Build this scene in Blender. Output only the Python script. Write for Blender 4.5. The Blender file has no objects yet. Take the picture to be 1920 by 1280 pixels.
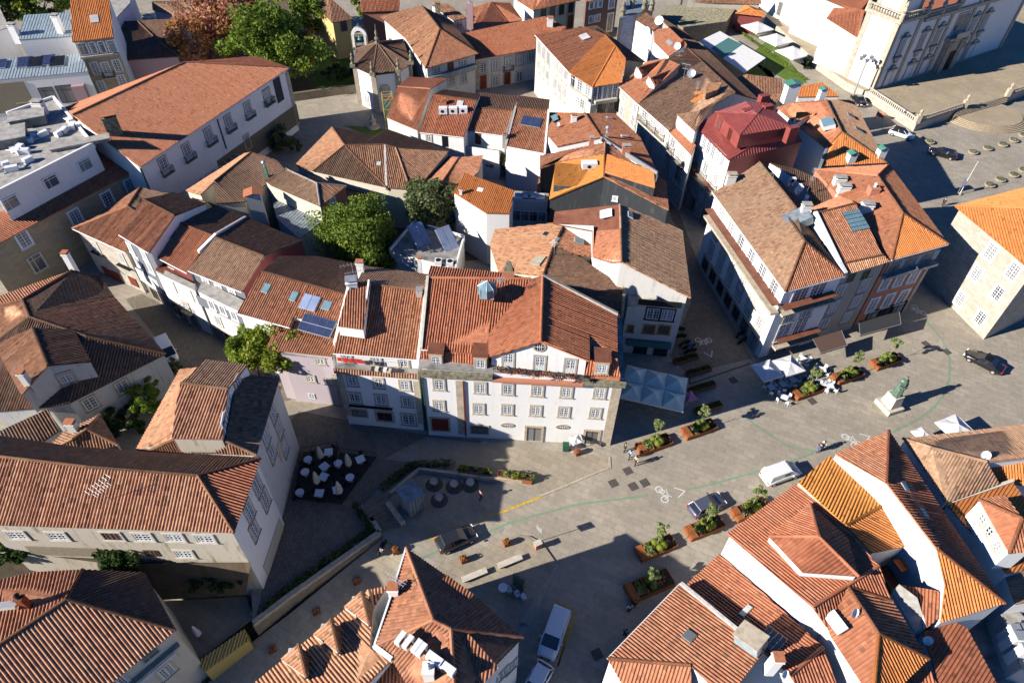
import bpy, bmesh, math, random
import numpy as np
from mathutils import Vector, Matrix
random.seed(7)
rad = math.radians
scene = bpy.context.scene
COL = scene.collection
# ---------------------------------------------------------------- camera
CAM_H = 65.0; FOC = 1280.0
NX, NY = 927-960, 1891-640
THETA = math.atan(FOC/math.hypot(NX, NY)); ROLL = math.atan2(NX, NY)
CF = np.array([0, math.cos(THETA), -math.sin(THETA)]); CR = np.array([1.0, 0, 0]); CU = np.cross(CR, CF)
cR, sR = math.cos(ROLL), math.sin(ROLL)
RIGHT = CR*cR - CU*sR
UP = CR*sR + CU*cR
cam = bpy.data.cameras.new("camera"); camo = bpy.data.objects.new("camera", cam); COL.objects.link(camo)
cam.sensor_width = 36.0; cam.lens = 24.0; cam.clip_start = 1; cam.clip_end = 3000
m = Matrix((RIGHT, UP, -CF)).transposed().to_4x4(); m.translation = (0, 0, CAM_H); camo.matrix_world = m
scene.camera = camo
# ---------------------------------------------------------------- light
SUN_EL, SUN_AZ = 26.0, 200.5          # direction towards the sun, azimuth counter-clockwise from +X
w = bpy.data.worlds.new("World"); scene.world = w; w.use_nodes = True
nt = w.node_tree; nt.nodes.clear()
sky = nt.nodes.new("ShaderNodeTexSky"); sky.sky_type = 'NISHITA'; sky.sun_disc = False
sky.sun_elevation = rad(SUN_EL); sky.sun_rotation = rad(90-SUN_AZ); sky.air_density = 1.0; sky.dust_density = 0.0; sky.ozone_density = 6.0
bg = nt.nodes.new("ShaderNodeBackground"); bg.inputs[1].default_value = 0.05
wo = nt.nodes.new("ShaderNodeOutputWorld"); tnt = nt.nodes.new('ShaderNodeMix'); tnt.data_type = 'RGBA'; tnt.blend_type = 'MULTIPLY'; tnt.inputs[0].default_value = 1.; tnt.inputs[7].default_value = (.34, .68, 1.08, 1); nt.links.new(sky.outputs[0], tnt.inputs[6]); nt.links.new(tnt.outputs[2], bg.inputs[0]); nt.links.new(bg.outputs[0], wo.inputs[0])
sd = bpy.data.lights.new("sun", 'SUN'); sd.energy = 5.0; sd.angle = rad(0.5); sd.color = (1.0, 0.93, 0.84)
so = bpy.data.objects.new("sun", sd); COL.objects.link(so); so.location = (0, 0, 120)
SD = Vector((math.cos(rad(SUN_AZ))*math.cos(rad(SUN_EL)), math.sin(rad(SUN_AZ))*math.cos(rad(SUN_EL)), math.sin(rad(SUN_EL))))
so.rotation_euler = SD.to_track_quat('Z', 'Y').to_euler()
scene.view_settings.view_transform = 'Standard'; scene.view_settings.look = 'None'
scene.view_settings.exposure = 0.98; scene.view_settings.gamma = 1.0
scene.cycles.max_bounces = 6; scene.cycles.diffuse_bounces = 1; scene.cycles.glossy_bounces = 2
scene.cycles.transparent_max_bounces = 8; scene.cycles.use_denoising = True
# ---------------------------------------------------------------- survey: a sight line through a mark read off the photograph
ZT = {'T1': (0, 0), 'T2': (460, 0), 'T3': (940, 0), 'T4': (1400, 0), 'T5': (0, 300), 'T6': (460, 300), 'T7': (940, 300), 'T8': (1400, 300),
      'S1': (0, 620), 'S2': (460, 620), 'S3': (940, 620), 'S4': (1400, 620), 'U1': (0, 933), 'U2': (460, 933), 'U3': (940, 933), 'U4': (1400, 933)}
ZS = {k: (a, b, .27112) for k, (a, b) in ZT.items()}
ZS.update({'Z1': (780, 480, .20855), 'Z2': (120, 420, .22917), 'Z3': (400, 680, .15625), 'Z4': (640, 860, .20855),
           'Z5': (1160, 600, .20855), 'Z6': (1560, 860, .1875), 'Z7': (900, 160, .1875)})
def px(s):
    if not isinstance(s, str): return s
    if ':' in s:
        t, r = s.split(':'); x, y = map(float, r.split(',')); a, b, k = ZS[t]; return a+x*k, b+y*k
    x, y = map(float, s.split(',')); return x, y
O3 = np.array([0, 0, CAM_H])
def ray(s):
    x, y = px(s); d = CF*FOC + RIGHT*(x-960) - UP*(y-640); return d
def G(s, z=0.0):
    d = ray(s); return O3 + d*((z-CAM_H)/d[2])
def on_vert(s, A, B, off=0.0):
    d = ray(s); e = B-A; n = np.array([-e[1], e[0], 0.]); n /= np.linalg.norm(n)
    if n[1] < 0: n = -n
    t = (np.dot(A-O3, n)+off)/np.dot(d, n); return O3+d*t
def on_plane(s, A, B, C):
    n = np.cross(B-A, C-A); d = ray(s); return O3+d*(np.dot(A-O3, n)/np.dot(d, n))
def solve_pt(s, spec, P):
    if spec[0] == '=':
        r = spec[1:]; dz = 0.
        for sg in '+-':
            if sg in r: dz = float(r[r.index(sg):]); r = r[:r.index(sg)]; break
        return G(s, P[r][2]+dz)
    if spec[0] == '/':
        r = spec[1:]; p = .42
        if '*' in r: r, q = r.split('*'); p = float(q)
        A, B = P[r[0]], P[r[1]]; e = (B-A)[:2]; e = e/np.linalg.norm(e); za = A[2]; prev = None
        for i in range(0, 321):
            z = za+i*.05; X = G(s, z); dd = abs((X-A)[0]*e[1]-(X-A)[1]*e[0]); g = z-za-p*dd
            if prev is not None and prev < 0 <= g: return X
            prev = g
        return G(s, za+3)
    if spec[0] == '@': return on_plane(s, *[P[c] for c in spec[1:4]])
    if spec[0] == '|':
        r = spec[1:]; off = 0.
        if len(r) > 2: off = float(r[2:])
        return on_vert(s, P[r[0]], P[r[1]], off)
    if spec[0] == '#':
        b = G(spec[1:], P.get('z0', 0.)); best = min(range(0, 300), key=lambda i: np.linalg.norm((G(s, P.get('z0', 0.)+i*.1)-b)[:2])); return G(s, P.get('z0', 0.)+best*.1)
    return G(s, float(spec))
def pts(text, P=None, z0=0.):
    P = P if P is not None else {}; P['z0'] = z0
    for tok in text.split(';'):
        f = tok.split()
        if f: P[f[0]] = solve_pt(f[1], f[2], P)
    return P
# ---------------------------------------------------------------- objects
def tag(o, label=None, cat=None, group=None, kind=None):
    if label: o['label'] = label
    if cat: o['category'] = cat
    if group: o['group'] = group
    if kind: o['kind'] = kind
    return o
def empty(name, loc, rz=0., **k):
    o = bpy.data.objects.new(name, None); COL.objects.link(o); o.location = loc; o.rotation_euler = (0, 0, rz); o.empty_display_size = .5
    return tag(o, **k)
class MB:
    def __init__(s): s.v = []; s.f = []; s.m = []; s.uv = []; s.mats = []; s.sm = []
    def mi(s, m):
        if m not in s.mats: s.mats.append(m)
        return s.mats.index(m)
    def poly(s, vs, m=None, uv=None, smooth=False):
        n = len(s.v); s.v += [tuple(map(float, p)) for p in vs]; s.f.append(tuple(range(n, n+len(vs)))); s.m.append(s.mi(m)); s.uv.append(uv); s.sm.append(smooth)
    def box(s, c, d, m=None, M=None, taper=1.):
        x, y, z = [q/2 for q in d]; vs = []
        for sz in (-1, 1):
            t = taper if sz > 0 else 1.
            for sx, sy in ((-1, -1), (1, -1), (1, 1), (-1, 1)): vs.append(Vector((sx*x*t, sy*y*t, sz*z))+Vector(c))
        if M is not None: vs = [M @ v for v in vs]
        for q in ((0, 3, 2, 1), (4, 5, 6, 7), (0, 1, 5, 4), (1, 2, 6, 5), (2, 3, 7, 6), (3, 0, 4, 7)): s.poly([vs[i] for i in q], m)
    def tube(s, a, b, r, m=None, n=6, r2=None, caps=True):
        a = Vector(a); b = Vector(b); d = b-a
        if d.length < 1e-6: return
        q = d.to_track_quat('Z', 'Y'); r2 = r if r2 is None else r2
        A = [a+q @ Vector((r*math.cos(2*math.pi*i/n), r*math.sin(2*math.pi*i/n), 0)) for i in range(n)]
        B = [b+q @ Vector((r2*math.cos(2*math.pi*i/n), r2*math.sin(2*math.pi*i/n), 0)) for i in range(n)]
        for i in range(n): j = (i+1) % n; s.poly([A[i], A[j], B[j], B[i]], m, smooth=n > 5)
        if caps: s.poly(A[::-1], m); s.poly(B, m)
    def lathe(s, c, prof, m=None, n=12, sx=1., sy=1., rot=0.):
        c = Vector(c); R = []
        for r, z in prof: R.append([c+Vector((r*sx*math.cos(rot+2*math.pi*i/n), r*sy*math.sin(rot+2*math.pi*i/n), z)) for i in range(n)])
        for k in range(len(R)-1):
            for i in range(n): j = (i+1) % n; s.poly([R[k][i], R[k][j], R[k+1][j], R[k+1][i]], m, smooth=True)
        s.poly(R[0][::-1], m); s.poly(R[-1], m)
    def prism(s, ps, z0, z1, m=None, mtop=None):
        n = len(ps); ar = sum(ps[i][0]*ps[(i+1) % n][1]-ps[(i+1) % n][0]*ps[i][1] for i in range(n))
        if ar < 0: ps = ps[::-1]
        for i in range(n):
            a, b = ps[i], ps[(i+1) % n]; L = math.hypot(b[0]-a[0], b[1]-a[1])
            s.poly([(a[0], a[1], z0), (b[0], b[1], z0), (b[0], b[1], z1), (a[0], a[1], z1)], m, [(0, z0), (L, z0), (L, z1), (0, z1)])
        s.poly([(p[0], p[1], z1) for p in ps], mtop or m); s.poly([(p[0], p[1], z0) for p in ps[::-1]], m)
    def mesh(s, name):
        me = bpy.data.meshes.new(name); me.from_pydata(s.v, [], s.f)
        for mt in s.mats: me.materials.append(M[mt] if mt else M['white'])
        if len(s.mats) > 1: me.polygons.foreach_set('material_index', s.m)
        if any(s.sm): me.polygons.foreach_set('use_smooth', s.sm)
        if any(u is not None for u in s.uv):
            l = me.uv_layers.new(name='UVMap'); buf = []
            for f, u in zip(s.f, s.uv):
                buf += [c for p in (u if u is not None else [(0, 0)]*len(f)) for c in p]
            l.data.foreach_set('uv', buf)
        me.update(); return me
    def build(s, name, parent=None, mat=None, **k):
        me = s.mesh(name); o = bpy.data.objects.new(name, me); COL.objects.link(o)
        if parent: o.parent = parent; o.matrix_parent_inverse = Matrix.Identity(4)
        return tag(o, **k)
def weld(o, d=1e-3):
    bm = bmesh.new(); bm.from_mesh(o.data); bmesh.ops.remove_doubles(bm, verts=bm.verts, dist=d); bm.to_mesh(o.data); bm.free(); return o
def copy_tree(o, parent=None, top=True):
    c = o.copy(); COL.objects.link(c)
    if parent is not None: c.parent = parent
    for ch in o.children: copy_tree(ch, c, False)
    return c
# ---------------------------------------------------------------- materials
M = {}
def srgb(r, g, b):
    f = lambda c: ((c/255+.055)/1.055)**2.4 if c > 10 else c/255/12.92
    return (f(r), f(g), f(b), 1)
def newmat(name):
    m = bpy.data.materials.new(name); m.use_nodes = True; nt = m.node_tree; b = nt.nodes['Principled BSDF']; M[name] = m; return m, nt, b
def N(nt, t, **k):
    n = nt.nodes.new(t)
    for a, v in k.items():
        if a.startswith('i_'): n.inputs[int(a[2:])].default_value = v
        else: setattr(n, a, v)
    return n
def mixc(nt, fac, a, b, mode='MIX'):
    n = nt.nodes.new('ShaderNodeMix'); n.data_type = 'RGBA'; n.blend_type = mode
    for i, v in ((0, fac), (6, a), (7, b)):
        if isinstance(v, (int, float, tuple)): n.inputs[i].default_value = v
        else: nt.links.new(v, n.inputs[i])
    return n.outputs[2]
def mth(nt, op, a, b=0., c=None):
    n = nt.nodes.new('ShaderNodeMath'); n.operation = op
    for i, v in enumerate((a, b) if c is None else (a, b, c)):
        if isinstance(v, (int, float)): n.inputs[i].default_value = v
        else: nt.links.new(v, n.inputs[i])
    return n.outputs[0]
def noise(nt, vec, scale, detail=4., rough=.55):
    n = nt.nodes.new('ShaderNodeTexNoise'); n.inputs['Scale'].default_value = scale; n.inputs['Detail'].default_value = detail; n.inputs['Roughness'].default_value = rough
    if vec is not None: nt.links.new(vec, n.inputs['Vector'])
    return n
def ramp(nt, fac, lo, hi, a=0., b=1.):
    n = nt.nodes.new('ShaderNodeMapRange'); n.inputs[1].default_value = lo; n.inputs[2].default_value = hi; n.inputs[3].default_value = a; n.inputs[4].default_value = b
    nt.links.new(fac, n.inputs[0]); return n.outputs[0]
def plain(name, col, rough=.6, metal=0., var=.12, scale=3., emit=None, spec=.3):
    m, nt, b = newmat(name); tc = N(nt, 'ShaderNodeTexCoord')
    n = noise(nt, tc.outputs['Object'], scale, 5.)
    c2 = tuple(x*(1-var*2) for x in col[:3])+(1,)
    nt.links.new(mixc(nt, ramp(nt, n.outputs[0], .35, .75), col, c2), b.inputs['Base Color'])
    b.inputs['Roughness'].default_value = rough; b.inputs['Metallic'].default_value = metal; b.inputs['Specular IOR Level'].default_value = spec
    return m
def tilemat(name, c1, c2, c3, dirt=.3, sp=.25, row=.40, blotch=.5):
    """clay tiles: every tile its own tone, lichen and soot in patches; UV in metres (u along the eave, v up the slope)"""
    m, nt, b = newmat(name); uv = N(nt, 'ShaderNodeUVMap'); sx = N(nt, 'ShaderNodeSeparateXYZ'); nt.links.new(uv.outputs[0], sx.inputs[0])
    fu = mth(nt, 'FLOOR', mth(nt, 'DIVIDE', sx.outputs[0], sp)); vv = mth(nt, 'DIVIDE', sx.outputs[1], row); fv = mth(nt, 'FLOOR', vv)
    cb = N(nt, 'ShaderNodeCombineXYZ'); nt.links.new(fu, cb.inputs[0]); nt.links.new(fv, cb.inputs[1])
    wn = N(nt, 'ShaderNodeTexWhiteNoise', noise_dimensions='2D'); nt.links.new(cb.outputs[0], wn.inputs[0])
    tc = N(nt, 'ShaderNodeTexCoord')
    big = noise(nt, tc.outputs['Object'], .35, 5., .6); mid = noise(nt, tc.outputs['Object'], 1.7, 6., .7); fin = noise(nt, tc.outputs['Object'], 9., 4., .7)
    c = mixc(nt, ramp(nt, wn.outputs[0], .1, .9), c1, c2)
    c = mixc(nt, ramp(nt, big.outputs[0], .35, .7, 0, blotch), c, c3)
    w3 = N(nt, 'ShaderNodeTexWhiteNoise', noise_dimensions='3D'); cb.inputs[2].default_value = 0.; nt.links.new(cb.outputs[0], w3.inputs[0])
    c = mixc(nt, ramp(nt, w3.outputs[0], .965-.04*dirt, .97-.04*dirt, 0, .45), c, (.07, .045, .03, 1)); c = mixc(nt, ramp(nt, w3.outputs[0], .05*dirt+.02, .05*dirt, 0, .35), c, tuple(min(1, x*1.35+.05) for x in c1[:3])+(1,))
    dd = mth(nt, 'MULTIPLY', ramp(nt, mid.outputs[0], .45, .7), ramp(nt, fin.outputs[0], .4, .65, .3, 1.))
    c = mixc(nt, mth(nt, 'MULTIPLY', dd, dirt), c, (.045, .038, .028, 1))
    lich = mth(nt, 'MULTIPLY', ramp(nt, fin.outputs[0], .62, .72), dirt*.5)
    c = mixc(nt, lich, c, (.42, .36, .24, 1))
    fr = mth(nt, 'FRACT', vv)
    nt.links.new(c, b.inputs['Base Color']); b.inputs['Roughness'].default_value = .75; b.inputs['Specular IOR Level'].default_value = .25
    bp = N(nt, 'ShaderNodeBump'); bp.inputs['Strength'].default_value = 1.; bp.inputs['Distance'].default_value = .11
    h = mth(nt, 'ADD', mth(nt, 'SUBTRACT', 1., fr), mth(nt, 'MULTIPLY', wn.outputs[0], .35))
    nt.links.new(h, bp.inputs['Height']); nt.links.new(bp.outputs[0], b.inputs['Normal'])
    return m
TS = .28
tilemat('t_red', (.46, .165, .08, 1), (.36, .115, .055, 1), (.42, .19, .11, 1), .45, TS)            # fresh machine-made red
tilemat('t_terra', (.44, .19, .10, 1), (.33, .12, .06, 1), (.36, .20, .12, 1), .6, TS)         # mid terracotta
tilemat('t_orange', (.60, .215, .06, 1), (.52, .175, .05, 1), (.62, .25, .08, 1), .12, TS)          # new orange
tilemat('t_orange2', (.62, .26, .06, 1), (.55, .21, .05, 1), (.66, .31, .07, 1), .1, TS)
tilemat('t_old', (.42, .21, .115, 1), (.26, .12, .07, 1), (.33, .20, .12, 1), .75, .30, .42, .7)  # weathered
tilemat('t_dark', (.20, .10, .06, 1), (.12, .068, .045, 1), (.16, .11, .075, 1), .8, .30, .42, .7)   # black with lichen; also paints shade on slopes turned from the sun
tilemat('t_brown', (.44, .26, .155, 1), (.30, .165, .10, 1), (.40, .27, .17, 1), .6, .26, .40, .7)
tilemat('t_tan', (.58, .30, .165, 1), (.42, .19, .10, 1), (.50, .30, .17, 1), .45, .30, .42, .5)
tilemat('t_salmon', (.50, .20, .10, 1), (.41, .145, .07, 1), (.46, .23, .14, 1), .35, TS)
plain('zinc', (.42, .50, .52, 1), .45, .3, .15, 1.5)
plain('redmetal', (.30, .075, .065, 1), .45, .15, .12, 1.)
plain('concrete', (.42, .40, .36, 1), .85, 0, .25, 1.2)
plain('tarfelt', (.32, .31, .29, 1), .9, 0, .35, .8)
plain('brownsheet', (.22, .085, .05, 1), .6, .1, .2, 1.)
plain('zincdark', (.28, .33, .36, 1), .5, .3, .3, 1.5)
plain('polysheet', (.52, .47, .33, 1), .35, 0, .25, 1.5)
def plaster(name, col, dirt=.25, grime=(.25, .23, .19, 1), rough=.85):
    m, nt, b = newmat(name); uv = N(nt, 'ShaderNodeUVMap'); tc = N(nt, 'ShaderNodeTexCoord')
    mp = N(nt, 'ShaderNodeMapping'); mp.inputs['Scale'].default_value = (1.6, .25, 1); nt.links.new(uv.outputs[0], mp.inputs[0])
    st = noise(nt, mp.outputs[0], 1.2, 6., .65); bl = noise(nt, tc.outputs['Object'], .5, 6., .6); fi = noise(nt, tc.outputs['Object'], 6., 4., .6)
    f = mth(nt, 'MULTIPLY', ramp(nt, st.outputs[0], .5, .75), ramp(nt, bl.outputs[0], .4, .7)); f = mth(nt, 'MULTIPLY', f, dirt*2)
    c = mixc(nt, mth(nt, 'MINIMUM', f, .9), col, grime); c = mixc(nt, ramp(nt, fi.outputs[0], .3, .7, 0., .12), c, tuple(x*.7 for x in col[:3])+(1,))
    nt.links.new(c, b.inputs['Base Color']); b.inputs['Roughness'].default_value = rough; b.inputs['Specular IOR Level'].default_value = .2
    bp = N(nt, 'ShaderNodeBump'); bp.inputs['Strength'].default_value = .3; bp.inputs['Distance'].default_value = .02
    nt.links.new(fi.outputs[0], bp.inputs['Height']); nt.links.new(bp.outputs[0], b.inputs['Normal'])
plaster('white', (.76, .75, .725, 1), .22); plaster('white_dirty', (.56, .55, .52, 1), .7); plaster('cream', (.58, .53, .43, 1), .4)
plaster('pink', (.50, .43, .46, 1), .2); plaster('slategrey', (.16, .17, .19, 1), .1, (.08, .08, .09, 1)); plaster('greystone', (.36, .33, .29, 1), .4)
plaster('salmonwall', (.45, .19, .12, 1), .2); plaster('green', (.36, .52, .44, 1), .2); plaster('yellow', (.62, .46, .18, 1), .4)
plaster('maroon', (.20, .05, .05, 1), .2); plaster('charcoal', (.055, .06, .065, 1), .9, (.12, .13, .13, 1)); plaster('blue', (.22, .38, .46, 1), .2)
plaster('brownwall', (.17, .11, .09, 1), .2); plaster('ruin', (.50, .45, .36, 1), .9, (.20, .15, .09, 1)); plaster('earthwall', (.26, .20, .13, 1), .9, (.07, .06, .03, 1))
plaster('rosewall', (.42, .28, .28, 1), .3); plaster('ochre', (.50, .36, .12, 1), .5, (.35, .22, .07, 1))
def stone(name, c1, c2, mort, bw=.9, bh=.42, rowoff=.5):
    m, nt, b = newmat(name); uv = N(nt, 'ShaderNodeUVMap'); tc = N(nt, 'ShaderNodeTexCoord')
    br = N(nt, 'ShaderNodeTexBrick'); nt.links.new(uv.outputs[0], br.inputs['Vector'])
    br.inputs['Color1'].default_value = c1; br.inputs['Color2'].default_value = c2; br.inputs['Mortar'].default_value = mort
    br.inputs['Scale'].default_value = 1.; br.inputs['Brick Width'].default_value = bw; br.inputs['Row Height'].default_value = bh; br.inputs['Mortar Size'].default_value = .012
    n = noise(nt, tc.outputs['Object'], .9, 6., .65); n2 = noise(nt, tc.outputs['Object'], 5., 4., .6)
    c = mixc(nt, ramp(nt, n.outputs[0], .4, .7, 0, .35), br.outputs[0], tuple(x*.55 for x in c1[:3])+(1,))
    c = mixc(nt, ramp(nt, n2.outputs[0], .35, .7, 0, .3), c, tuple(min(1, x*1.25) for x in c1[:3])+(1,))
    nt.links.new(c, b.inputs['Base Color']); b.inputs['Roughness'].default_value = .9; b.inputs['Specular IOR Level'].default_value = .2
    bp = N(nt, 'ShaderNodeBump'); bp.inputs['Strength'].default_value = .5; bp.inputs['Distance'].default_value = .03
    nt.links.new(mth(nt, 'ADD', mth(nt, 'SUBTRACT', 1., br.outputs[1]), n2.outputs[0]), bp.inputs['Height']); nt.links.new(bp.outputs[0], b.inputs['Normal'])
stone('ashlar', (.40, .33, .22, 1), (.30, .25, .17, 1), (.22, .19, .14, 1)); stone('ashlar_pale', (.48, .43, .36, 1), (.33, .295, .24, 1), (.26, .23, .18, 1), .8, .4)
stone('rubble', (.30, .25, .18, 1), (.20, .17, .12, 1), (.12, .10, .07, 1), .5, .3)
stone('azulejo', (.30, .40, .62, 1), (.6, .63, .7, 1), (.6, .6, .65, 1), .35, .35)
plain('trim', (.48, .41, .31, 1), .85, 0, .2, 2.); plain('trim_pale', (.56, .51, .42, 1), .85, 0, .15, 2.); plain('ochretrim', (.42, .25, .07, 1), .8, 0, .2, 2.)
plain('mossy', (.27, .25, .17, 1), .95, 0, .4, 2.5); plain('mortar', (.62, .58, .54, 1), .9, 0, .25, 4.)
plain('frame', (.70, .71, .72, 1), .45, 0, .03); plain('paintwhite', (.74, .75, .76, 1), .4, 0, .03)
plain('wood_red', (.20, .035, .02, 1), .5, 0, .2, 3.); plain('wood_brown', (.11, .055, .03, 1), .55, 0, .2, 3.); plain('darkgreen', (.02, .09, .06, 1), .5)
plain('iron', (.02, .022, .025, 1), .5, .4, .1); plain('rust', (.30, .085, .03, 1), .8, .1, .3, 6.); plain('galv', (.55, .56, .57, 1), .4, .6, .1)
plain('corten', (.34, .115, .04, 1), .8, .1, .25, 5.); plain('soil', (.06, .04, .025, 1), .95, 0, .3, 5.); plain('rubber', (.02, .02, .02, 1), .8)
plain('deckdark', (.035, .033, .032, 1), .7, 0, .2, 4.); plain('black', (.012, .012, .014, 1), .4); plain('plasticwhite', (.75, .76, .77, 1), .4, 0, .02)
plain('terracotta', (.45, .17, .08, 1), .8, 0, .15, 3.); plain('copper', (.10, .30, .22, 1), .6, .2, .2, 2.); plain('bluepaint', (.03, .10, .42, 1), .4)
plain('redcloth', (.60, .03, .03, 1), .8); plain('skin', (.48, .27, .18, 1), .6); plain('hairdark', (.03, .02, .015, 1), .7)
plain('bark', (.10, .07, .045, 1), .95, 0, .3, 8.); plain('barkpale', (.36, .31, .24, 1), .9, 0, .2, 8.)
def gmat(name, col, rough=.06, metal=0.):
    m, nt, b = newmat(name); tc = N(nt, 'ShaderNodeTexCoord'); n = noise(nt, tc.outputs['Object'], .8, 2.)
    nt.links.new(mixc(nt, n.outputs[0], col, tuple(x*1.8+.01 for x in col[:3])+(1,)), b.inputs['Base Color'])
    b.inputs['Roughness'].default_value = rough; b.inputs['Metallic'].default_value = metal; b.inputs['Specular IOR Level'].default_value = .6

m_, nt_, b_ = newmat('glass'); oi_ = N(nt_, 'ShaderNodeObjectInfo'); nt_.links.new(mixc(nt_, ramp(nt_, oi_.outputs['Random'], .25, .95), (.02, .024, .03, 1), (.26, .27, .27, 1)), b_.inputs['Base Color']); b_.inputs['Roughness'].default_value = .08; b_.inputs['Specular IOR Level'].default_value = .6
gmat('curtain', (.35, .35, .34, 1), .15); gmat('carglass', (.01, .012, .015, 1), .04)
gmat('solar', (.02, .03, .07, 1), .12); gmat('solarpale', (.16, .20, .30, 1), .15); gmat('skyglass', (.10, .17, .20, 1), .08)
def carpaint(n, c, met=.3):
    m, nt, b = newmat(n); b.inputs['Base Color'].default_value = c; b.inputs['Metallic'].default_value = met; b.inputs['Roughness'].default_value = .3
    b.inputs['Coat Weight'].default_value = .8; b.inputs['Coat Roughness'].default_value = .05
carpaint('paint_white', (.72, .73, .74, 1), 0); carpaint('paint_black', (.012, .012, .015, 1)); carpaint('paint_dark', (.03, .032, .04, 1)); carpaint('paint_grey', (.10, .11, .16, 1))
plain('lampred', (.45, .01, .01, 1), .2); gmat('lampclear', (.6, .6, .6, 1), .1); plain('bronze', (.15, .24, .18, 1), .55, .2, .3, 3.)
def cloth(name, col, tr=.25):
    m, nt, b = newmat(name); tc = N(nt, 'ShaderNodeTexCoord'); n = noise(nt, tc.outputs['Object'], 1.5, 5.)
    nt.links.new(mixc(nt, ramp(nt, n.outputs[0], .4, .75, 0, .25), col, tuple(x*.6 for x in col[:3])+(1,)), b.inputs['Base Color']); b.inputs['Roughness'].default_value = .9
cloth('canvas_white', (.66, .66, .65, 1)); cloth('canvas_green', (.62, .68, .58, 1)); cloth('canvas_cream', (.62, .56, .44, 1)); cloth('canvas_brown', (.10, .06, .045, 1)); cloth('canvas_dark', (.03, .03, .032, 1)); cloth('canvas_teal', (.05, .16, .15, 1))
for n_, c_ in (('shirt_blue', (.25, .42, .65, 1)), ('shirt_beige', (.55, .45, .32, 1)), ('shirt_black', (.03, .03, .035, 1)), ('shirt_white', (.7, .7, .7, 1)), ('shirt_green', (.25, .55, .35, 1)), ('trousers_dark', (.02, .02, .028, 1)), ('trousers_blue', (.05, .10, .25, 1)), ('shirt_pink', (.45, .2, .3, 1))): cloth(n_, c_)
def leafmat(name, c1, c2, c3):
    m, nt, b = newmat(name); g = N(nt, 'ShaderNodeNewGeometry'); tc = N(nt, 'ShaderNodeTexCoord'); n = noise(nt, tc.outputs['Object'], 1.1, 3.)
    wn = N(nt, 'ShaderNodeTexWhiteNoise', noise_dimensions='1D'); nt.links.new(g.outputs['Random Per Island'], wn.inputs['W'])
    c = mixc(nt, wn.outputs[0], c1, c2); c = mixc(nt, ramp(nt, n.outputs[0], .4, .65), c, c3)
    nt.links.new(c, b.inputs['Base Color']); b.inputs['Roughness'].default_value = .6; b.inputs['Specular IOR Level'].default_value = .25
    tr = N(nt, 'ShaderNodeBsdfTranslucent'); nt.links.new(mixc(nt, 1., c, (1.5, 1.6, .8, 1), 'MULTIPLY'), tr.inputs[0])
    mx = N(nt, 'ShaderNodeMixShader', i_0=.3); nt.links.new(b.outputs[0], mx.inputs[1]); nt.links.new(tr.outputs[0], mx.inputs[2])
    nt.links.new(mx.outputs[0], nt.nodes['Material Output'].inputs[0])
leafmat('leaf', (.13, .20, .03, 1), (.08, .13, .02, 1), (.20, .26, .04, 1)); leafmat('leaf_dark', (.04, .075, .022, 1), (.025, .05, .018, 1), (.06, .10, .03, 1))
leafmat('leaf_yellow', (.20, .25, .03, 1), (.11, .17, .02, 1), (.26, .28, .04, 1)); leafmat('leaf_olive', (.12, .15, .06, 1), (.07, .10, .045, 1), (.16, .18, .09, 1))
leafmat('leaf_red', (.46, .19, .15, 1), (.30, .11, .10, 1), (.50, .27, .17, 1)); leafmat('leaf_orange', (.38, .17, .05, 1), (.26, .10, .03, 1), (.42, .22, .08, 1))
leafmat('leaf_light', (.22, .27, .10, 1), (.14, .20, .06, 1), (.30, .32, .16, 1))
def pavemat(name, c1, c2, mort, bw, bh, rot=0., stain=.4):
    m, nt, b = newmat(name); tc = N(nt, 'ShaderNodeTexCoord'); mp = N(nt, 'ShaderNodeMapping'); mp.inputs['Rotation'].default_value = (0, 0, rot); nt.links.new(tc.outputs['Object'], mp.inputs[0])
    br = N(nt, 'ShaderNodeTexBrick'); nt.links.new(mp.outputs[0], br.inputs['Vector'])
    br.inputs['Color1'].default_value = c1; br.inputs['Color2'].default_value = c2; br.inputs['Mortar'].default_value = mort
    br.inputs['Scale'].default_value = 1.; br.inputs['Brick Width'].default_value = bw; br.inputs['Row Height'].default_value = bh; br.inputs['Mortar Size'].default_value = .018; br.inputs['Bias'].default_value = -.1
    n = noise(nt, tc.outputs['Object'], .16, 6., .6); n2 = noise(nt, tc.outputs['Object'], 1.3, 7., .7); n3 = noise(nt, tc.outputs['Object'], 7., 3., .6)
    c = mixc(nt, ramp(nt, n.outputs[0], .38, .66, 0, .5), br.outputs[0], tuple(x*.68 for x in c2[:3])+(1,))
    c = mixc(nt, ramp(nt, n2.outputs[0], .48, .72, 0, stain), c, tuple(x*.45 for x in c2[:3])+(1,))
    c = mixc(nt, ramp(nt, n3.outputs[0], .5, .7, 0, .25), c, tuple(x*1.35 for x in c1[:3])+(1,))
    nt.links.new(c, b.inputs['Base Color']); b.inputs['Roughness'].default_value = .85; b.inputs['Specular IOR Level'].default_value = .25
    bp = N(nt, 'ShaderNodeBump'); bp.inputs['Strength'].default_value = .4; bp.inputs['Distance'].default_value = .02
    nt.links.new(mth(nt, 'SUBTRACT', 1., br.outputs[1]), bp.inputs['Height']); nt.links.new(bp.outputs[0], b.inputs['Normal'])
pavemat('paving', (.38, .335, .265, 1), (.30, .265, .21, 1), (.235, .21, .17, 1), 1.3, .7, rad(24)); pavemat('paving_lane', (.24, .20, .15, 1), (.17, .145, .11, 1), (.10, .085, .065, 1), .5, .35, rad(60))
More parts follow.
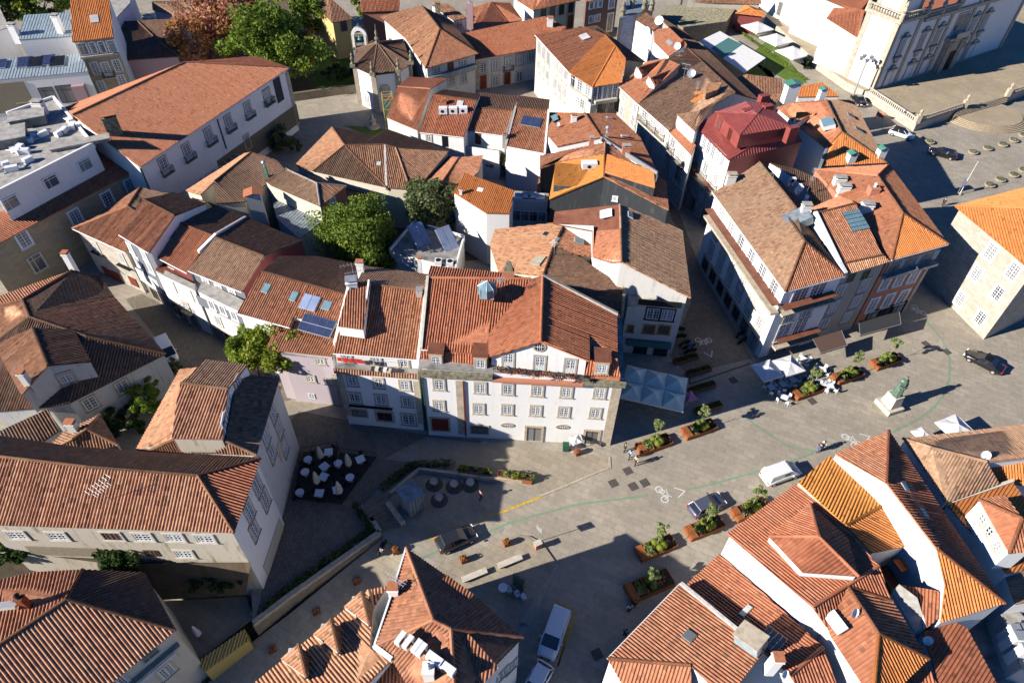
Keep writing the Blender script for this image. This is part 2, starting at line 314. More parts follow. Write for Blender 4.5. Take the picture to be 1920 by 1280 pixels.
pavemat('paving_slab', (.36, .31, .23, 1), (.29, .25, .185, 1), (.20, .17, .13, 1), 1.5, .8, rad(28)); pavemat('paving_terrace', (.42, .34, .23, 1), (.34, .28, .19, 1), (.26, .21, .15, 1), 1.2, .7, rad(28))
pavemat('lawn', (.12, .19, .03, 1), (.08, .14, .02, 1), (.08, .13, .02, 1), .5, .5); pavemat('dirt', (.16, .12, .075, 1), (.11, .085, .05, 1), (.1, .08, .05, 1), .6, .6)
pavemat('linegreen', (.13, .34, .20, 1), (.22, .30, .20, 1), (.28, .26, .19, 1), .3, .2, rad(20), .5); plain('lineyellow', (.60, .40, .06, 1), .8, 0, .25, 3.); plain('linewhite', (.68, .68, .66, 1), .8, 0, .15, 6.)
plain('granitedark', (.10, .085, .075, 1), .8, 0, .2, 3.)
# ---------------------------------------------------------------- roofs
PROF = {'tile': (TS, .092), 'old': (.29, .095), 'brown': (.26, .075), 'seam': (.5, .05), 'orange': (.45, .10)}
def tile_face(mb, P3, mat, kind, thick=.14):
    P3 = [np.array(p, float) for p in P3]; n = np.zeros(3)
    for i in range(len(P3)):
        a, b = P3[i], P3[(i+1) % len(P3)]; n += np.cross(a, b)
    n /= np.linalg.norm(n)
    if n[2] < 0: n = -n; P3 = P3[::-1]
    if math.hypot(n[0], n[1]) < .03: up = np.array([0., 1, 0])
    else: up = np.array([-n[0], -n[1], 0.])
    up = up-n*up.dot(n); up /= np.linalg.norm(up); ua = np.cross(up, n); o = min(P3, key=lambda p: p.dot(up))
    uv = [((p-o).dot(ua), (p-o).dot(up)) for p in P3]
    mb.poly([p-n*thick for p in P3[::-1]], mat, [(a, b) for a, b in uv[::-1]])
    for i in range(len(P3)):
        j = (i+1) % len(P3); mb.poly([P3[i]-n*thick, P3[j]-n*thick, P3[j]+n*.01, P3[i]+n*.01], mat, [uv[i], uv[j], uv[j], uv[i]])
    if kind == 'flat':
        mb.poly(P3, mat, uv); return
    sp, h = PROF[kind]; us = [a for a, b in uv]; u0, u1 = min(us), max(us)
    if kind in ('seam',): fr = [(0, 0), (.42, 0), (.46, 1), (.54, 1), (.58, 0)]
    elif kind == 'orange': fr = [(0, .1), (.3, .0), (.62, .0), (.72, .75), (.82, 1), (.92, .75)]
    else: fr = [(0, .0), (.30, .0), (.42, .72), (.57, 1), (.73, .95), (.88, .6)]
    jr = random.Random(int(abs(P3[0][0])*97+abs(P3[0][1])*31)); JT = {}
    def prof(u):
        kk = math.floor(u/sp)
        if kk not in JT: JT[kk] = jr.uniform(.72, 1.12)
        return prof0(u)*JT[kk]
    def prof0(u):
        t = (u/sp) % 1.
        ks = fr+[(1., fr[0][1])]
        for (a, ha), (b, hb) in zip(ks, ks[1:]):
            if a <= t <= b: return (ha+(hb-ha)*(t-a)/(b-a+1e-9))*h
        return 0.
    br = set(round(x, 4) for x in us)
    k0 = math.floor(u0/sp); k = k0
    while k*sp < u1:
        for t, _ in fr:
            x = (k+t)*sp
            if u0 < x < u1: br.add(round(x, 4))
        k += 1
    br = sorted(br); E = [(uv[i], uv[(i+1) % len(uv)], P3[i], P3[(i+1) % len(P3)]) for i in range(len(uv))]
    for a, b in zip(br, br[1:]):
        if b-a < 2e-3: continue
        mid = (a+b)/2; act = []
        for (p, q, A, B) in E:
            lo, hi = min(p[0], q[0]), max(p[0], q[0])
            if lo < mid < hi and hi-lo > 1e-5:
                def at(u, p=p, q=q, A=A, B=B):
                    t = (u-p[0])/(q[0]-p[0]); return A+(B-A)*t, p[1]+(q[1]-p[1])*t
                act.append((at(mid)[1], at))
        act.sort(key=lambda t: t[0])
        for i in range(0, len(act)-1, 2):
            f0, f1 = act[i][1], act[i+1][1]; (A0, v0), (B0, w0) = f0(a), f1(a); (A1, v1), (B1, w1) = f0(b), f1(b); ha, hb = n*prof(a), n*prof(b-1e-6)
            mb.poly([A0+ha, A1+hb, B1+hb, B0+ha], mat, [(a, v0), (b, v1), (b, w1), (a, w0)])
KIND = {'t_old': 'old', 't_dark': 'old', 't_tan': 'old', 't_brown': 'brown', 'zinc': 'seam', 'redmetal': 'seam', 'concrete': 'flat', 'tarfelt': 'flat', 't_orange2': 'tile', 'brownsheet': 'flat', 'zincdark': 'seam', 'polysheet': 'seam'}
def pt_in_tri(p, a, b, c):
    d = (b[1]-c[1])*(a[0]-c[0])+(c[0]-b[0])*(a[1]-c[1])
    if abs(d) < 1e-9: return None
    l1 = ((b[1]-c[1])*(p[0]-c[0])+(c[0]-b[0])*(p[1]-c[1]))/d; l2 = ((c[1]-a[1])*(p[0]-c[0])+(a[0]-c[0])*(p[1]-c[1]))/d; l3 = 1-l1-l2
    if min(l1, l2, l3) > -.02: return l1*a[2]+l2*b[2]+l3*c[2]
class Bld: pass
def bld(name, label, text, faces, roof='t_terra', wall='white', z0=0., ov=.35, cat='house', group=None, ridge='auto', plinth=None, gutter=None, walls=True, zb=None, P0=None):
    """a building: roof planes from surveyed corners, walls dropped from the eaves"""
    P = pts(text, dict(P0 or {}), z0=z0); b = Bld(); b.P = P; b.z0 = z0
    allp = [P[c] for f in faces for c in f.split(':')[0]]
    c0 = np.mean(allp, axis=0)
    b.root = empty(name, (c0[0], c0[1], z0), label=label, cat=cat, group=group); off = Vector((c0[0], c0[1], z0)); b.off = off
    b.root.matrix_world = Matrix.Translation(off)
    cnt = {}; fl = []
    for f in faces:
        f, _, mt = f.partition(':'); mt = mt or roof; v = [P[c] for c in f]
        nz = sum(v[i][0]*v[(i+1) % len(v)][1]-v[(i+1) % len(v)][0]*v[i][1] for i in range(len(v)))
        if nz < 0: f = f[::-1]
        fl.append((f, mt))
        for i in range(len(f)): cnt.setdefault(frozenset((f[i], f[(i+1) % len(f)])), []).append(f)
    b.fl = fl; byM = {}
    for f, mt in fl: byM.setdefault(mt, []).append(f)
    L = lambda p: tuple(np.array(p)-np.array(off))
    b.L = L; b.roofs = []
    for mt, fs in byM.items():
        mb = MB()
        for f in fs: tile_face(mb, [L(P[c]) for c in f], mt, KIND.get(mt, 'tile'))
        b.roofs.append(mb.build('roof', b.root))
    if ridge:
        for mt, fs in byM.items():
            mb = MB(); done = set()
            for f in fs:
                for i in range(len(f)):
                    e = frozenset((f[i], f[(i+1) % len(f)]))
                    if e in done or len(cnt[e]) != 2 or len(e) < 2: continue
                    done.add(e); A, B = [np.array(P[c]) for c in (f[i], f[(i+1) % len(f)])]
                    def nrm(g):
                        v = [P[c] for c in g]; n = sum(np.cross(v[k], v[(k+1) % len(v)]) for k in range(len(v))); n = n/np.linalg.norm(n); return n if n[2] > 0 else -n
                    n1, n2 = nrm(cnt[e][0]), nrm(cnt[e][1]); g1 = np.mean([P[c] for c in cnt[e][0]], axis=0); mid = (A+B)/2
                    if n2.dot(g1-mid) > -.05: continue          # valley, not a ridge
                    if KIND.get(mt, 'tile') in ('flat', 'seam'): rm, rr = mt, .06
                    else: rm, rr = ('mortar' if ridge == 'white' else mt), .15
                    mb.tube(L(A+(0, 0, .03)), L(B+(0, 0, .03)), rr, rm, 8)
            if mb.v:
                for k in range(len(mb.f)): mb.uv[k] = [(0, 0), (.1, 0), (.1, .8), (0, .8)][:len(mb.f[k])] if len(mb.f[k]) == 4 else None
                mb.build('ridge', b.roofs[list(byM).index(mt)])
    # boundary loop
    nxt = {}
    for f, mt in fl:
        for i in range(len(f)):
            a, c = f[i], f[(i+1) % len(f)]
            if len(cnt[frozenset((a, c))]) == 1: nxt[a] = c
    b.edges = {}; tris = []
    for f, mt in fl:
        v = [P[c] for c in f]
        for i in range(1, len(v)-1): tris.append((v[0], v[i], v[i+1]))
    def zat(p, dflt):
        best = None
        for t in tris:
            z = pt_in_tri(p, *t)
            if z is not None: best = z if best is None else max(best, z)
        return dflt if best is None else best
    wd = wall if isinstance(wall, dict) else {'*': wall}
    od = ov if isinstance(ov, dict) else {'*': ov}
    mb = MB(); seen = set(); gm = MB()
    for st in list(nxt):
        if st in seen: continue
        loop = [st]; seen.add(st); c = nxt[st]
        while c in nxt and c not in seen: loop.append(c); seen.add(c); c = nxt[c]
        if c != st or len(loop) < 3: print('LOOP', name, label, loop); continue
        n = len(loop); ed = []
        for i in range(n):
            a, c = loop[i], loop[(i+1) % n]; A, B = P[a], P[c]; d = np.array([B[0]-A[0], B[1]-A[1]]); d /= max(1e-6, np.linalg.norm(d)); nn = np.array([d[1], -d[0]])
            o = od.get(a+c, od.get(c+a, od.get('*', .35))); ed.append((a, c, A, B, d, nn, o))
        Q = []
        for i in range(n):
            e0, e1 = ed[i-1], ed[i]; p = np.array(e1[2][:2]); p0 = p-e0[5]*e0[6]; p1 = p-e1[5]*e1[6]; cr = e0[4][0]*e1[4][1]-e0[4][1]*e1[4][0]
            if abs(cr) < .2: q = (p0+p1)/2
            else:
                t = ((p1-p0)[0]*e1[4][1]-(p1-p0)[1]*e1[4][0])/cr; q = p0+e0[4]*t
            zz = zat(q, e1[2][2]); Q.append(np.array([q[0], q[1], zz-.10]))
        for i in range(n):
            a, c, A, B, d, nn, o = ed[i]; p, q = Q[i], Q[(i+1) % n]; mt = wd.get(a+c, wd.get(c+a, wd.get('*', 'white')))
            b.edges[a+c] = (p, q, nn); b.edges[c+a] = (p, q, nn); l = np.linalg.norm((q-p)[:2])
            if mt is None or not walls: continue
            zb_ = z0 if zb is None else zb
            mb.poly([L((p[0], p[1], zb_)), L((q[0], q[1], zb_)), L(q), L(p)], mt, [(0, zb_), (l, zb_), (l, q[2]), (0, p[2])])
            if gutter and abs(A[2]-B[2]) < .3 and (gutter is True or a+c in gutter or c+a in gutter):
                o3 = np.array([nn[0], nn[1], 0])*.02; gm.tube(L(A+o3-(0, 0, .08)), L(B+o3-(0, 0, .08)), .07, 'paintwhite', 6)
    if mb.v: b.wall = mb.build('wall', b.root)
    if gm.v: gm.build('gutter', b.root)
    return b
# ---------------------------------------------------------------- windows and fittings
LIB = {}
def frame_rects(mb, w, h, t, y0, y1, m):
    for c, d in (((0, 0, h/2-t/2), (w, y1-y0, t)), ((0, 0, -h/2+t/2), (w, y1-y0, t)), ((-w/2+t/2, 0, 0), (t, y1-y0, h-2*t)), ((w/2-t/2, 0, 0), (t, y1-y0, h-2*t))):
        mb.box((c[0], (y0+y1)/2, c[2]), d, m)
def winlib(style, w, h, sur, fr):
    k = (style, round(w, 2), round(h, 2), sur, fr)
    if k in LIB: return LIB[k]
    parts = []; s = MB(); g = MB(); u = MB()
    if style in ('sash', 'grid', 'small', 'french', 'open'):
        if sur:
            frame_rects(u, w+.36, h+.36, .18, -.03, .07, sur); u.box((0, .06, -h/2-.14), (w+.5, .18, .09), sur)
        frame_rects(s, w, h, .12, -.02, .05, fr); s.box((0, .02, 0), (.12, .06, h), fr)
        rows = max(2, int(round(h/.45))); cols = {'grid': 2, 'sash': 1, 'small': 1, 'french': 1, 'open': 1}[style]
        if style == 'french': s.box((0, .02, -h/2+.35), (w, .05, .7), fr)
        for r in range(1, rows): s.box((0, .022, -h/2+h*r/rows), (w, .05, .045), fr)
        if style == 'grid' or w > .9:
            for sx in (-1, 1): s.box((sx*w/4, .022, 0), (.045, .05, h), fr)
        g.poly([(-w/2, .0, -h/2), (w/2, .0, -h/2), (w/2, .0, h/2), (-w/2, .0, h/2)], 'glass')
    elif style == 'shutter':
        if sur: frame_rects(u, w+.3, h+.3, .15, -.03, .07, sur)
        s.box((0, .02, 0), (w, .06, h), fr)
        for i in range(1, int(h/.22)): s.box((0, .055, -h/2+i*.22), (w*.9, .02, .05), fr)
        s.box((0, .06, 0), (.05, .03, h), fr)
    elif style == 'door':
        if sur: frame_rects(u, w+.44, h+.3, .2, -.03, .08, sur)
        s.box((0, .02, 0), (w, .07, h), fr)
        for sx in (-1, 1):
            for z in (-.25, .25): s.box((sx*w*.22, .06, z*h), (w*.3, .03, h*.36), fr)
    elif style == 'arch':
        frame_rects(u, w+.6, h+.4, .28, -.03, .1, sur or 'trim'); s.box((0, .03, h/2-.35), (w, .06, .08), fr); s.box((0, .03, 0), (.07, .06, h), fr)
        g.poly([(-w/2, .01, -h/2), (w/2, .01, -h/2), (w/2, .01, h/2), (-w/2, .01, h/2)], 'glass')
    elif style == 'oval':
        n = 20
        for i in range(n):
            a0, a1 = 2*math.pi*i/n, 2*math.pi*(i+1)/n; f = lambda a, k, y: (w/2*k*math.cos(a), y, h/2*k*math.sin(a))
            u.poly([f(a0, 1.35, .08), f(a1, 1.35, .08), f(a1, 1, .08), f(a0, 1, .08)], sur or 'trim'); u.poly([f(a0, 1.35, -.02), f(a1, 1.35, -.02), f(a1, 1.35, .08), f(a0, 1.35, .08)], sur or 'trim')
        g.poly([(w/2*math.cos(2*math.pi*i/n), .02, h/2*math.sin(2*math.pi*i/n)) for i in range(n)], 'glass')
        for t in (-.4, 0, .4): s.box((t*w/2, .04, 0), (.05, .04, h*.85), fr)
        s.box((0, .045, 0), (w*.95, .04, .05), fr)
    elif style == 'shop':
        if sur: frame_rects(u, w+.3, h+.2, .15, -.03, .1, sur)
        frame_rects(s, w, h, .08, 0, .06, fr); s.box((0, .03, h*.25), (w, .05, .06), fr); s.box((w*.15, .03, 0), (.06, .05, h), fr)
        g.poly([(-w/2, .01, -h/2), (w/2, .01, -h/2), (w/2, .01, h/2), (-w/2, .01, h/2)], 'glass')
    me = {'frame': s.mesh('window'), 'glass': g.mesh('glass') if g.v else None, 'surround': u.mesh('surround') if u.v else None}
    LIB[k] = me; return me
def place(b, me, name, pos, nn, subs=('glass', 'surround')):
    o = bpy.data.objects.new(name, me['frame']); COL.objects.link(o); o.parent = b.root
    o.location = Vector(pos)-b.off; o.rotation_euler = (0, 0, math.atan2(nn[1], nn[0])-math.pi/2)
    for s_ in subs:
        if me.get(s_): c = bpy.data.objects.new(s_, me[s_]); COL.objects.link(c); c.parent = o
    return o
def edge_ok(b, e):
    if e not in b.edges: print('NOEDGE', b.root.name, e, b.root.get('label'), list(b.edges)); return False
    return True
def wpos(b, e, s, w=.0, clamp=True):
    p, q, nn = b.edges[e]; X = on_vert(s, np.array([p[0], p[1], 0]), np.array([q[0], q[1], 0])); d = (q-p)[:2]; L_ = np.linalg.norm(d); d = d/L_
    t = (X-p)[:2].dot(d)
    if clamp: t = min(max(t, w/2+.1), L_-w/2-.1)
    z = X[2]
    return np.array([p[0]+d[0]*t+nn[0]*.015, p[1]+d[1]*t+nn[1]*.015, z]), nn, L_
def win(b, e, spec, w=1., h=1.5, style='sash', sur='trim', fr='frame', balcony=None):
    """spec: 'T1:x,y T1:x,y*4 ...' -> from the previous mark to this one, n windows evenly"""
    out = []; prev = None
    if style in ('sash', 'grid', 'small', 'shutter', 'open'): h *= 1.2
    if not edge_ok(b, e): return out
    for tok in spec.split():
        n = 1
        if '*' in tok: tok, n = tok.split('*'); n = int(n)
        X, nn, _ = wpos(b, e, tok, w)
        ps = [X] if n == 1 or prev is None else [prev+(X-prev)*i/(n-1) for i in range(1, n)]
        for p in ps:
            zt = min(b.edges[e][0][2], b.edges[e][1][2]); p = p.copy(); p[2] = max(b.z0+h/2+.02, min(p[2], max(b.edges[e][0][2], b.edges[e][1][2])-h/2-.12))
            o = place(b, winlib(style, w, h, sur, fr), 'door' if style == 'door' else 'window', p, nn); out.append(o)
            if balcony: add_balcony(b, p-np.array([0, 0, h/2+.05]), nn, w+.8, balcony)
        prev = X
    return out
def add_balcony(b, p, nn, w, mat='iron', depth=.6, slab='trim'):
    k = ('balc', round(w, 1), mat, depth, slab)
    if k not in LIB:
        s = MB(); s.box((0, depth/2, -.06), (w, depth, .12), slab); r = MB()
        for y in (depth-.03,):
            r.box((0, y, .95), (w, .05, .05), mat)
            for i in range(int(w/.14)+1): r.box((-w/2+.03+i*(w-.06)/int(w/.14), y, .47), (.025, .025, .95), mat)
        for sx in (-1, 1):
            r.box((sx*(w/2-.03), depth/2, .95), (.05, depth, .05), mat)
            for i in range(int(depth/.14)): r.box((sx*(w/2-.03), .07+i*.14, .47), (.025, .025, .95), mat)
        LIB[k] = {'frame': s.mesh('balcony'), 'railing': r.mesh('railing')}
    return place(b, LIB[k], 'balcony', p, nn, ('railing',))
def wbox(b, e, s1, s2, h, d=.12, mat='trim', name='cornice', dz=0., proud=0.):
    """a band or slab along a wall between two marks"""
    if not edge_ok(b, e): return
    A, nn, _ = wpos(b, e, s1, 0, False); B, _, _ = wpos(b, e, s2, 0, False); z = (A[2]+B[2])/2+dz; mb = MB(); ang = math.atan2(B[1]-A[1], B[0]-A[0])
    c = (A+B)/2; L_ = np.linalg.norm((B-A)[:2]); Mx = Matrix.Translation(Vector((c[0]+nn[0]*(d/2+proud), c[1]+nn[1]*(d/2+proud), z))-b.off) @ Matrix.Rotation(ang, 4, 'Z')
    mb.box((0, 0, 0), (L_, d, h), mat, Mx); return mb.build(name, b.root)
def quoin(b, e, s1, s2, w=.6, mat='trim', d=.06):
    if not edge_ok(b, e): return
    A, nn, _ = wpos(b, e, s1, 0, False); B, _, _ = wpos(b, e, s2, 0, False); A, B = (A, B) if A[2] > B[2] else (B, A); p, q, _ = b.edges[e]; ang = math.atan2((q-p)[1], (q-p)[0])
    mb = MB(); z0, z1 = max(b.z0, B[2]), A[2]; Mx = Matrix.Translation(Vector((A[0]+nn[0]*(d/2), A[1]+nn[1]*(d/2), (z0+z1)/2))-b.off) @ Matrix.Rotation(ang, 4, 'Z'); mb.box((0, 0, 0), (w, d, z1-z0), mat, Mx); return mb.build('quoin', b.root)
def frame_on(b, s, f):
    """point and axes on roof plane through three named corners"""
    A, B, C = [b.P[c] for c in f[:3]]; n = np.cross(B-A, C-A); n /= np.linalg.norm(n)
    if n[2] < 0: n = -n
    X = on_plane(s, A, B, C); up = np.array([-n[0], -n[1], 0.])
    if np.linalg.norm(up) < .02: up = np.array([0, 1., 0])
    up = up-n*up.dot(n); up /= np.linalg.norm(up); ua = np.cross(up, n); Mx = Matrix((ua, up, n)).transposed().to_4x4(); Mx.translation = Vector(X)-b.off
    return X, Mx
def skylight(b, s, f, w=.8, h=1.1, mat='skyglass', fr='galv', name='skylight', lift=.12, cols=1, rows=1):
    X, Mx = frame_on(b, s, f); mb = MB(); mb.box((0, 0, lift/2), (w, h, lift+.06), fr, Mx); o = mb.build(name, b.root); g = MB()
    for i in range(cols):
        for j in range(rows): g.box((-w/2+w*(i+.5)/cols, -h/2+h*(j+.5)/rows, lift+.05), (w/cols-.07, h/rows-.07, .03), mat, Mx)
    g.build('panel' if name == 'solar_panel' else 'glass', o); return o
def chimney(b, s, f, w=.7, d=.5, h=1.6, mat='white', cap='terracotta', rz=0., style='box', below=1.5):
    X, _ = frame_on(b, s, f); mb = MB(); Mx = Matrix.Translation(Vector(X)-b.off) @ Matrix.Rotation(rz, 4, 'Z')
    mb.box((0, 0, (h-below)/2), (w, d, h+below), mat, Mx); o = mb.build('chimney', b.root); c = MB()
    if style == 'box':
        c.box((0, 0, h+.05), (w+.14, d+.14, .1), mat, Mx)
        for sx in (-1, 1): c.box((sx*w*.3, 0, h+.22), (.1, d*.8, .25), cap, Mx)
        c.box((0, 0, h+.38), (w+.1, d+.1, .08), cap, Mx)
    elif style == 'pot':
        c.box((0, 0, h+.05), (w+.12, d+.12, .1), mat, Mx); c.lathe(Mx @ Vector((0, 0, h+.1)), [(.18, 0), (.16, .35), (.24, .4), (.05, .62)], cap, 10)
    elif style == 'gable':
        c.box((0, 0, h+.02), (w+.1, d+.1, .06), mat, Mx)
        for sx in (-1, 1): c.poly([Mx @ Vector(p) for p in ((sx*w*.7, -d*.65, h+.1), (sx*w*.7, d*.65, h+.1), (0, d*.65, h+.45), (0, -d*.65, h+.45))], cap)
        for sy in (-1, 1): c.poly([Mx @ Vector(p) for p in ((-w*.6, sy*d*.5, h+.1), (w*.6, sy*d*.5, h+.1), (0, sy*d*.5, h+.4))], mat)
    elif style == 'cowl':
        c.tube(Mx @ Vector((0, 0, h)), Mx @ Vector((0, 0, h+.5)), .16, 'galv', 10); c.lathe(Mx @ Vector((0, 0, h+.45)), [(.16, 0), (.34, .12), (.36, .35), (.2, .5), (.03, .58)], 'galv', 12)
    c.build('cap', o); return o
def aircon(b, s, f, n=1, rz=0., step=1.1, w=.95, d=.45, h=.75, lift=.15):
    X, _ = frame_on(b, s, f)
    for i in range(n):
        Mx = Matrix.Translation(Vector(X)-b.off) @ Matrix.Rotation(rz, 4, 'Z') @ Matrix.Translation((i*step, 0, lift))
        mb = MB(); mb.box((0, 0, h/2), (w, d, h), 'plasticwhite', Mx); o = mb.build('air_conditioner', b.root)
        g = MB(); g.tube(Mx @ Vector((-.12, -d/2-.005, h/2)), Mx @ Vector((-.12, -d/2-.03, h/2)), .27, 'iron', 12); g.build('fan_grille', o)
        g = MB()
        for sx in (-1, 1): g.box((sx*w*.35, 0, -.3), (.06, d, .6), 'galv', Mx)
        g.build('bracket', o)
def dish(b, s, f, r=.45, az=-120, h=.8, mat='plasticwhite'):
    X, _ = frame_on(b, s, f); o_ = Vector(X)-b.off; mb = MB(); mb.tube(o_-Vector((0, 0, .3)), o_+Vector((0, 0, h)), .035, 'galv', 6); o = mb.build('satellite_dish', b.root)
    c = o_+Vector((0, 0, h)); dr = Vector((math.cos(rad(az)), math.sin(rad(az)), .7)).normalized(); q = dr.to_track_quat('Z', 'Y'); g = MB(); n = 16; R = []
    for rr, zz in ((0.02, 0), (r*.5, .04), (r*.85, .12), (r, .18)): R.append([c+q @ Vector((rr*math.cos(2*math.pi*i/n), rr*math.sin(2*math.pi*i/n), zz)) for i in range(n)])
    for k in range(3):
        for i in range(n): j = (i+1) % n; g.poly([R[k][i], R[k][j], R[k+1][j], R[k+1][i]], mat, smooth=True)
    g.tube(c+q @ Vector((0, -r*.8, .12)), c+q @ Vector((0, 0, .6*r/.45)), .02, 'galv', 5); g.build('reflector', o)
def antenna(b, s, f, h=2.2, az=30, l=1.3):
    X, _ = frame_on(b, s, f); o_ = Vector(X)-b.off; mb = MB(); mb.tube(o_-Vector((0, 0, .3)), o_+Vector((0, 0, h)), .03, 'galv', 5)
    d = Vector((math.cos(rad(az)), math.sin(rad(az)), 0)); e = Vector((-d.y, d.x, 0))
    for z, k in ((h-.1, 1.), (h*.65, .7)):
        mb.tube(o_+Vector((0, 0, z))-d*l*k*.6, o_+Vector((0, 0, z))+d*l*k*.6, .022, 'galv', 5)
        for i in range(7): p = o_+Vector((0, 0, z))+d*l*k*(-.55+i*.18); mb.tube(p-e*.35*k, p+e*.35*k, .013, 'galv', 4)
    mb.build('antenna', b.root)
def strip(b, specs, w=.35, h=.35, mat='white', name='parapet', P=None):
    """a parapet or capping running through named or surveyed points"""
    V = [b.P[s] if s in b.P else solve_pt(*s.split()[-2:], b.P) for s in specs]; mb = MB()
    for A, B in zip(V, V[1:]):
        d = B-A; dd = np.array([d[0], d[1], 0]); L_ = np.linalg.norm(dd); dd = dd/max(L_, 1e-6); nn = np.array([-dd[1], dd[0], 0])*w/2; up = np.array([0, 0, h]); dn = np.array([0, 0, -.5])
        c = [A-nn+dn, A+nn+dn, B+nn+dn, B-nn+dn, A-nn+up, A+nn+up, B+nn+up, B-nn+up]; c = [b.L(p) for p in c]
        for q in ((0, 3, 2, 1), (4, 5, 6, 7), (0, 1, 5, 4), (1, 2, 6, 5), (2, 3, 7, 6), (3, 0, 4, 7)): mb.poly([c[i] for i in q][::-1], mat)
    return mb.build(name, b.root)
def roofpiece(b, text, faces, roof='t_terra', wall='white', name='dormer', ov=.12, depth=2.5, ridge=True, gutter=None, zlow=None):
    """a dormer, attic or raised roof that belongs to b, closed below by its own walls"""
    P = pts(text, dict(b.P), z0=b.z0); zl = min(P[c][2] for f in faces for c in f.split(':')[0])-depth if zlow is None else zlow
    s = bld(name, None, '', faces, roof, wall, z0=zl, ov=ov, cat=None, ridge=ridge, gutter=gutter, P0=P)
    s.root.parent = b.root; s.root.location = s.off-b.off; return s
# ================================================================ BUILDINGS
# ---- white corner building with the gabled attic
A = bld('corner_building', 'big white building with a gabled attic, oval windows and tiled roof in the centre', '''f 802,812 0; g 1146,850 0;
 j Z1:22,1002 12.1; k Z1:1872,1102 12.1; l Z1:1855,560 12.1; m Z1:100,300 12.1''', ['jklm:tarfelt'], wall='white', ov={'*': .25, 'jk': .35}, ridge=None, cat='building')
AT = roofpiece(A, '''a Z1:45,838 |fg+1.0; b Z1:648,882 =a; w Z1:652,700 =a+1.2; r Z1:105,195 /ab*.45; v Z1:1035,205 =r; n Z1:130,88 =r-.9; o Z1:780,150 =r-.9;
 G Z1:1122,770 |fg+.45; L Z1:652,912 |fg+.45; E Z1:1560,945 |fg+.45; R Z1:1140,180 =G+.2; s Z1:1805,515 13.2; t Z1:1812,925 13.4; h Z1:1558,712 @GRs''',
 ['abwvr', 'rvon', 'LGRvw', 'GRsthE'], 't_red', 'white', 'attic', ov={'*': .3, 'ar': .05, 'rn': .05}, zlow=12.1, gutter=['ab'])
roofpiece(A, '''a Z1:45,845 |fg+.95; b Z1:648,890 |fg+.95; c Z1:690,1030 |fg+.55; d Z1:40,992 |fg+.55''', ['abcd'], 't_red', 't_red', 'mansard', 0, zlow=12.0)
roofpiece(A, '''a Z1:1555,940 |fg+.95; b Z1:1812,925 |fg+.95; c Z1:1838,1080 |fg+.5; d Z1:1520,1070 |fg+.5''', ['abcd'], 't_red', 't_red', 'mansard', 0, zlow=12.0)
for q in ('Z1:180,935', 'Z1:578,965', 'Z1:1672,1010'):
    X = on_vert(q, A.P['f'], A.P['g'], .35); mb = MB(); nn = A.edges['jk'][2]; an = math.atan2(nn[1], nn[0])-math.pi/2
    Mx = Matrix.Translation(Vector(X)-A.off) @ Matrix.Rotation(an, 4, 'Z'); mb.box((0, -.9, .1), (1.55, 1.9, 1.9), 'salmonwall', Mx); mb.box((0, -.9, 1.08), (1.7, 2.0, .08), 'brownsheet', Mx)
    o = mb.build('dormer', A.root); me = winlib('sash', 1.0, 1.25, 'trim', 'frame')
    for k_, n_ in (('frame', 'casement'), ('glass', 'glass'), ('surround', 'surround')):
        c = bpy.data.objects.new(n_, me[k_]); COL.objects.link(c); c.parent = o; c.location = Mx @ Vector((0, .07, .05)); c.rotation_euler = (0, 0, an)
wbox(A, 'jk', 'Z1:25,1028', 'Z1:690,1068', .75, .5, 'mossy', 'parapet', -.1); wbox(A, 'jk', 'Z1:1500,1105', 'Z1:1885,1130', .75, .5, 'mossy', 'parapet', -.1)
wbox(A, 'jk', 'Z1:690,1085', 'Z1:1500,1130', .3, .55, 'salmonwall', 'balcony_ledge', -.1)
_ww = AT.edges['LG'] ; 
for q in ('Z1:828,985', 'Z1:1110,995', 'Z1:1385,1005'):
    X = on_vert(q, A.P['f'], A.P['g'], .72); nn = A.edges['jk'][2]; X[2] = 13.25; o = place(A, winlib('french', 1.05, 2.1, 'trim', 'frame'), 'window', X, nn)
X = on_vert('Z1:1112,815', A.P['f'], A.P['g'], .72); place(A, winlib('oval', 1.0, 1.0, 'trim', 'frame'), 'window', X, A.edges['jk'][2])
win(A, 'jk', 'S2:1340,370 S2:1340,515', 1.05, 1.35); win(A, 'jk', 'S2:1625,393 S2:1815,402 S3:250,413 S3:450,423 S3:680,428', 1.05, 1.35)
win(A, 'jk', 'S2:1615,537 S2:1812,543 S3:238,550 S3:433,560 S3:650,568', 1.05, 1.35)
win(A, 'jk', 'S2:1812,650 S3:422,662', 1.15, .62, 'oval'); win(A, 'jk', 'S3:225,715', 1.6, 2.7, 'arch', 'trim', 'wood_brown'); win(A, 'jk', 'S3:620,750', 1.4, 2.6, 'arch', 'trim', 'wood_brown')
win(A, 'jk', 'S2:1348,645', 1.9, 2.3, 'door', 'trim', 'wood_red'); win(A, 'jk', 'S2:1620,680', 1.9, 1.5, 'shop', 'trim', 'wood_brown')
quoin(A, 'jk', 'S2:1482,345', 'S2:1490,712', .9, 'trim'); quoin(A, 'jk', 'S3:800,390', 'S3:730,840', 1.0, 'trim'); quoin(A, 'jk', 'S2:1508,345', 'S2:1530,720', .16, 'wood_red', .16); quoin(A, 'jk', 'S2:1222,320', 'S2:1250,690', .14, 'darkgreen', .16)
wbox(A, 'jk', 'S2:1250,715', 'S3:740,838', .9, .05, 'trim', 'plinth')
skylight(AT, 'Z1:640,330', 'abw', 1.6, 1.6, 'skyglass', 'terracotta', 'skylight_curb', .2)
mb = MB(); X, Mx = frame_on(AT, 'Z1:640,320', 'abw'); c_ = Mx.translation
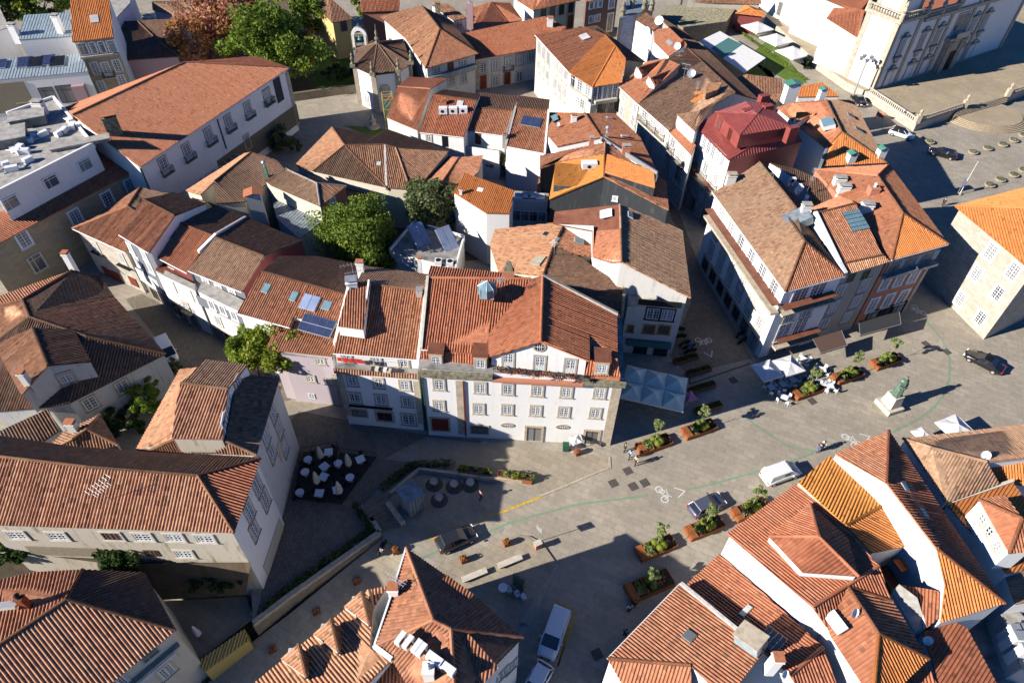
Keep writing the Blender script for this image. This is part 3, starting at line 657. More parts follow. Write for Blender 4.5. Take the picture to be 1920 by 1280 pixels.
mb.lathe(c_, [(.95, -.3), (.95, .75), (.98, .8), (.1, 1.45)], 'skyglass', 8)
for i in range(8):
    a = math.pi*2*i/8; p = Vector((math.cos(a), math.sin(a), 0)); mb.tube(c_+p*.97-Vector((0, 0, .2)), c_+p*.97+Vector((0, 0, .8)), .05, 'galv', 4); mb.tube(c_+p*.97+Vector((0, 0, .8)), c_+Vector((0, 0, 1.47)), .05, 'galv', 4)
mb.build('lantern', AT.root)
mb = MB(); c_ = Vector(G('Z1:830,170', AT.P['r'][2]-.1))-AT.off; mb.box(c_+Vector((0, 0, .25)), (1.3, .8, .9), 'salmonwall'); mb.box(c_+Vector((0, 0, 1.2)), (1.1, .6, 1.2), 'mossy', None, .45); mb.box(c_+Vector((0, 0, 1.85)), (.3, .2, .15), 'mossy'); mb.build('chimney', AT.root)
_A0, _A1 = on_vert('Z1:700,1050', A.P['f'], A.P['g'], -.15), on_vert('Z1:1490,1095', A.P['f'], A.P['g'], -.15); _A0[2] = _A1[2] = 12.2; mb = MB(); _n = 46; _rng = np.random.default_rng(5)
for i in range(_n+1): _p = Vector(_A0+(_A1-_A0)*i/_n)-A.off; mb.tube(_p, _p+Vector((0, 0, .85)), .02, 'iron', 4)
mb.tube(Vector(_A0)-A.off+Vector((0, 0, .85)), Vector(_A1)-A.off+Vector((0, 0, .85)), .035, 'iron', 5); mb.build('railing', A.root); mb = MB()
for i in range(600):
    _t = _rng.random(); _q = np.array(Vector(_A0+(_A1-_A0)*_t)-A.off)+_rng.normal(size=3)*np.array([.1, .12, .13])+np.array([0, 0, .35+.3*math.sin(_t*23)]); _u = _rng.normal(size=3)*.09; _v = _rng.normal(size=3)*.05; mb.poly([_q-_u, _q-_v, _q+_u, _q+_v], 'rust')
mb.build('dry_creeper', A.root)
antenna(AT, 'Z1:760,285', 'abw', 1.3, 200, .9)
strip(AT, ['R', 's Z1:1815,525 13.3'], .3, .25, 'trim_pale'); strip(AT, ['a', 'r'], .3, .3, 'trim_pale')
# ---- white house with the laundry
B2 = bld('townhouse', 'white townhouse with red laundry on its top terrace and a rooftop water box', '''f 665,780 0; g 800,812 0; j S2:620,285 9.3; k S2:1200,335 9.3; l 806,560 =j; m 640,560 =j''', ['jklm:tarfelt'], wall={'*': 'white'}, ov=.12, ridge=None)
B2T = roofpiece(B2, '''a S2:605,155 11.1; b S2:1197,200 =a; c T6:1252,905 /ab*.42; d T6:700,905 /ab*.42; e T6:1262,790 =c-1.7; p T6:830,735 =c-1.7; q T6:765,850 =c''', ['abcqd', 'cepq:t_brown'], 't_terra', 'white', 'attic', ov={'*': .1, 'ab': .35}, zlow=B2.P['j'][2], gutter=['ab'])
roofpiece(B2T, 'i T6:640,1150 @abc; h T6:820,1175 @abc; s T6:862,868 =c+.35; t T6:705,905 =c+.35; i T6:640,1148 =i+1.1; h T6:815,1172 =i', ['ihst'], 't_terra', 'white', 'dormer', .03, 1.4)
strip(B2T, ['t T6:712,890 =c+.3', 'i T6:618,1275 =a+.2'], .3, .25); strip(B2T, ['c', 'b'], .35, .3); strip(B2T, ['h T6:860,868 @abc', 'i T6:822,1180 @abc'], .18, .9)
chimney(B2T, 'T6:740,880', 'abc', 1.2, 1.0, .9, 'plasticwhite', 'galv', .2); chimney(B2T, 'T6:800,770', 'cep', .8, .6, 1.2, 'white'); chimney(B2T, 'T6:1205,935', 'abc', .6, .6, .6, 'greystone', 'galv'); chimney(B2T, 'T6:1210,760', 'cep', .4, .4, 1.6, 'white'); antenna(B2T, 'T6:765,880', 'abc', 3.4, 20, 2.2)
roofpiece(B2, 'a S2:610,258 9.75; b S2:1200,300 9.75; c S2:1200,332 9.3; d S2:612,292 9.3', ['abcd'], 't_old', 't_old', 'tiled_ledge', 0.02, .1, ridge=False)
X = G('S2:700,190', 0)
for q in ('S2:700,180', 'S2:905,200', 'S2:1095,218'): win(B2T, 'ab', q, .95, 1.1)
win(B2, 'jk', 'S2:740,345 S2:922,360 S2:1102,375', 1.0, 1.25, 'grid'); win(B2, 'jk', 'S2:757,460', 1.3, 1.4); win(B2, 'jk', 'S2:940,475', 1.2, 1.4, 'open'); win(B2, 'jk', 'S2:1120,490', 1.1, 1.3)
win(B2, 'jk', 'S2:790,565', 1.7, 1.3, 'shop', 'trim', 'wood_brown'); win(B2, 'jk', 'S2:965,590', 1.7, 1.7, 'arch', 'trim', 'wood_brown'); win(B2, 'jk', 'S2:1130,610', 1.5, 1.6, 'grid'); quoin(B2, 'jk', 'S2:650,300', 'S2:700,580', .7, 'trim'); quoin(B2, 'jk', 'S2:1180,345', 'S2:1215,640', .7, 'trim')
o = wbox(B2, 'jk', 'S2:720,508', 'S2:1020,532', .08, .35, 'iron', 'sign_rail'); 
# ---- pink house with solar panels
B3 = bld('townhouse', 'pale pink house with solar panels and skylights on a red tiled roof', '''a T5:1640,1058 10.4; b T6:305,1158 10.4; c T6:692,930 /ab*.4; d T6:112,768 /ab*.4; e T6:240,665 =c-1.2; h T6:500,668 =c-1.6; i T6:850,735 =c-1.7; q T6:650,1125 @abc; p T6:330,1090 @abc''',
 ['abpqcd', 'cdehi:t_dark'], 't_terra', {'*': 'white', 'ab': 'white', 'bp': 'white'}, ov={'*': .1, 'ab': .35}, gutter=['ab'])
roofpiece(B3, '''a S2:148,130 8.8; b S2:604,178 9.2; c T6:660,1120 @abc; c T6:660,1120 /ab*.35; d T6:330,1100 =c; e T6:200,1150 =a+.7''', ['abcde'], 't_terra', {'*': 'white', 'ab': 'pink'}, 'lower_roof', .3, zlow=0., gutter=['ab'])
B3L = B3
skylight(B3, 'T6:147,890', 'abc', .85, 1.2); skylight(B3, 'T6:338,945', 'abc', .85, 1.2); skylight(B3, 'T6:565,1008', 'abc', 1.1, 1.1); skylight(B3, 'T6:450,990', 'abc', 2.1, 1.9, 'solarpale', 'galv', 'solar_panel', .2, 2)
skylight(B3, 'T6:500,1150', 'abc', 4.0, 2.1, 'solar', 'galv', 'solar_panel', .25, 4, 2)
strip(B3, ['q T6:700,935 =c', 'b T6:600,1300 8.3'], .25, .25)
B3b = roofpiece(B3, '''f 545,745 0; g 665,780 0; a S2:245,160 8.4; b S2:606,195 8.4; c S2:606,170 =b; d S2:245,140 =a''', ['abcd:tarfelt'], 'tarfelt', 'pink', 'front', .05, zlow=0., ridge=None)
win(B3b, 'ab', 'S2:575,345', .8, .8); win(B3b, 'ab', 'S2:455,330', .8, .8); win(B3b, 'ab', 'S2:460,450', .8, .8, 'grid', None); win(B3b, 'ab', 'S2:520,205', .9, .7); wbox(B3b, 'ab', 'S2:300,470', 'S2:680,545', 1.2, .04, 'trim', 'plinth', -.3)
quoin(B3b, 'ab', 'S2:625,300', 'S2:700,590', .8, 'trim')
# ---- the row along the sunken lane on the left
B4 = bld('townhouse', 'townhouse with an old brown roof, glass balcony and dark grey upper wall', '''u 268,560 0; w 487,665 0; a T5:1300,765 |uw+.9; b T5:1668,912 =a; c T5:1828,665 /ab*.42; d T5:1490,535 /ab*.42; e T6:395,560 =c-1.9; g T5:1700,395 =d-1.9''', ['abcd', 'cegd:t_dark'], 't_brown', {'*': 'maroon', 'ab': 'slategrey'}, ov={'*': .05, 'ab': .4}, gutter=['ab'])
roofpiece(B4, 'j T5:1325,890 |uw; k T5:1660,1050 |uw; l T5:1700,960 =k; m T5:1345,800 =j; ', ['jklm:concrete'], 'concrete', {'*': 'white'}, 'terrace', 0, zlow=0., ridge=None)
strip(B4, ['d T5:1495,520 =d', 'a T5:1375,640 @abc'], .4, .3, 'paintwhite'); strip(B4, ['d T5:1495,520 =d', 'g T5:1700,400 =g'], .3, .3, 'mortar')
B4f = roofpiece(B4, 'u 268,560 0; w 487,665 0; a T5:1365,905 |uw-.35; b T5:1735,1085 =a; c T5:1745,1000 =a; d T5:1400,830 =a', ['abcd:concrete'], 'concrete', 'white', 'front', .05, zlow=0., ridge=None)
wbox(B4f, 'ab', 'T5:1375,985', 'T5:1740,1130', 1.7, .05, 'slategrey', 'painted_band')
win(B4f, 'ab', 'T5:1465,1000 T5:1540,1035 T5:1620,1075', .9, 1.2, 'grid', 'paintwhite'); win(B4f, 'ab', 'T5:1510,1110 T5:1660,1175', 1.0, 1.3, 'grid', 'trim_pale'); win(B4f, 'ab', 'T5:1500,1205', 1.8, 2, 'shop', 'trim', 'wood_brown'); win(B4f, 'ab', 'T5:1600,1245', 1.8, 2, 'shop', 'trim', 'wood_brown')
win(B4, 'ab', 'T5:1425,840 T5:1520,900 T5:1610,925', .9, 1.3, 'grid', 'paintwhite')
B5 = bld('townhouse', 'narrow townhouse with smooth red roof, one skylight and plum coloured top floor', '''u 268,560 0; w 487,665 0; a T5:1035,648 |uw+1.0; b T5:1292,782 =a; c T5:1468,522 /ab*.42; d T5:1218,425 /ab*.42; e T5:1690,400 =c-1.7; g T5:1480,330 =d-1.7; h T5:1440,290 =g''', ['abcd', 'cehgd:t_dark'], 't_salmon', {'*': 'white', 'ab': 'maroon'}, ov={'*': .05, 'ab': .4}, gutter=['ab'])
roofpiece(B5, 'j T5:1075,760 |uw-.1; k T5:1330,890 |uw-.1; l T5:1350,830 =k; m T5:1100,700 =j', ['jklm'], 'terracotta' if False else 'brownsheet', {'*': 'white'}, 'terrace', 0, zlow=0., ridge=None)
skylight(B5, 'T5:1195,520', 'abc', .8, 1.5, 'glass'); win(B5, 'ab', 'T5:1115,745 T5:1200,785', .9, 1.3, 'grid', 'paintwhite')
B5f = roofpiece(B5, 'u 268,560 0; w 487,665 0; a T5:1085,775 |uw-.25; b T5:1345,900 =a; c T5:1352,860 =a; d T5:1095,740 =a', ['abcd:concrete'], 'concrete', 'white', 'front', .02, zlow=0., ridge=None)
win(B5f, 'ab', 'T5:1190,870 T5:1310,930', 1.0, 1.4, 'shutter', 'trim_pale'); win(B5f, 'ab', 'T5:1290,1010', 1.0, 1.5, 'french', 'trim', 'frame', 'iron'); win(B5f, 'ab', 'T5:1190,1010 T5:1270,1080 T5:1350,1110', 1.5, 2.3, 'shop', 'trim', 'wood_brown')
B6 = bld('townhouse', 'narrow townhouse with raised red roof and slate grey front with white windows', '''u 268,560 0; w 487,665 0; a T5:820,515 |uw+.75; b T5:1027,643 =a; c T5:1208,385 /ab*.4; d T5:990,272 /ab*.4; e T5:1420,300 =c-1.8; g T5:1200,225 =d-1.5''', ['abcd', 'cegd:t_dark'], 't_terra', {'*': 'white', 'ab': 'slategrey'}, ov={'*': .05, 'ab': .35}, gutter=['ab'])
win(B6, 'ab', 'T5:905,610 T5:1000,660', .9, 1.2, 'grid', 'paintwhite'); win(B6, 'ab', 'T5:955,705 T5:1040,745', 1.0, 1.4, 'grid', 'paintwhite'); win(B6, 'ab', 'T5:985,800 T5:1060,850', 1.0, 1.5, 'french', 'paintwhite'); win(B6, 'ab', 'T5:1080,930', 1.8, 2.2, 'shop', 'trim', 'wood_brown')
wbox(B6, 'ab', 'T5:935,780', 'T5:1100,870', 2.3, .04, 'white', 'painted_band')
B7 = bld('stone_house', 'pale stone house at the lane corner with red painted shop panels', '''a T5:500,474 7.6; b T5:868,640 7.6; d T5:885,322 /ab*.42; e T5:970,190 =d; c T5:960,370 =d; h T5:1430,292 =d-1.2; i T5:1200,375 =d-1.5''', ['abcd', 'aed', 'dehic:t_dark'], 't_terra', {'*': 'ashlar_pale'}, ov=.3, gutter=['ab'])
win(B7, 'ab', 'T5:665,600 T5:845,680', .9, 1.5, 'grid', 'trim_pale'); wbox(B7, 'ab', 'T5:645,625', 'T5:720,655', .12, .5, 'iron', 'balcony'); wbox(B7, 'ab', 'T5:825,715', 'T5:915,750', .12, .5, 'iron', 'balcony')
wbox(B7, 'ab', 'T5:715,755', 'T5:840,825', 1.7, .1, 'wood_red', 'shop_panel'); wbox(B7, 'ab', 'T5:885,800', 'T5:965,880', 1.5, .1, 'wood_red', 'shop_panel'); win(B7, 'ab', 'T5:765,770', .8, .9, 'small', None)
skylight(B7, 'T5:1165,305', 'deh', 1.0, .8, 'curtain'); 
# ================================================================ centre blocks
C1 = bld('old_house', 'old house with many-faced weathered roof and white mortared ridges near the chapel square', '''a T2:345,1140 7.5; b T2:600,878 7.5; c T2:690,1005 10; d T2:470,1185 7.5; m T2:965,1000 10.2; f T6:975,190 7.5; q T2:740,1062 9.6; n T2:1040,1022 10; h T6:1142,205 7.5; o T2:1410,1045 8.3; k T6:1195,190 7.3; r T2:900,940 8.4; s T2:985,895 7.7; e T6:505,110 7; g T6:945,228 7''',
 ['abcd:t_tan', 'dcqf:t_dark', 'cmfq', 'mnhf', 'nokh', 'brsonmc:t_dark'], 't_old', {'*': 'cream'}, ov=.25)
strip(C1, ['m', 'f'], .3, .1, 'mortar', 'hip_mortar'); skylight(C1, 'T2:925,1135', 'cmf', .7, .7, 'curtain')
C1b = bld('outhouse', 'low roof in shade behind the round green tree', 'a T6:545,405 5; b T6:700,200 5.5; c T6:950,232 5.5; d T6:860,330 4.8; e T6:700,410 4.6', ['abcde'], 't_dark', 'cream', ov=.1)
C2 = bld('old_house', 'smooth tiled house with lit narrow roof leaning on the weathered house', 'a T2:1402,1082 7.0; r T2:1475,1090 8.6; s T6:1310,225 8.6; t T6:1200,205 7.0; b T2:1645,1075 8.0; u T6:1612,80 8.0; v T6:1435,262 7.2', ['arst', 'rbuvs'], 't_terra', 'cream', ov=.1)
C3 = bld('white_house', 'tall white walled house with bright orange roof beside the trees', 'a T6:1440,225 9.6; b T6:1518,90 10.6; c T6:1860,212 10.2; d T6:1830,372 9.2; e T6:1665,368 9.2', ['abcde'], 't_orange', {'*': 'white'}, ov=.1)
skylight(C3, 'T6:1625,210', 'abc', .9, .7, 'plasticwhite', 'plasticwhite'); chimney(C3, 'T6:1490,240', 'abc', .4, .4, .8, 'white')
C3b = bld('terrace_house', 'low white house with glass front and railed roof terrace', 'a T7:62,300 5; b T7:85,212 5; c T7:328,232 5; d T7:320,312 5', ['abcd:concrete'], wall='white', ov=.05, ridge=None)
strip(C3b, ['a', 'd'], .08, .8, 'paintwhite', 'railing'); win(C3b, 'ad', 'T7:105,385 T7:290,395*4', 1.2, 1.8, 'shop', 'paintwhite', 'paintwhite')
for i, q in enumerate(('T7:120,270', 'T7:170,262', 'T7:215,265', 'T7:270,275')):
    X, Mx = frame_on(C3b, q, 'abc'); mb = MB(); mb.box((0, 0, .35), (1.3, .9, .06), 'plasticwhite', Mx)
    for sx in (-1, 1):
        for sy in (-1, 1): mb.box((sx*.55, sy*.35, .17), (.06, .06, .34), 'plasticwhite', Mx)
    mb.box((0, .4, .6), (1.2, .06, .5), 'plasticwhite', Mx); mb.build('bench', C3b.root)
C4 = bld('chapel_side_house', 'house with smooth bright red roof joined to the scaffolded chapel', 'a T2:1052,600 10; b T2:1130,535 9; c T2:1396,545 9; d T2:1280,616 10; e T2:975,812 7.6; g T2:1190,902 7.6; f T2:1100,842 7.9', ['abcd', 'adge'], 't_salmon', 'white_dirty', ov=.1, cat='house')
C5 = bld('terraced_house', 'terraced house with three air conditioners on its red roof', 'a T2:1205,915 7.5; b T2:1512,950 7.5; c T2:1602,697 /ab*.42; d T2:1300,655 /ab*.42; e T2:1370,620 =c-1.0; f T2:1625,652 =c-1.0', ['abcd', 'dcfe:t_dark'], 't_red', 'white', ov=.1, gutter=['ab'])
aircon(C5, 'T2:1368,790', 'abc', 3, .1, 1.7, 1.4, .9, 1.1); skylight(C5, 'T2:1485,722', 'abc', 1.1, 1.3, 'curtain'); chimney(C5, 'T2:1375,722', 'abc', .8, .5, .6, 'terracotta')
win(C5, 'ab', 'T2:1270,955', .8, 1.1); win(C5, 'ab', 'T2:1380,970', 1, 2, 'door', None, 'black')
C6 = bld('terraced_house', 'terraced house with plain red roof above a small railed lawn terrace', 'a T2:1522,903 7.5; b T2:1795,940 7.5; c T2:1848,765 /ab*.42; d T2:1572,745 /ab*.42; e T2:1618,640 =c-1.2; f T2:1890,668 =c-1.2', ['abcd', 'dcfe:t_dark'], 't_terra', 'white', ov=.1, gutter=['ab'])
win(C6, 'ab', 'T2:1610,960', 1, 2, 'door', None, 'wood_brown')
C7 = bld('terraced_house', 'terraced house with a black solar panel and white gable edge', 'a T3:32,1008 7.8; b T3:300,1058 7.8; c T3:326,765 /ab*.40; d T3:100,743 /ab*.40; e T3:120,662 =c-1.2; f T3:335,690 =c-1.2', ['abcd', 'dcfe:t_dark'], 't_terra', 'white', ov=.05)
strip(C7, ['b', 'c'], .3, .25, 'paintwhite'); strip(C7, ['a', 'd'], .3, .25, 'greystone'); skylight(C7, 'T3:208,845', 'abc', 3.4, 1.9, 'solar', 'galv', 'solar_panel', .15, 2); chimney(C7, 'T3:20,965', 'abc', .6, .6, .9, 'greystone'); antenna(C7, 'T3:45,950', 'abc', 1.8, 20)
C7b = bld('conservatory', 'glazed garden room with pale sheet roof and washing behind its panes', 'a T3:30,1105 4.6; b T3:218,1150 4.6; c T3:238,1055 5.8; d T3:45,1018 5.8', ['abcd:polysheet'], wall={'*': 'greystone'}, ov=.02, ridge=None)
win(C7b, 'ab', 'T3:48,1155 T3:195,1180*5', 1.0, 1.5, 'shop', 'paintwhite', 'paintwhite')
C6b = bld('garden_terrace', 'white terrace block with artificial grass and white balustrade', 'a T2:1500,1035 4.6; b T2:1755,1075 4.6; c T2:1775,1010 4.6; d T2:1520,985 4.6', ['abcd:lawn'], wall='white', ov=0, ridge=None, cat='terrace')
strip(C6b, ['a', 'b'], .1, .8, 'paintwhite', 'balustrade'); win(C6b, 'ab', 'T2:1690,1145', 1.6, .9, 'shop', None, 'paintwhite')
C6c = bld('patio_house', 'low white patio block between the terraces', 'a T2:1395,1050 4; b T2:1500,1075 4; c T2:1515,1010 4; d T2:1400,985 4', ['abcd:concrete'], wall='white', ov=0, ridge=None, cat='house')
C8 = bld('town_house', 'house with broad shaded roof and metal cowl chimney at the bend of the lane', '''a T3:335,778 10; r T3:580,785 12.2; s T3:688,952 12.2; b T3:385,1015 10; x T3:322,940 9.8; e T3:785,785 10; f T3:960,952 10; g T3:1088,1210 10.4; h T3:1078,1195 11.4; ''', ['arsbx', 'refghs:t_terra'], 't_salmon', {'*': 'white'}, ov=.1)
chimney(C8, 'T3:500,840', 'rsb', .9, .6, .9, 'white'); chimney(C8, 'T3:620,1010', 'rsb', .7, .7, 1.2, 'salmonwall', 'greystone'); chimney(C8, 'T3:728,950', 'rfg', .4, .4, .9, 'galv', style='cowl'); chimney(C8, 'T3:858,1070', 'rfg', 1.2, .7, 1.3, 'salmonwall', 'greystone')
skylight(C8, 'T3:370,820', 'rsb', 1.8, 1.0, 'skyglass', 'iron'); strip(C8, ['s', 'h'], .25, .2, 'galv', 'flashing'); dish(C8, 'T3:390,885', 'rsb', .3, -100, .6); skylight(C8, 'T3:745,818', 'ref', .5, 1.1, 'curtain'); skylight(C8, 'T3:848,945', 'ref', .5, 1.1, 'curtain')
C9 = bld('slate_clad_house', 'house with black slate hung gable wall and orange metal roofs', '''a Z7:692,1138 8.6; g Z7:1240,912 12.6; r Z7:1252,572 12.6; s Z7:1246,690 12.6; c Z7:602,705 9.0; d Z7:600,842 8.8; p Z7:760,778 9.2; b Z7:1886,1248 8.6; e Z7:1862,962 8.8; f Z7:1745,898 9.4''',
 ['agsp', 'psrcd:t_terra', 'gbefrs:t_terra'], 't_orange2', {'*': 'charcoal'}, ov=.12)
roofpiece(C9, 'p Z7:1272,690 12.9; q Z7:1738,862 11.2; t Z7:1748,1022 11.2; o Z7:1250,868 12.9', ['pqto'], 't_orange', 'charcoal', 'raised_roof', .03, 1.5)
roofpiece(C9, 'p Z7:752,772 11.1; q Z7:1060,800 11.6; t Z7:1088,892 11.4; o Z7:990,1008 10.7; u Z7:735,992 10.3', ['pqtou'], 't_orange2', 'charcoal', 'raised_roof', .03, 2)
win(C9, 'gb', 'Z7:1350,1132', .5, .5, 'small', 'paintwhite'); aircon(C9, 'Z7:1090,830', 'ags', 1, .1, 1, 2.2, 1.2, .9)
C9b = bld('brick_outhouse', 'small brick red outhouse with steel flue behind the slate house', 'a Z7:575,985 6; b Z7:612,845 7; c Z7:740,850 7; d Z7:700,950 6', ['abcd'], 't_salmon', 'maroon', ov=.05, cat='outhouse')
C10 = bld('lane_house', 'tall house with rusty sheet roof and big brown slope over the dark lane', '''e T7:1252,487 10.6; f T7:1312,955 10.4; r T7:820,308 /ef*.42; s T7:832,706 =r-.2; m T7:826,480 =r; a T7:368,358 11.4; b T7:358,442 11.2; t T7:628,492 12.2; u T7:632,672 11.8; v T7:760,712 12.4''',
 ['refsm', 'arm' 'tb:brownsheet', 'msvut:t_salmon'], 't_brown', {'*': 'white_dirty'}, ov={'*': .1, 'ef': .4, 'fs': .35})
skylight(C10, 'T7:725,372', 'arm', 1.6, 1.6, 'plasticwhite', 'plasticwhite'); skylight(C10, 'T7:890,383', 'ref', 1.2, .7, 'glass', 'paintwhite')
C10f = roofpiece(C10, 'n T7:880,860 8.3; o T7:1255,965 8.3; w T7:1225,1020 8.3; i T7:870,990 8.3', ['inow'], 'concrete', 'white_dirty', 'balcony_front', .02, zlow=0., ridge=None)
_ = bld('corner_front', 'x', '', [], ) if False else None
C10g = bld('pale_lane_house', 'pale stained front with dark grid windows above ochre framed windows, beside the green awnings', '''u S3:868,150 0; v S3:1165,178 0; a T7:872,1010 |uv; b T7:1245,1010 |uv; c T7:1262,955 =b+.5; d T7:880,900 =b+.5''', ['abcd:concrete'], wall='white_dirty', ov=.02, ridge=None)
wbox(C10g, 'ab', 'T7:945,995', 'T7:1245,1010', .9, .12, 'iron', 'railing', .3); win(C10g, 'ab', 'T7:1050,1062 T7:1147,1070', 1.6, 1.5, 'grid', 'iron', 'frame'); win(C10g, 'ab', 'T7:1022,1168 T7:1125,1172', 1.3, 1.1, 'grid', 'ochretrim', 'wood_brown'); win(C10g, 'ab', 'T7:893,1165', .6, .8, 'small', 'ochretrim', 'wood_brown')
wbox(C10g, 'ab', 'S3:868,60', 'S3:1175,85', .9, .5, 'canvas_teal', 'fascia', -.2); win(C10g, 'ab', 'S3:960,130', 1.8, 1.6, 'shop', None, 'iron'); win(C10g, 'ab', 'S3:1100,145', 1.8, 1.6, 'shop', None, 'iron')
C11 = bld('canal_tile_house', 'house with pink tan west slope and dark round-tiled east slope', '''a T6:1728,480 9.2; b T7:440,428 11.2; c T7:362,592 11.4; d T7:290,800 11.8; e T6:1748,770 9.6; f T6:1690,590 9.3; g T7:618,487 9.9; h T7:632,672 9.9; n T7:520,660 10.6; i T7:850,872 9.8; j T7:836,1068 9.9''',
 ['abcdef', 'bghnc:t_terra', 'cnijd:t_dark'], 't_tan', 'cream', ov=.12)
strip(C11, ['i', 'j'], .35, .3, 'mossy'); skylight(C11, 'T7:255,698', 'abd', 1.9, 1.4, 'polysheet', 'concrete'); skylight(C11, 'T7:303,515', 'abd', .9, .5, 'glass'); skylight(C11, 'T7:537,563', 'bgh', 1.0, 1.3, 'skyglass'); antenna(C11, 'T7:365,640', 'bgh', 2, 60)
C12 = bld('lantern_house', 'hip roofed attic with thick white mortar ridges over ochre walls', 'a T6:132,142 9.2; b T6:285,62 9.2; r T6:300,72 10.0; s T6:495,162 10.4; c T6:700,182 9.2; d T6:518,322 9.2; e T6:180,178 9.1', ['abrsde:t_brown', 'scd', 'brsc:t_dark'], 't_old', {'*': 'cream', 'cd': 'salmonwall'}, ov=.15, ridge='white')
win(C12, 'cd', 'T6:605,300', 1, 1.4, 'grid', 'paintwhite')
C12b = bld('zinc_annex', 'annex with faded blue zinc roof in the courtyard', 'a T6:190,300 6.5; b T6:335,240 7; c T6:545,412 6.5; d T6:372,545 6; e T6:215,400 6', ['abcde:zincdark'], wall='white_dirty', ov=.05, ridge=None, cat='annex')
C12c = bld('lean_to', 'small tiled lean-to by the courtyard tree', 'a T6:528,452 5.5; b T6:690,392 5.5; c T6:722,402 5; d T6:562,508 4.6', ['abcd'], 't_old', 'greystone', ov=.05, ridge=None, cat='lean-to')
C13 = bld('canal_tile_barn', 'long house with deep ribbed dark tiles and a metal flue', 'a T5:1285,212 8; b T1:1690,1062 8.4; r T1:1740,1052 9.6; s T5:1482,150 9.8; n T5:1385,242 8.6; c T1:1918,1110 9; g T6:275,72 9; h T6:130,180 8.4; k T6:0,290 8; l T5:1498,300 8.4', ['abrsn:t_tan', 'rcghkls:t_dark'], 't_old', 'cream', ov=.15)
chimney(C13, 'T1:1840,1190', 'rcg', .4, .4, .9, 'copper', style='cowl')
chimney(C12b, 'T6:100,390', 'abc', 1.9, 1.5, 4.0, 'white_dirty', 't_terra' if False else 'terracotta', .3, 'gable', 5)
C14 = bld('solar_block', 'flat roofed white block with two tilted solar collectors between the trees', 'a T6:1000,628 5; b T6:1165,435 5; c T6:1512,535 5; d T6:1455,742 5; e T6:1245,655 5', ['abcd:tarfelt'], wall='white', ov=0, ridge=None, cat='building')
strip(C14, ['a', 'b', 'c', 'd'], .25, .35, 'white'); win(C14, 'ad', 'T6:1160,740', 1, 1, 'small', None)
for q in ('T6:1195,545', 'T6:1385,570'):
    X, Mx = frame_on(C14, q, 'abc'); Mz = Matrix.Translation(Mx.translation) @ Matrix.Rotation(rad(35), 4, 'Z') @ Matrix.Rotation(rad(38), 4, 'X'); mb = MB(); mb.box((0, .2, 1.1), (2.3, 3.6, .12), 'galv', Mz); o = mb.build('solar_panel', C14.root)
    mb = MB()
    for sx in (-1, 1): mb.box((sx*.55, .2, 1.18), (1.02, 3.4, .04), 'solarpale', Mz)
    mb.build('panel', o); mb = MB()
    for sx in (-1, 1):
        for sy in (-1, 1): p = Mz @ Vector((sx*1., .2+sy*1.5, 1.05)); mb.tube((p.x, p.y, Mx.translation.z), p, .04, 'galv', 5)
    mb.build('stand', o)
for q in ('T6:1335,715', 'T6:1415,722'):
    X, Mx = frame_on(C14, q, 'abc'); mb = MB(); mb.box((0, 0, .3), (.95, .95, .6), 'plasticwhite', Mx); o = mb.build('air_conditioner', C14.root); mb = MB(); mb.lathe(Mx @ Vector((0, 0, .6)), [(.36, 0), (.36, .05), (.1, .06)], 'iron', 14); mb.build('fan_grille', o)
# ================================================================ upper left
L1 = bld('convent', 'long white convent wing with iron balconies, banner and big red hipped roof', '''e T2:305,470 11.8; g T1:968,1158 11.6; x T1:500,795 /eg*.33; p T1:1275,432 /eg*.33; k T2:72,390 12.6; n T1:445,742 12.4''', ['egxp', 'pxn', 'epk'], 't_salmon', {'*': 'white', 'ek': 'greystone'}, ov={'*': .45, 'eg': .5, 'xg': .1}, cat='building', gutter=['eg'])
quoin(L1, 'eg', 'T2:285,500', 'T2:345,880', .9, 'trim'); chimney(L1, 'T1:800,925', 'egx', 1.9, 1.1, 2.6, 'mossy', 'terracotta', .5)
win(L1, 'eg', 'T1:1135,1145 T1:1295,1050 T1:1445,940 T1:1582,850 T1:1715,760 T1:1845,670', 1.4, 2.6, 'french', 'trim', 'frame', 'darkgreen'); win(L1, 'eg', 'T2:155,665', 1.4, 2.6, 'french', 'trim', 'frame', 'darkgreen')
wbox(L1, 'eg', 'T2:205,630', 'T2:252,615', 4.2, .08, 'shirt_black', 'banner'); quoin(L1, 'eg', 'T1:1500,825', 'T1:1560,1030', .15, 'darkgreen', .15); quoin(L1, 'eg', 'T5:972,60', 'T5:1030,205', .15, 'darkgreen', .15)
wbox(L1, 'eg', 'T2:345,700', 'T1:1500,1120', 3.6, .06, 'rubble', 'stone_base', -2.0); win(L1, 'eg', 'T1:1710,980', 1.2, 2, 'grid', 'trim')
L2 = bld('stone_wing', 'long low stone wing with red roof along the sloping alley', '''a T1:965,1160 9.2; b T5:-160,660 9.2; c T5:-160,440 /ab*.38; d T1:705,1125 /ab*.38; e T1:520,800 =d+1.6''', ['abcde'], 't_red', 'ashlar', ov={'*': .35, 'cd': 0, 'ae': .05}, cat='building', gutter=False)
win(L2, 'ab', 'T5:903,180 T5:745,270 T5:523,395 T5:165,550', 1.5, 1.9, 'grid', 'paintwhite'); win(L2, 'ab', 'T5:258,710', 1.8, 2.6, 'shop', 'trim_pale', 'frame'); quoin(L2, 'ab', 'T5:803,150', 'T5:830,250', .5, 'trim')
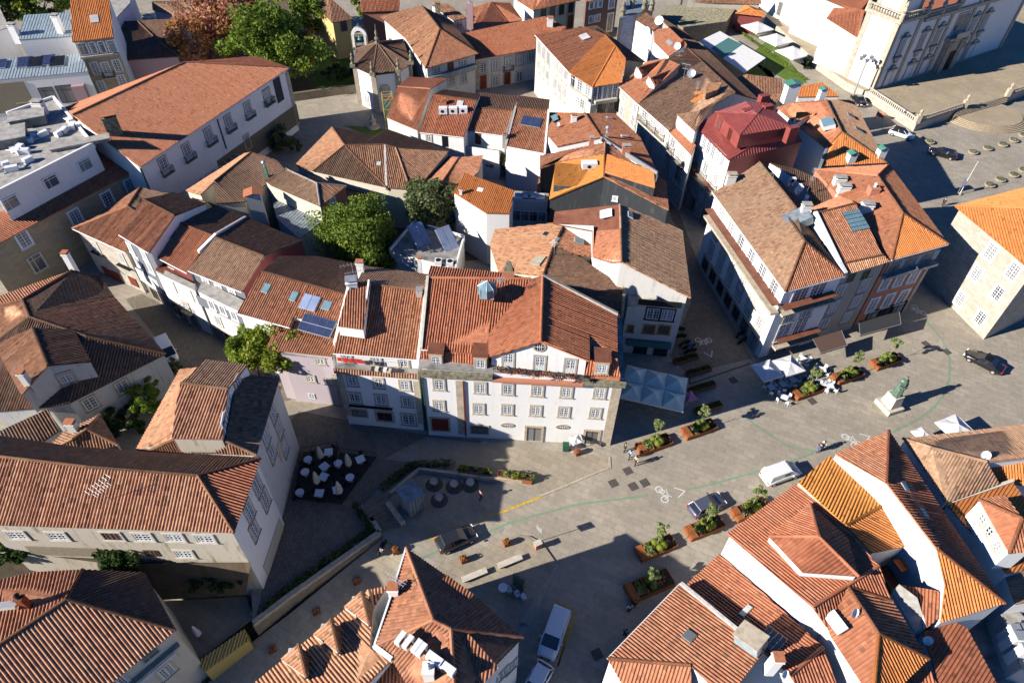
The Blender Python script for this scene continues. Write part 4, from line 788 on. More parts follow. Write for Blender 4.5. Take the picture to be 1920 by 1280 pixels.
L3 = bld('flat_roofed_block', 'white flat roofed block crowded with rooftop ducts and boxes', 'a T1:372,678 14.2; b T1:645,1000 14.2; c T1:-30,1340 14.2; d T1:-120,1000 14.2; e T1:-20,860 14.2; f T1:75,812 14.2; g T1:50,790 14.2', ['abcdefg:concrete'], wall='white', ov=0, ridge=None, cat='building')
strip(L3, ['g', 'a', 'b', 'c'], .35, .35, 'white'); win(L3, 'bc', 'T1:590,1140 T5:355,150 T5:42,315', 1.9, 1.6, 'shop', 'paintwhite', 'frame')
for q, dx, dy, h in (('T1:210,850', 4.5, 3, 1.3), ('T1:60,980', 5, 4, 1.2), ('T1:560,1000', 7.5, 1.4, .4)):
    X, Mx = frame_on(L3, q, 'abc'); mb = MB(); Mz = Matrix.Translation(Mx.translation) @ Matrix.Rotation(rad(28), 4, 'Z'); mb.box((0, 0, h/2), (dx, dy, h), 'tarfelt', Mz); mb.box((0, 0, h+.06), (dx+.3, dy+.3, .12), 'concrete', Mz); mb.build('roof_hatch', L3.root)
chimney(L3, 'T1:295,790', 'abc', 1.5, 1.1, 1.8, 'white', 'concrete')
for i, q in enumerate(('T1:210,985', 'T1:250,950', 'T1:300,940', 'T1:410,940', 'T1:450,915', 'T1:510,885', 'T1:550,880', 'T1:490,850', 'T1:120,1060', 'T1:150,1030', 'T1:180,1060', 'T1:90,1180', 'T1:50,1150', 'T1:200,1120')):
    X, Mx = frame_on(L3, q, 'abc'); mb = MB(); Mz = Matrix.Translation(Mx.translation) @ Matrix.Rotation(rad(20+i*17), 4, 'Z'); mb.box((0, 0, .35), (.9+.3*(i % 3), .7, .7), 'plasticwhite', Mz); mb.tube(Mz @ Vector((.5, 0, .3)), Mz @ Vector((1.5, .4, .3)), .12, 'galv', 6); mb.build('roof_unit', L3.root)
L4 = bld('metal_roofed_block', 'white and stone block with zinc roofs and solar panels at the upper left edge', 'a T1:-250,575 11; b T1:610,495 11; c T1:560,372 12; d T1:-250,425 12; ', ['abcd:zinc'], wall={'*': 'white'}, ov=.1, ridge=None, cat='building')
L4b = roofpiece(L4, 'p T1:130,275 14; q T1:495,250 14; r T1:497,85 15.2; s T1:165,105 15.2', ['pqrs'], 'zinc', 'white', 'upper_roof', .05, 5, ridge=None)
for q in ('T1:175,435', 'T1:332,422', 'T1:250,435', 'T1:400,430'): skylight(L4, q, 'abc', 2.4, 3.0, 'solar' if q in ('T1:175,435', 'T1:332,422') else 'black', 'galv', 'solar_panel', .2, 2 if q in ('T1:175,435', 'T1:332,422') else 1, 3 if q in ('T1:175,435', 'T1:332,422') else 1)
skylight(L4, 'T1:-20,450', 'abc', 3, 2.5, 'solar', 'galv', 'solar_panel', .2, 3, 2); chimney(L4b, 'T1:110,240', 'pqr', 1.2, 1, 1.6, 'white', 'concrete'); chimney(L4, 'T1:450,280', 'abc', 1.0, 1, 4.2, 'white', 'concrete')
win(L4, 'ab', 'T1:330,650', 2.4, 2.4, 'shop', None, 'iron'); win(L4, 'ab', 'T1:460,650', 2.6, 3.2, 'shop', None, 'iron'); win(L4, 'ab', 'T1:140,660', 2, 2, 'sash', 'trim', 'wood_brown'); wbox(L4, 'ab', 'T1:-250,700', 'T1:215,670', 5.2, .08, 'ashlar', 'stone_face')
wbox(L4, 'ab', 'T1:520,640', 'T1:600,620', 2.6, 1.0, 'rosewall', 'bay'); 
L5 = bld('tall_narrow_house', 'tall narrow house with orange roof and a row of attic windows', 'a T1:500,292 15; b T1:785,258 15; c T1:752,-40 /ab*.4; d T1:485,-30 /ab*.4; ', ['abcd'], 't_orange', {'*': 'white', 'ab': 'ashlar'}, ov={'*': .15, 'ab': .5}, cat='house')
skylight(L5, 'T1:655,135', 'abc', 1.4, 1.9, 'curtain'); win(L5, 'ab', 'T1:585,338 T1:770,320*4', 1.7, 2.0, 'shop', 'paintwhite', 'frame'); wbox(L5, 'ab', 'T1:555,390', 'T1:815,375', .35, .5, 'trim', 'cornice'); win(L5, 'ab', 'T1:660,475 T1:812,455', 1.2, 1.8, 'grid', 'trim_pale'); win(L5, 'ab', 'T1:737,480', 1.2, 2.6, 'french', 'trim_pale', 'frame', 'iron'); win(L5, 'ab', 'T1:705,600 T1:845,560*2', 1.2, 1.8, 'grid', 'trim_pale')
L6 = bld('shaded_house', 'dark shaded roof house beside the tall narrow house', 'a T1:838,420 9; b T1:1240,392 9; c T1:1100,290 10.5; d T1:950,145 11.5; e T1:835,150 11.3; g T1:1240,130 10', ['abcde', 'bgdc'], 't_dark', 'rosewall', ov=.4, cat='house')
L7 = bld('shaded_house', 'small brown roof catching light behind the shaded house', 'a T1:1055,70 10; b T1:1240,115 9.5; c T1:1265,5 11; d T1:1050,10 11.4', ['abcd'], 't_brown', 'white', ov=.2, cat='house'); L8 = bld('white_gable_house', 'white gable end behind the tall narrow house', 'a T1:780,150 13; b T1:900,20 13; c T1:900,-100 13; d T1:740,-60 13', ['abcd:concrete'], wall='white', ov=0, ridge=None, cat='house')
L9 = bld('white_tower_house', 'white house cut by the left edge behind the trees', 'a T1:-90,240 13; b T1:60,190 13; c T1:0,60 13; d T1:-90,60 13', ['abcd:concrete'], wall='white', ov=0, ridge=None, cat='house')
# pergola
pg = empty('pergola', G('T1:1420,1180', 0), label='white steel pergola with glass roof over potted plants beside the convent', cat='pergola'); _o = pg.location
q = [G('T1:1150,1280', 4), G('T1:1540,1040', 4), G('T1:1665,1075', 4), G('T1:1290,1340', 4)]; fr = MB(); gl = MB()
for i in range(10):
    t = i/9; a = Vector(q[0]+(q[1]-q[0])*t)-_o; b_ = Vector(q[3]+(q[2]-q[3])*t)-_o; fr.tube(a, b_, .11, 'paintwhite', 4); fr.tube(a, (a.x, a.y, 0), .09, 'paintwhite', 4) if i % 3 == 0 else 0; fr.tube(b_, (b_.x, b_.y, 0), .09, 'paintwhite', 4) if i % 3 == 0 else 0
for i in range(4): t = i/3; a = Vector(q[0]+(q[3]-q[0])*t)-_o; b_ = Vector(q[1]+(q[2]-q[1])*t)-_o; fr.tube(a, b_, .11, 'paintwhite', 4)
fr.build('frame', pg); 
# ================================================================ chapel and houses at the top
CH = bld('chapel', 'small octagonal white chapel with dark red roof, stone pinnacles and quatrefoil window', '''r T2:912,300 10; a T2:745,462 7.6; b T2:880,522 7.6; c T2:1060,500 7.6; d T2:1148,442 7.6; e T2:1090,275 7.6; f T2:880,285 7.6; g T2:770,340 7.6''', ['abr', 'bcr', 'cdr', 'der', 'efr', 'fgr', 'gar'], 't_dark', 'white', ov=.3, cat='chapel')
for k_ in 'abcd':
    p = Vector(CH.P[k_])-CH.off; mb = MB(); mb.box(p+Vector((0, 0, .3)), (1., 1., .6), 'mossy'); mb.lathe(p+Vector((0, 0, .6)), [(.4, 0), (.22, .4), (.38, .9), (.15, 1.4), (.25, 1.7), (.05, 2.1)], 'mossy', 8); mb.build('pinnacle', CH.root)
for e_ in ('ab', 'bc', 'cd'):
    p, q_, nn = CH.edges[e_]
    for t in (0.02, .98): z = CH.z0; X = p+(q_-p)*t; mb = MB(); mb.box(Vector((X[0], X[1], 3.7))-CH.off, (.8, .8, 7.4), 'trim'); mb.build('quoin', CH.root)
win(CH, 'bc', 'T2:965,620', 1.6, 1.6, 'oval'); win(CH, 'ab', 'T2:840,690', 1.0, 1.4, 'grid')
p = Vector(CH.P['r'])-CH.off; mb = MB(); mb.lathe(p, [(.5, -.3), (.3, .4), (.5, .9), (.2, 1.4), (.3, 1.9), (.12, 2.6), (.05, 3.6)], 'mossy', 8); mb.build('finial', CH.root)
BG = bld('bell_gable', 'white bell gable with an arched opening and bell beside the chapel roof', 'a T2:745,345 7.5; b T2:845,330 7.5; c T2:850,295 7.5; d T2:742,300 7.5', ['abcd:trim'], wall='white', ov=0, ridge=None, cat='bell gable'); o_ = Vector((BG.P['a']+BG.P['b'])/2)-BG.off; o_.y += .6; mb = MB()
for sx in (-1, 1): mb.box(o_+Vector((sx*2.0, 0, 2.0)), (1.1, 1.1, 4), 'trim'); mb.box(o_+Vector((sx*1.9, -.58, 2.0)), (.6, .1, 3.6), 'white')
for i in range(8):
    a0 = math.pi*i/8; a1 = math.pi*(i+1)/8
    mb.poly([o_+Vector((r_*math.cos(a), -.56, 4+r_*math.sin(a))) for r_, a in ((1.45, a0), (2.5, a0), (2.5, a1), (1.45, a1))][::1], 'white'); mb.poly([o_+Vector((2.5*math.cos(a), y, 4+2.5*math.sin(a))) for a, y in ((a0, -.56), (a0, .56), (a1, .56), (a1, -.56))], 'trim'); mb.poly([o_+Vector((1.45*math.cos(a), y, 4+1.45*math.sin(a))) for a, y in ((a0, -.56), (a0, .56), (a1, .56), (a1, -.56))], 'trim'); mb.poly([o_+Vector((r_*math.cos(a), .56, 4+r_*math.sin(a))) for r_, a in ((1.45, a0), (2.5, a0), (2.5, a1), (1.45, a1))], 'white')
mb.box(o_+Vector((0, 0, 6.8)), (.25, .25, 1.4), 'mossy'); mb.box(o_+Vector((0, 0, 7.0)), (.8, .2, .2), 'mossy'); _a = mb.build('arch', BG.root); mb = MB(); mb.lathe(o_+Vector((0, 0, 2.6)), [(.75, 0), (.5, .4), (.42, 1.0), (.1, 1.25)], 'copper', 12); mb.tube(o_+Vector((-1.4, 0, 4)), o_+Vector((1.4, 0, 4)), .08, 'iron', 6); _b = mb.build('bell', BG.root)
for _o in (_a, _b): _o.scale = (.62,)*3; _o.location = o_*(1-.62)
R1 = bld('big_hipped_house', 'large house with brown hipped roof and green glazed balcony beside the chapel', '''a T2:1245,475 8.4; b T2:1612,372 8.4; r T2:1345,200 /ab*.45; s T2:1222,42 =r; c T2:1105,265 8.6; d T2:930,115 9; e T2:1490,232 10.2; g T2:1330,110 11; h T2:1420,150 9''', ['abr:t_terra', 'acdsr:t_tan', 'srbeh:t_dark'], 't_brown', {'*': 'white_dirty'}, ov=.5)
win(R1, 'ab', 'T2:1325,483', 1.6, 1.3); win(R1, 'ab', 'T2:1420,470', 1.4, 2.2, 'door', None, 'wood_brown'); win(R1, 'ab', 'T2:1508,440', 1.5, 1.4); win(R1, 'ab', 'T2:1428,555 T2:1512,537', 1.5, 1.9, 'grid', 'trim_pale'); wbox(R1, 'ab', 'T2:1260,525', 'T2:1585,475', 1.0, .9, 'zincdark', 'balcony')
R2 = bld('long_red_house', 'long house with plain red roof, shuttered windows and small balcony', '''a T2:1600,412 6.6; b T3:232,342 6.6; c T3:302,115 /ab*.38; d T2:1465,240 /ab*.38; e T3:450,190 =c-1.2''', ['abcd', 'bec'], 't_red', {'*': 'white_dirty'}, ov={'*': .1, 'ab': .4})
win(R2, 'ab', 'T2:1645,467 T2:1730,450', 1.5, 1.8, 'grid', 'trim'); win(R2, 'ab', 'T2:1818,440', 1.4, 2.6, 'french', 'trim', 'frame', 'iron'); win(R2, 'ab', 'T2:1895,415 T3:130,410 T3:210,395', 1.5, 1.8, 'grid', 'trim'); win(R2, 'ab', 'T2:1645,600 T2:1810,580', 1.4, 3, 'door', 'trim', 'wood_red'); win(R2, 'ab', 'T2:1730,562 T2:1895,530', 1.5, 1.8, 'grid', 'trim'); win(R2, 'ab', 'T3:40,590', 1.4, 3, 'door', 'trim', 'wood_red'); chimney(R2, 'T3:335,185', 'abc', 1.2, .9, 1.6, 'white')
quoin(R2, 'ab', 'T2:1600,425', 'T2:1600,600', 1.0, 'trim')
R3 = bld('orange_hip_house', 'house with clean orange hip roof and tall lilac chimney', 'a T2:1560,210 8; b T2:1815,160 8; r T2:1702,15 11; d T2:1520,70 8.6; e T2:1918,140 8; f T2:1830,20 9', ['abrd', 'befr:t_red'], 't_salmon', 'white', ov=.3); chimney(R3, 'T2:1555,180', 'abr', 1.3, 1.1, 4.6, 'rosewall', 'zincdark', 0, 'cowl')
R4 = bld('shaded_dormer_house', 'house with dark back slope and white dormer behind the brown hip roof', 'a T2:1440,145 9.5; b T2:1535,125 9.5; c T2:1400,28 11; d T2:1285,35 11', ['abcd'], 't_old', 'white', ov=.1); win(R4, 'ab', 'T2:1480,172', 1.4, 1.2); chimney(R4, 'T2:1332,100', 'abc', 1, .8, 2, 'mossy')
R5 = bld('yellow_house', 'yellow walled house with red roof behind the green tree', 'a T2:600,160 8; b T2:748,132 8; c T2:590,-10 11; d T2:430,-20 11', ['abcd'], 't_old', 'yellow', ov=.3); win(R5, 'ab', 'T2:680,175', 1.4, 1.8, 'sash', 'trim', 'wood_brown')
R6 = bld('red_block', 'red roofed blocks at the top edge above the chapel', 'a T2:800,85 8; b T2:1065,75 8; c T2:1070,-30 11; d T2:790,-30 11', ['abcd'], 't_red', 'salmonwall', ov=.2)
R7 = bld('green_house', 'pale green house with dark windows and white gable at the top edge', 'a T3:70,-20 8.5; b T3:220,75 8.5; c T3:548,2 8.5; d T3:330,-80 11', ['abcd'], 't_salmon', {'*': 'white', 'bc': 'green'}, ov=.3); win(R7, 'bc', 'T3:290,95 T3:352,82 T3:415,67 T3:480,50', 1.5, 1.8, 'sash', 'trim', 'darkgreen'); win(R7, 'bc', 'T3:475,150', 1.5, 3, 'door', 'trim', 'wood_brown'); win(R7, 'ab', 'T3:105,20 T3:178,82', 1.2, 1.6, 'shutter', 'trim_pale')
R8 = bld('brown_tiled_house', 'dark brown clad townhouse with white framed window strips at the top edge', 'a T3:585,15 11; b T3:810,-25 11; c T3:800,-80 12; d T3:580,-60 12', ['abcd'], 't_red', 'brownwall', ov=.1); win(R8, 'ab', 'T3:625,35 T3:680,22*3', 1.2, 1.5, 'shop', 'paintwhite', 'frame'); win(R8, 'ab', 'T3:622,135 T3:665,125*3', 1.2, 1.5, 'shop', 'paintwhite', 'frame'); win(R8, 'ab', 'T3:762,25', 1.4, 1.6, 'grid', 'paintwhite'); win(R8, 'ab', 'T3:750,155', 1.4, 3.2, 'grid', 'paintwhite')
R9 = bld('baroque_gate_chapel', 'little baroque church front with blue tiles and stone scrolls at the top edge', 'a T3:815,130 8; b T3:960,90 8; c T3:1060,10 8; d T3:870,0 8', ['abcd:zincdark'], wall={'*': 'ashlar', 'ab': 'azulejo'}, ov=0, ridge=None, cat='church'); quoin(R9, 'ab', 'T3:825,135', 'T3:820,280', 1.1, 'trim'); quoin(R9, 'ab', 'T3:935,100', 'T3:935,250', 1.1, 'trim')
for k_, q in enumerate(('T3:840,95', 'T3:905,40', 'T3:990,45', 'T3:1040,50')):
    p = Vector(G(q, 8.4))-R9.off; mb = MB(); mb.lathe(p, [(.7, -.6), (.5, .3), (.7, .8), (.3, 1.5), (.4, 2), (.05, 2.6)], 'mossy', 8); mb.build('pinnacle', R9.root)
R10 = bld('corner_gallery_house', 'cream corner house with curved glazed gallery and half orange half red roof', '''a T3:232,242 11.6; w T3:465,498 11.6; v T3:520,535 11.6; x T3:628,605 11.6; y T3:840,572 11.6; z T3:862,412 13; r T3:715,243 13.6; s T3:575,190 13.4; t T3:658,178 12.6; m T3:790,320 13.9; n T3:995,430 11''',
 ['awrs', 'wvxmr:t_orange', 'xymz'[:3]+':t_orange', 'yzm:t_orange', 'rmzn' 't' 's:t_dark'], 't_salmon', {'*': 'cream'}, ov=.25, gutter=['aw'])
win(R10, 'aw', 'T3:262,330 T3:325,405*3', 1.5, 2.2, 'grid', 'trim', 'frame'); win(R10, 'aw', 'T3:378,468 T3:445,530*3', 1.3, 2.4, 'french', 'trim', 'frame'); win(R10, 'aw', 'T3:258,455 T3:318,530*3', 1.3, 2.4, 'french', 'trim', 'frame'); win(R10, 'aw', 'T3:370,590 T3:432,650*3', 1.3, 2.6, 'french', 'trim', 'frame')
win(R10, 'wv', 'T3:500,520', 1.4, 2.4, 'shop', 'paintwhite', 'frame'); win(R10, 'vx', 'T3:545,570 T3:600,620*2', 1.5, 2.4, 'grid', 'paintwhite', 'frame'); win(R10, 'xy', 'T3:655,640 T3:770,625*4', 1.8, 2.6, 'grid', 'paintwhite', 'frame'); win(R10, 'vx', 'T3:490,665 T3:560,725*2', 1.3, 2.8, 'french', 'trim_pale', 'frame'); win(R10, 'xy', 'T3:690,755 T3:765,745*2', 1.6, 1.8, 'grid', 'trim', 'wood_brown')
wbox(R10, 'xy', 'T3:640,700', 'T3:790,680', .5, .7, 'trim_pale', 'cornice'); wbox(R10, 'vx', 'T3:480,600', 'T3:620,690', .5, .6, 'trim_pale', 'cornice'); skylight(R10, 'T3:577,258', 'aws', 2.2, 1.6, 'curtain')
win(R10, 'yz', 'T3:838,440', 1.2, 2, 'sash', 'trim_pale')
R11 = bld('white_roof_terrace_house', 'white house with satellite dishes and pipes on a small red roof', 'a T3:930,140 10.5; b T3:1048,215 10.5; c T3:1120,165 11.5; d T3:1000,88 11.5', ['abcd'], 't_old', 'white', ov=.05); R12 = bld('white_dish_house', 'white house with long red roof and stepped dishes along its gable', 'a T3:1055,290 9.5; b T3:1158,392 9.5; c T3:1285,310 11.5; d T3:1165,195 11.5; e T3:1060,205 10.5', ['abcde'], 't_salmon', 'white', ov=.05); dish(R11, 'T3:1085,180', 'abc', .9, -120, 1); dish(R12, 'T3:1210,350', 'abc', .7, -100, .8); dish(R12, 'T3:1250,340', 'abc', .7, -60, .8, 'terracotta'); dish(R11, 'T3:1000,225', 'abc', .6, -100, .5)
skylight(R12, 'T3:1165,298', 'abc', 2.2, .8, 'glass')
R13 = bld('shed', 'long dark shaded roof beside the green and white awnings', 'a T3:1085,110 8; b T3:1130,160 8; c T3:1285,305 8; d T3:1320,350 8; e T3:1420,345 7.5; f T3:1260,215 7.5', ['abcdef'], 't_dark', 'greystone', ov=.05)
R14 = bld('garden_wall', 'old stone garden wall at the top edge behind the lawn', 'a T3:1090,120 3.6; b T3:1260,190 3.6; c T3:1560,150 3.6; d T3:1620,60 3.6; e T3:1400,30 4; f T3:1150,40 4', ['abcdef:mossy'], wall='rubble', ov=0, ridge=None, cat='wall'); R15 = bld('garden_pavilion', 'small square pavilion with orange pyramid roof by the lawn', 'a T3:1620,95 4.4; b T3:1825,118 4.4; c T3:1800,70 4.4; d T3:1690,35 4.4; r T3:1720,55 6', ['abr', 'bcr', 'cdr', 'dar'], 't_orange', 'maroon', ov=.6, cat='pavilion'); R16 = bld('garden_house', 'red roofed house at the top edge above the stone wall', 'a T3:1320,20 5; b T3:1800,30 5; c T3:1790,-40 7; d T3:1300,-40 7', ['abcd'], 't_old', 'cream', ov=.2)
# ================================================================ the row up the narrow lane
D1 = bld('dormer_house', 'stone fronted house with red roof and two white gabled dormers', 'a T3:815,602 11; b T3:945,722 11; c T3:1235,450 /ab*.36; d T3:1135,405 /ab*.36; e T3:1000,430 12', ['abcde'], 't_salmon', {'*': 'ashlar_pale'}, ov={'*': .05, 'ab': .3}, gutter=['ab'])
for pa in (('T3:922,470', 'T3:968,525', 'T3:1128,420'), ('T3:1000,545', 'T3:1052,600', 'T3:1205,490')):
    a_, b_, _ = pa; X0, X1 = [on_plane(s_, D1.P['a'], D1.P['b'], D1.P['c']) for s_ in pa[:2]]
D1d1 = roofpiece(D1, 'p T3:925,478 13.0; q T3:972,518 13.0; g T3:947,472 13.9; h T3:1132,415 13.9; i T3:1128,440 13.0; j T3:1085,425 13.0', ['pghj', 'qghi'], 't_red', 'white', 'dormer', .02, 2.2); win(D1d1, 'pg', 'T3:945,522', 1, 1.4, 'grid', None) 
D1d2 = roofpiece(D1, 'p T3:1005,548 13.0; q T3:1060,592 13.0; g T3:1032,543 13.9; h T3:1215,470 13.9; i T3:1195,520 13.0; j T3:1170,480 13.0', ['pghj', 'qghi'], 't_red', 'white', 'dormer', .02, 2.2); win(D1d2, 'pg', 'T3:1030,590', 1, 1.4, 'grid', None)
win(D1, 'ab', 'T3:848,660 T3:930,738', 1.2, 1.5, 'grid', 'paintwhite'); win(D1, 'ab', 'T3:833,770 T3:910,835', 1.1, 1.6, 'grid', 'paintwhite')
D2 = bld('lane_row_house', 'long house with broad brown roof, antennas and rubble on its slope', '''a T3:948,722 11; b T3:1158,905 11; c T3:1225,850 12; m T3:1480,722 13.2; d T3:1618,645 13.6; e T3:1385,425 13.6; g T3:1135,415 /ab*.4; h T3:1290,340 12.8; i T3:1425,350 11.5; j T3:1780,690 10.8''', ['abcmdeg', 'eghi'[0]+'gh:t_old', 'ehijd:t_dark'], 't_brown', {'*': 'white_dirty'}, ov={'*': .1, 'ab': .35}, gutter=['ab'])
win(D2, 'ab', 'T3:990,805 T3:1110,910*3', 1.5, 2.0, 'french', 'trim', 'frame', 'iron'); win(D2, 'ab', 'T3:975,935 T3:1085,1035*3', 1.4, 2, 'grid', 'trim'); dish(D2, 'T3:1305,545', 'abe', .75, -110, .9, 'galv'); dish(D2, 'T3:1205,475', 'abe', .6, -100, .8); antenna(D2, 'T3:1260,540', 'abe', 2.5, 150); antenna(D2, 'T3:1340,670', 'abe', 2.5, 70); antenna(D2, 'T3:1220,440', 'abe', 2.2, 10); antenna(D2, 'T7:1860,30', 'abe', 2.2, 10) if False else None
roofpiece(D2, 'p T3:1415,580 14.4; q T3:1525,570 14.4; s T3:1500,620 14; t T3:1415,650 14', ['pqst'], 't_old', 't_old', 'roof_vent', .02, 1.)
for q in ('T3:1360,650', 'T3:1385,680', 'T3:1340,700', 'T3:1400,700'):
    X, Mx = frame_on(D2, q, 'abe'); mb = MB(); mb.box((0, 0, .1), (1.3, .9, .25), 't_orange', Mx @ Matrix.Rotation(random.random()*3, 4, 'Z')); mb.build('tile_heap', D2.root)
D2b = bld('attic_gallery_house', 'white house with a long shuttered attic gallery on a red roof strip', 'a T3:1155,910 10.6; b T3:1310,1072 10.6; c T3:1345,1005 11.4; d T3:1220,885 11.4; e T3:1215,850 11.5; ', ['abcd'], 't_salmon', {'*': 'white'}, ov={'*': .02, 'ab': .3}, gutter=['ab']); D2c = roofpiece(D2b, 'p T3:1212,790 13.4; q T3:1340,910 13.4; s T3:1480,722 14.6; t T3:1375,768 14.6', ['pqst'], 't_brown', 'white', 'attic', .1, 3, ridge=None); win(D2c, 'pq', 'T3:1240,855 T3:1320,940*5', 1.05, 2, 'shutter', None, 'paintwhite')
win(D2b, 'ab', 'T3:1185,1000 T3:1250,1085*2', 1.4, 2.2, 'french', 'trim', 'frame', 'iron'); win(D2b, 'ab', 'T3:1150,1130 T3:1230,1200*2', 1.6, 2.2, 'grid', 'trim', 'wood_brown')
D3 = bld('red_metal_house', 'house clad in ribbed dark red metal with glazed white gallery below', '''a T3:1355,885 13; b T3:1572,1108 13; c T4:188,915 14.8; d T4:388,982 12.8; e T3:1480,772 14.4; g T4:320,880 14.4; h T4:140,712 14.6; k T3:1690,702 14.8''', ['abce', 'bdc', 'ecghk', 'cdg'], 'redmetal', {'*': 'white', 'bd': 'redmetal', 'dg': 'redmetal'}, ov={'*': .1, 'ab': .3}, ridge=True)
D3u = roofpiece(D3, 'p T3:1490,775 16.2; q T3:1650,935 16.2; s T4:310,880 16.2; t T4:140,712 16.4; u T3:1688,702 16.4; v T3:1770,790 17.4', ['pqv', 'qsv', 'stv', 'tuv', 'upv'], 'redmetal', 'redmetal', 'upper_roof', .1, 2.2); win(D3u, 'pq', 'T3:1510,858 T3:1578,935', 1, 1.5, 'sash', None, 'wood_red')
for q in ('T3:1690,795', 'T3:1835,765', 'T3:1810,695', 'T4:310,915'): chimney(D3u, q, 'pqs', 1.6, .9, .9, 'redmetal', 'redmetal', .4, 'none')
win(D3, 'ab', 'T3:1380,945 T3:1530,1105*6', 1.1, 1.9, 'grid', 'paintwhite'); win(D3, 'ab', 'T3:1345,1095 T3:1480,1250*3', 1.3, 2.6, 'french', 'trim_pale', 'frame', 'iron'); win(D3, 'ab', 'T7:1305,140 T7:1395,240*2', 1.4, 1.8, 'grid', 'trim')
win(D3, 'ab', 'T7:1345,215 T7:1430,310*3', 1.4, 1.6, 'grid', 'trim'); win(D3, 'ab', 'T7:1290,320 T7:1395,465*3', 1.5, 1.9, 'grid', 'trim'); win(D2b, 'ab', 'T7:1150,25 T7:1240,120*3', 1.4, 1.6, 'grid', 'trim'); win(D2b, 'ab', 'T7:1130,130 T7:1220,245*3', 1.5, 1.9, 'grid', 'trim'); win(D3, 'ab', 'T7:1280,485 T7:1350,600*2', 1.6, 2.4, 'shop', 'trim', 'darkgreen'); wbox(D3, 'ab', 'T3:1270,1150', 'T3:1470,1330', .25, .7, 'trim', 'balcony'); wbox(D3, 'ab', 'T3:1275,1135', 'T3:1475,1315', .08, .75, 'brownsheet', 'balcony_rail', .5)
D4 = bld('long_white_house', 'long white house with a full length balcony and brown hipped roof beside the lane', '''u 1410,668 0; w T7:1385,745 0; b T8:265,912 12; a T7:1465,228 12; r T8:88,15 /ab*.42; s T8:345,335 =r; t T8:402,560 =r; x T8:275,380 @abr; c T8:682,800 12; e T8:420,345 12.6; g T8:115,20 13.6''', ['abtxsr', 'bct:t_terra', 'rsxtceg:t_dark'], 't_brown', {'*': 'white'}, ov={'*': .1, 'ab': .35, 'bc': .4}, cat='house', gutter=['ab', 'bc'])
win(D4, 'ab', 'T7:1520,385 T7:1885,880*6', 1.6, 2.3, 'grid', 'paintwhite', 'frame'); wbox(D4, 'ab', 'T7:1450,380', 'T7:1918,1065', .35, 1.1, 'trim', 'balcony'); wbox(D4, 'ab', 'T7:1455,360', 'T7:1918,1035', .08, 1.15, 'brownsheet', 'balcony_rail', .75)
win(D4, 'ab', 'T7:1490,500 T7:1785,1120*6', 1.3, 1.7, 'grid', 'trim'); win(D4, 'ab', 'T7:1450,620 T7:1720,1020*5', 1.3, 1.9, 'grid', 'trim'); win(D4, 'ab', 'T7:1400,770 T7:1740,1250*7', 1.9, 2.3, 'arch', 'trim', 'darkgreen'); win(D4, 'bc', 'T8:370,930 T8:490,900', 2.2, 2.4, 'grid', 'paintwhite'); wbox(D4, 'bc', 'T8:215,1045', 'T8:580,950', .3, 1.0, 'trim', 'balcony'); wbox(D4, 'bc', 'T8:215,1030', 'T8:580,935', .08, 1.05, 'brownsheet', 'balcony_rail', .7)
win(D4, 'bc', 'T8:300,1075 T8:420,1040', 1.5, 1.9, 'grid', 'trim'); win(D4, 'bc', 'T8:255,1185 T8:370,1145', 1.9, 2.4, 'grid', 'paintwhite'); wbox(D4, 'bc', 'T8:175,1275', 'T8:470,1205', .3, .9, 'trim', 'balcony'); wbox(D4, 'bc', 'T8:190,1255', 'T8:470,1190', .08, .9, 'brownsheet', 'balcony_rail', .7); win(D4, 'bc', 'Z5:1400,290 Z5:1560,240*3', 1.7, 2.2, 'shop', 'trim', 'iron')
X, Mx = frame_on(D4, 'T8:330,395', 'abr'); mb = MB(); mb.box((.3, .2, -.3), (2.4, 3.0, 1.2), 'zincdark', Mx); mb.build('roof_cutout', D4.root); chimney(D4, 'T7:1580,160', 'abr', 1.2, .8, 1.2, 'white_dirty', 'trim'); antenna(D4, 'T7:1870,150', 'abr', 2, 20)
chimney(D4, 'T8:400,360', 'abr', 1.1, .8, .9, 'white_dirty', 'concrete')
D5 = bld('grey_house', 'narrow grey rendered house with reddish roof and glazed roof panel', '''a T8:640,722 12.6; b T8:942,656 12.6; c T8:752,300 /ab*.36; d T8:470,372 /ab*.36; i T8:682,797 11.9; j T8:992,702 11.9; k T8:640,248 =c-1.0; l T8:440,335 =d-1.2''', ['abcd', 'ijba:t_tan', 'dckl:t_salmon'], 't_terra', {'*': 'white', 'ij': 'greystone'}, ov={'*': .05, 'ij': .3})
skylight(D5, 'T8:752,420', 'abc', 2.6, 3.0, 'skyglass', 'iron', 'skylight', .1, 5, 5); strip(D5, ['d', 'a', 'i'], .5, .4, 'white'); win(D5, 'ij', 'T8:720,815 T8:820,795*2', 1.2, 1.2, 'grid', None, 'darkgreen'); win(D5, 'ij', 'T8:645,905 T8:810,865', 1.3, 1.8, 'grid', 'trim', 'frame'); win(D5, 'ij', 'T8:598,1015 T8:752,978', 1.3, 1.8, 'grid', 'trim', 'frame'); win(D5, 'ij', 'T8:535,1130 T8:690,1085', 1.3, 1.7, 'grid', 'trim', 'frame')
D6 = bld('salmon_house', 'salmon fronted house with clean orange hipped roof at the square corner', '''e T8:470,65 12.2; f T8:985,33 12.2; r T8:905,110 14.6; s T8:1080,367 14.6; b T8:1396,582 12.2; a T8:1003,690 12.2; g T8:870,500 12.9; h T8:755,300 12.9; i T8:640,250 12.6''', ['efr', 'fbsr:t_terra', 'abs:t_orange', 'ersaghi'], 't_salmon', {'*': 'salmonwall', 'ab': 'salmonwall', 'bf': 'white'}, ov={'*': .08, 'ab': .55, 'fb': .5}, gutter=['ab'])
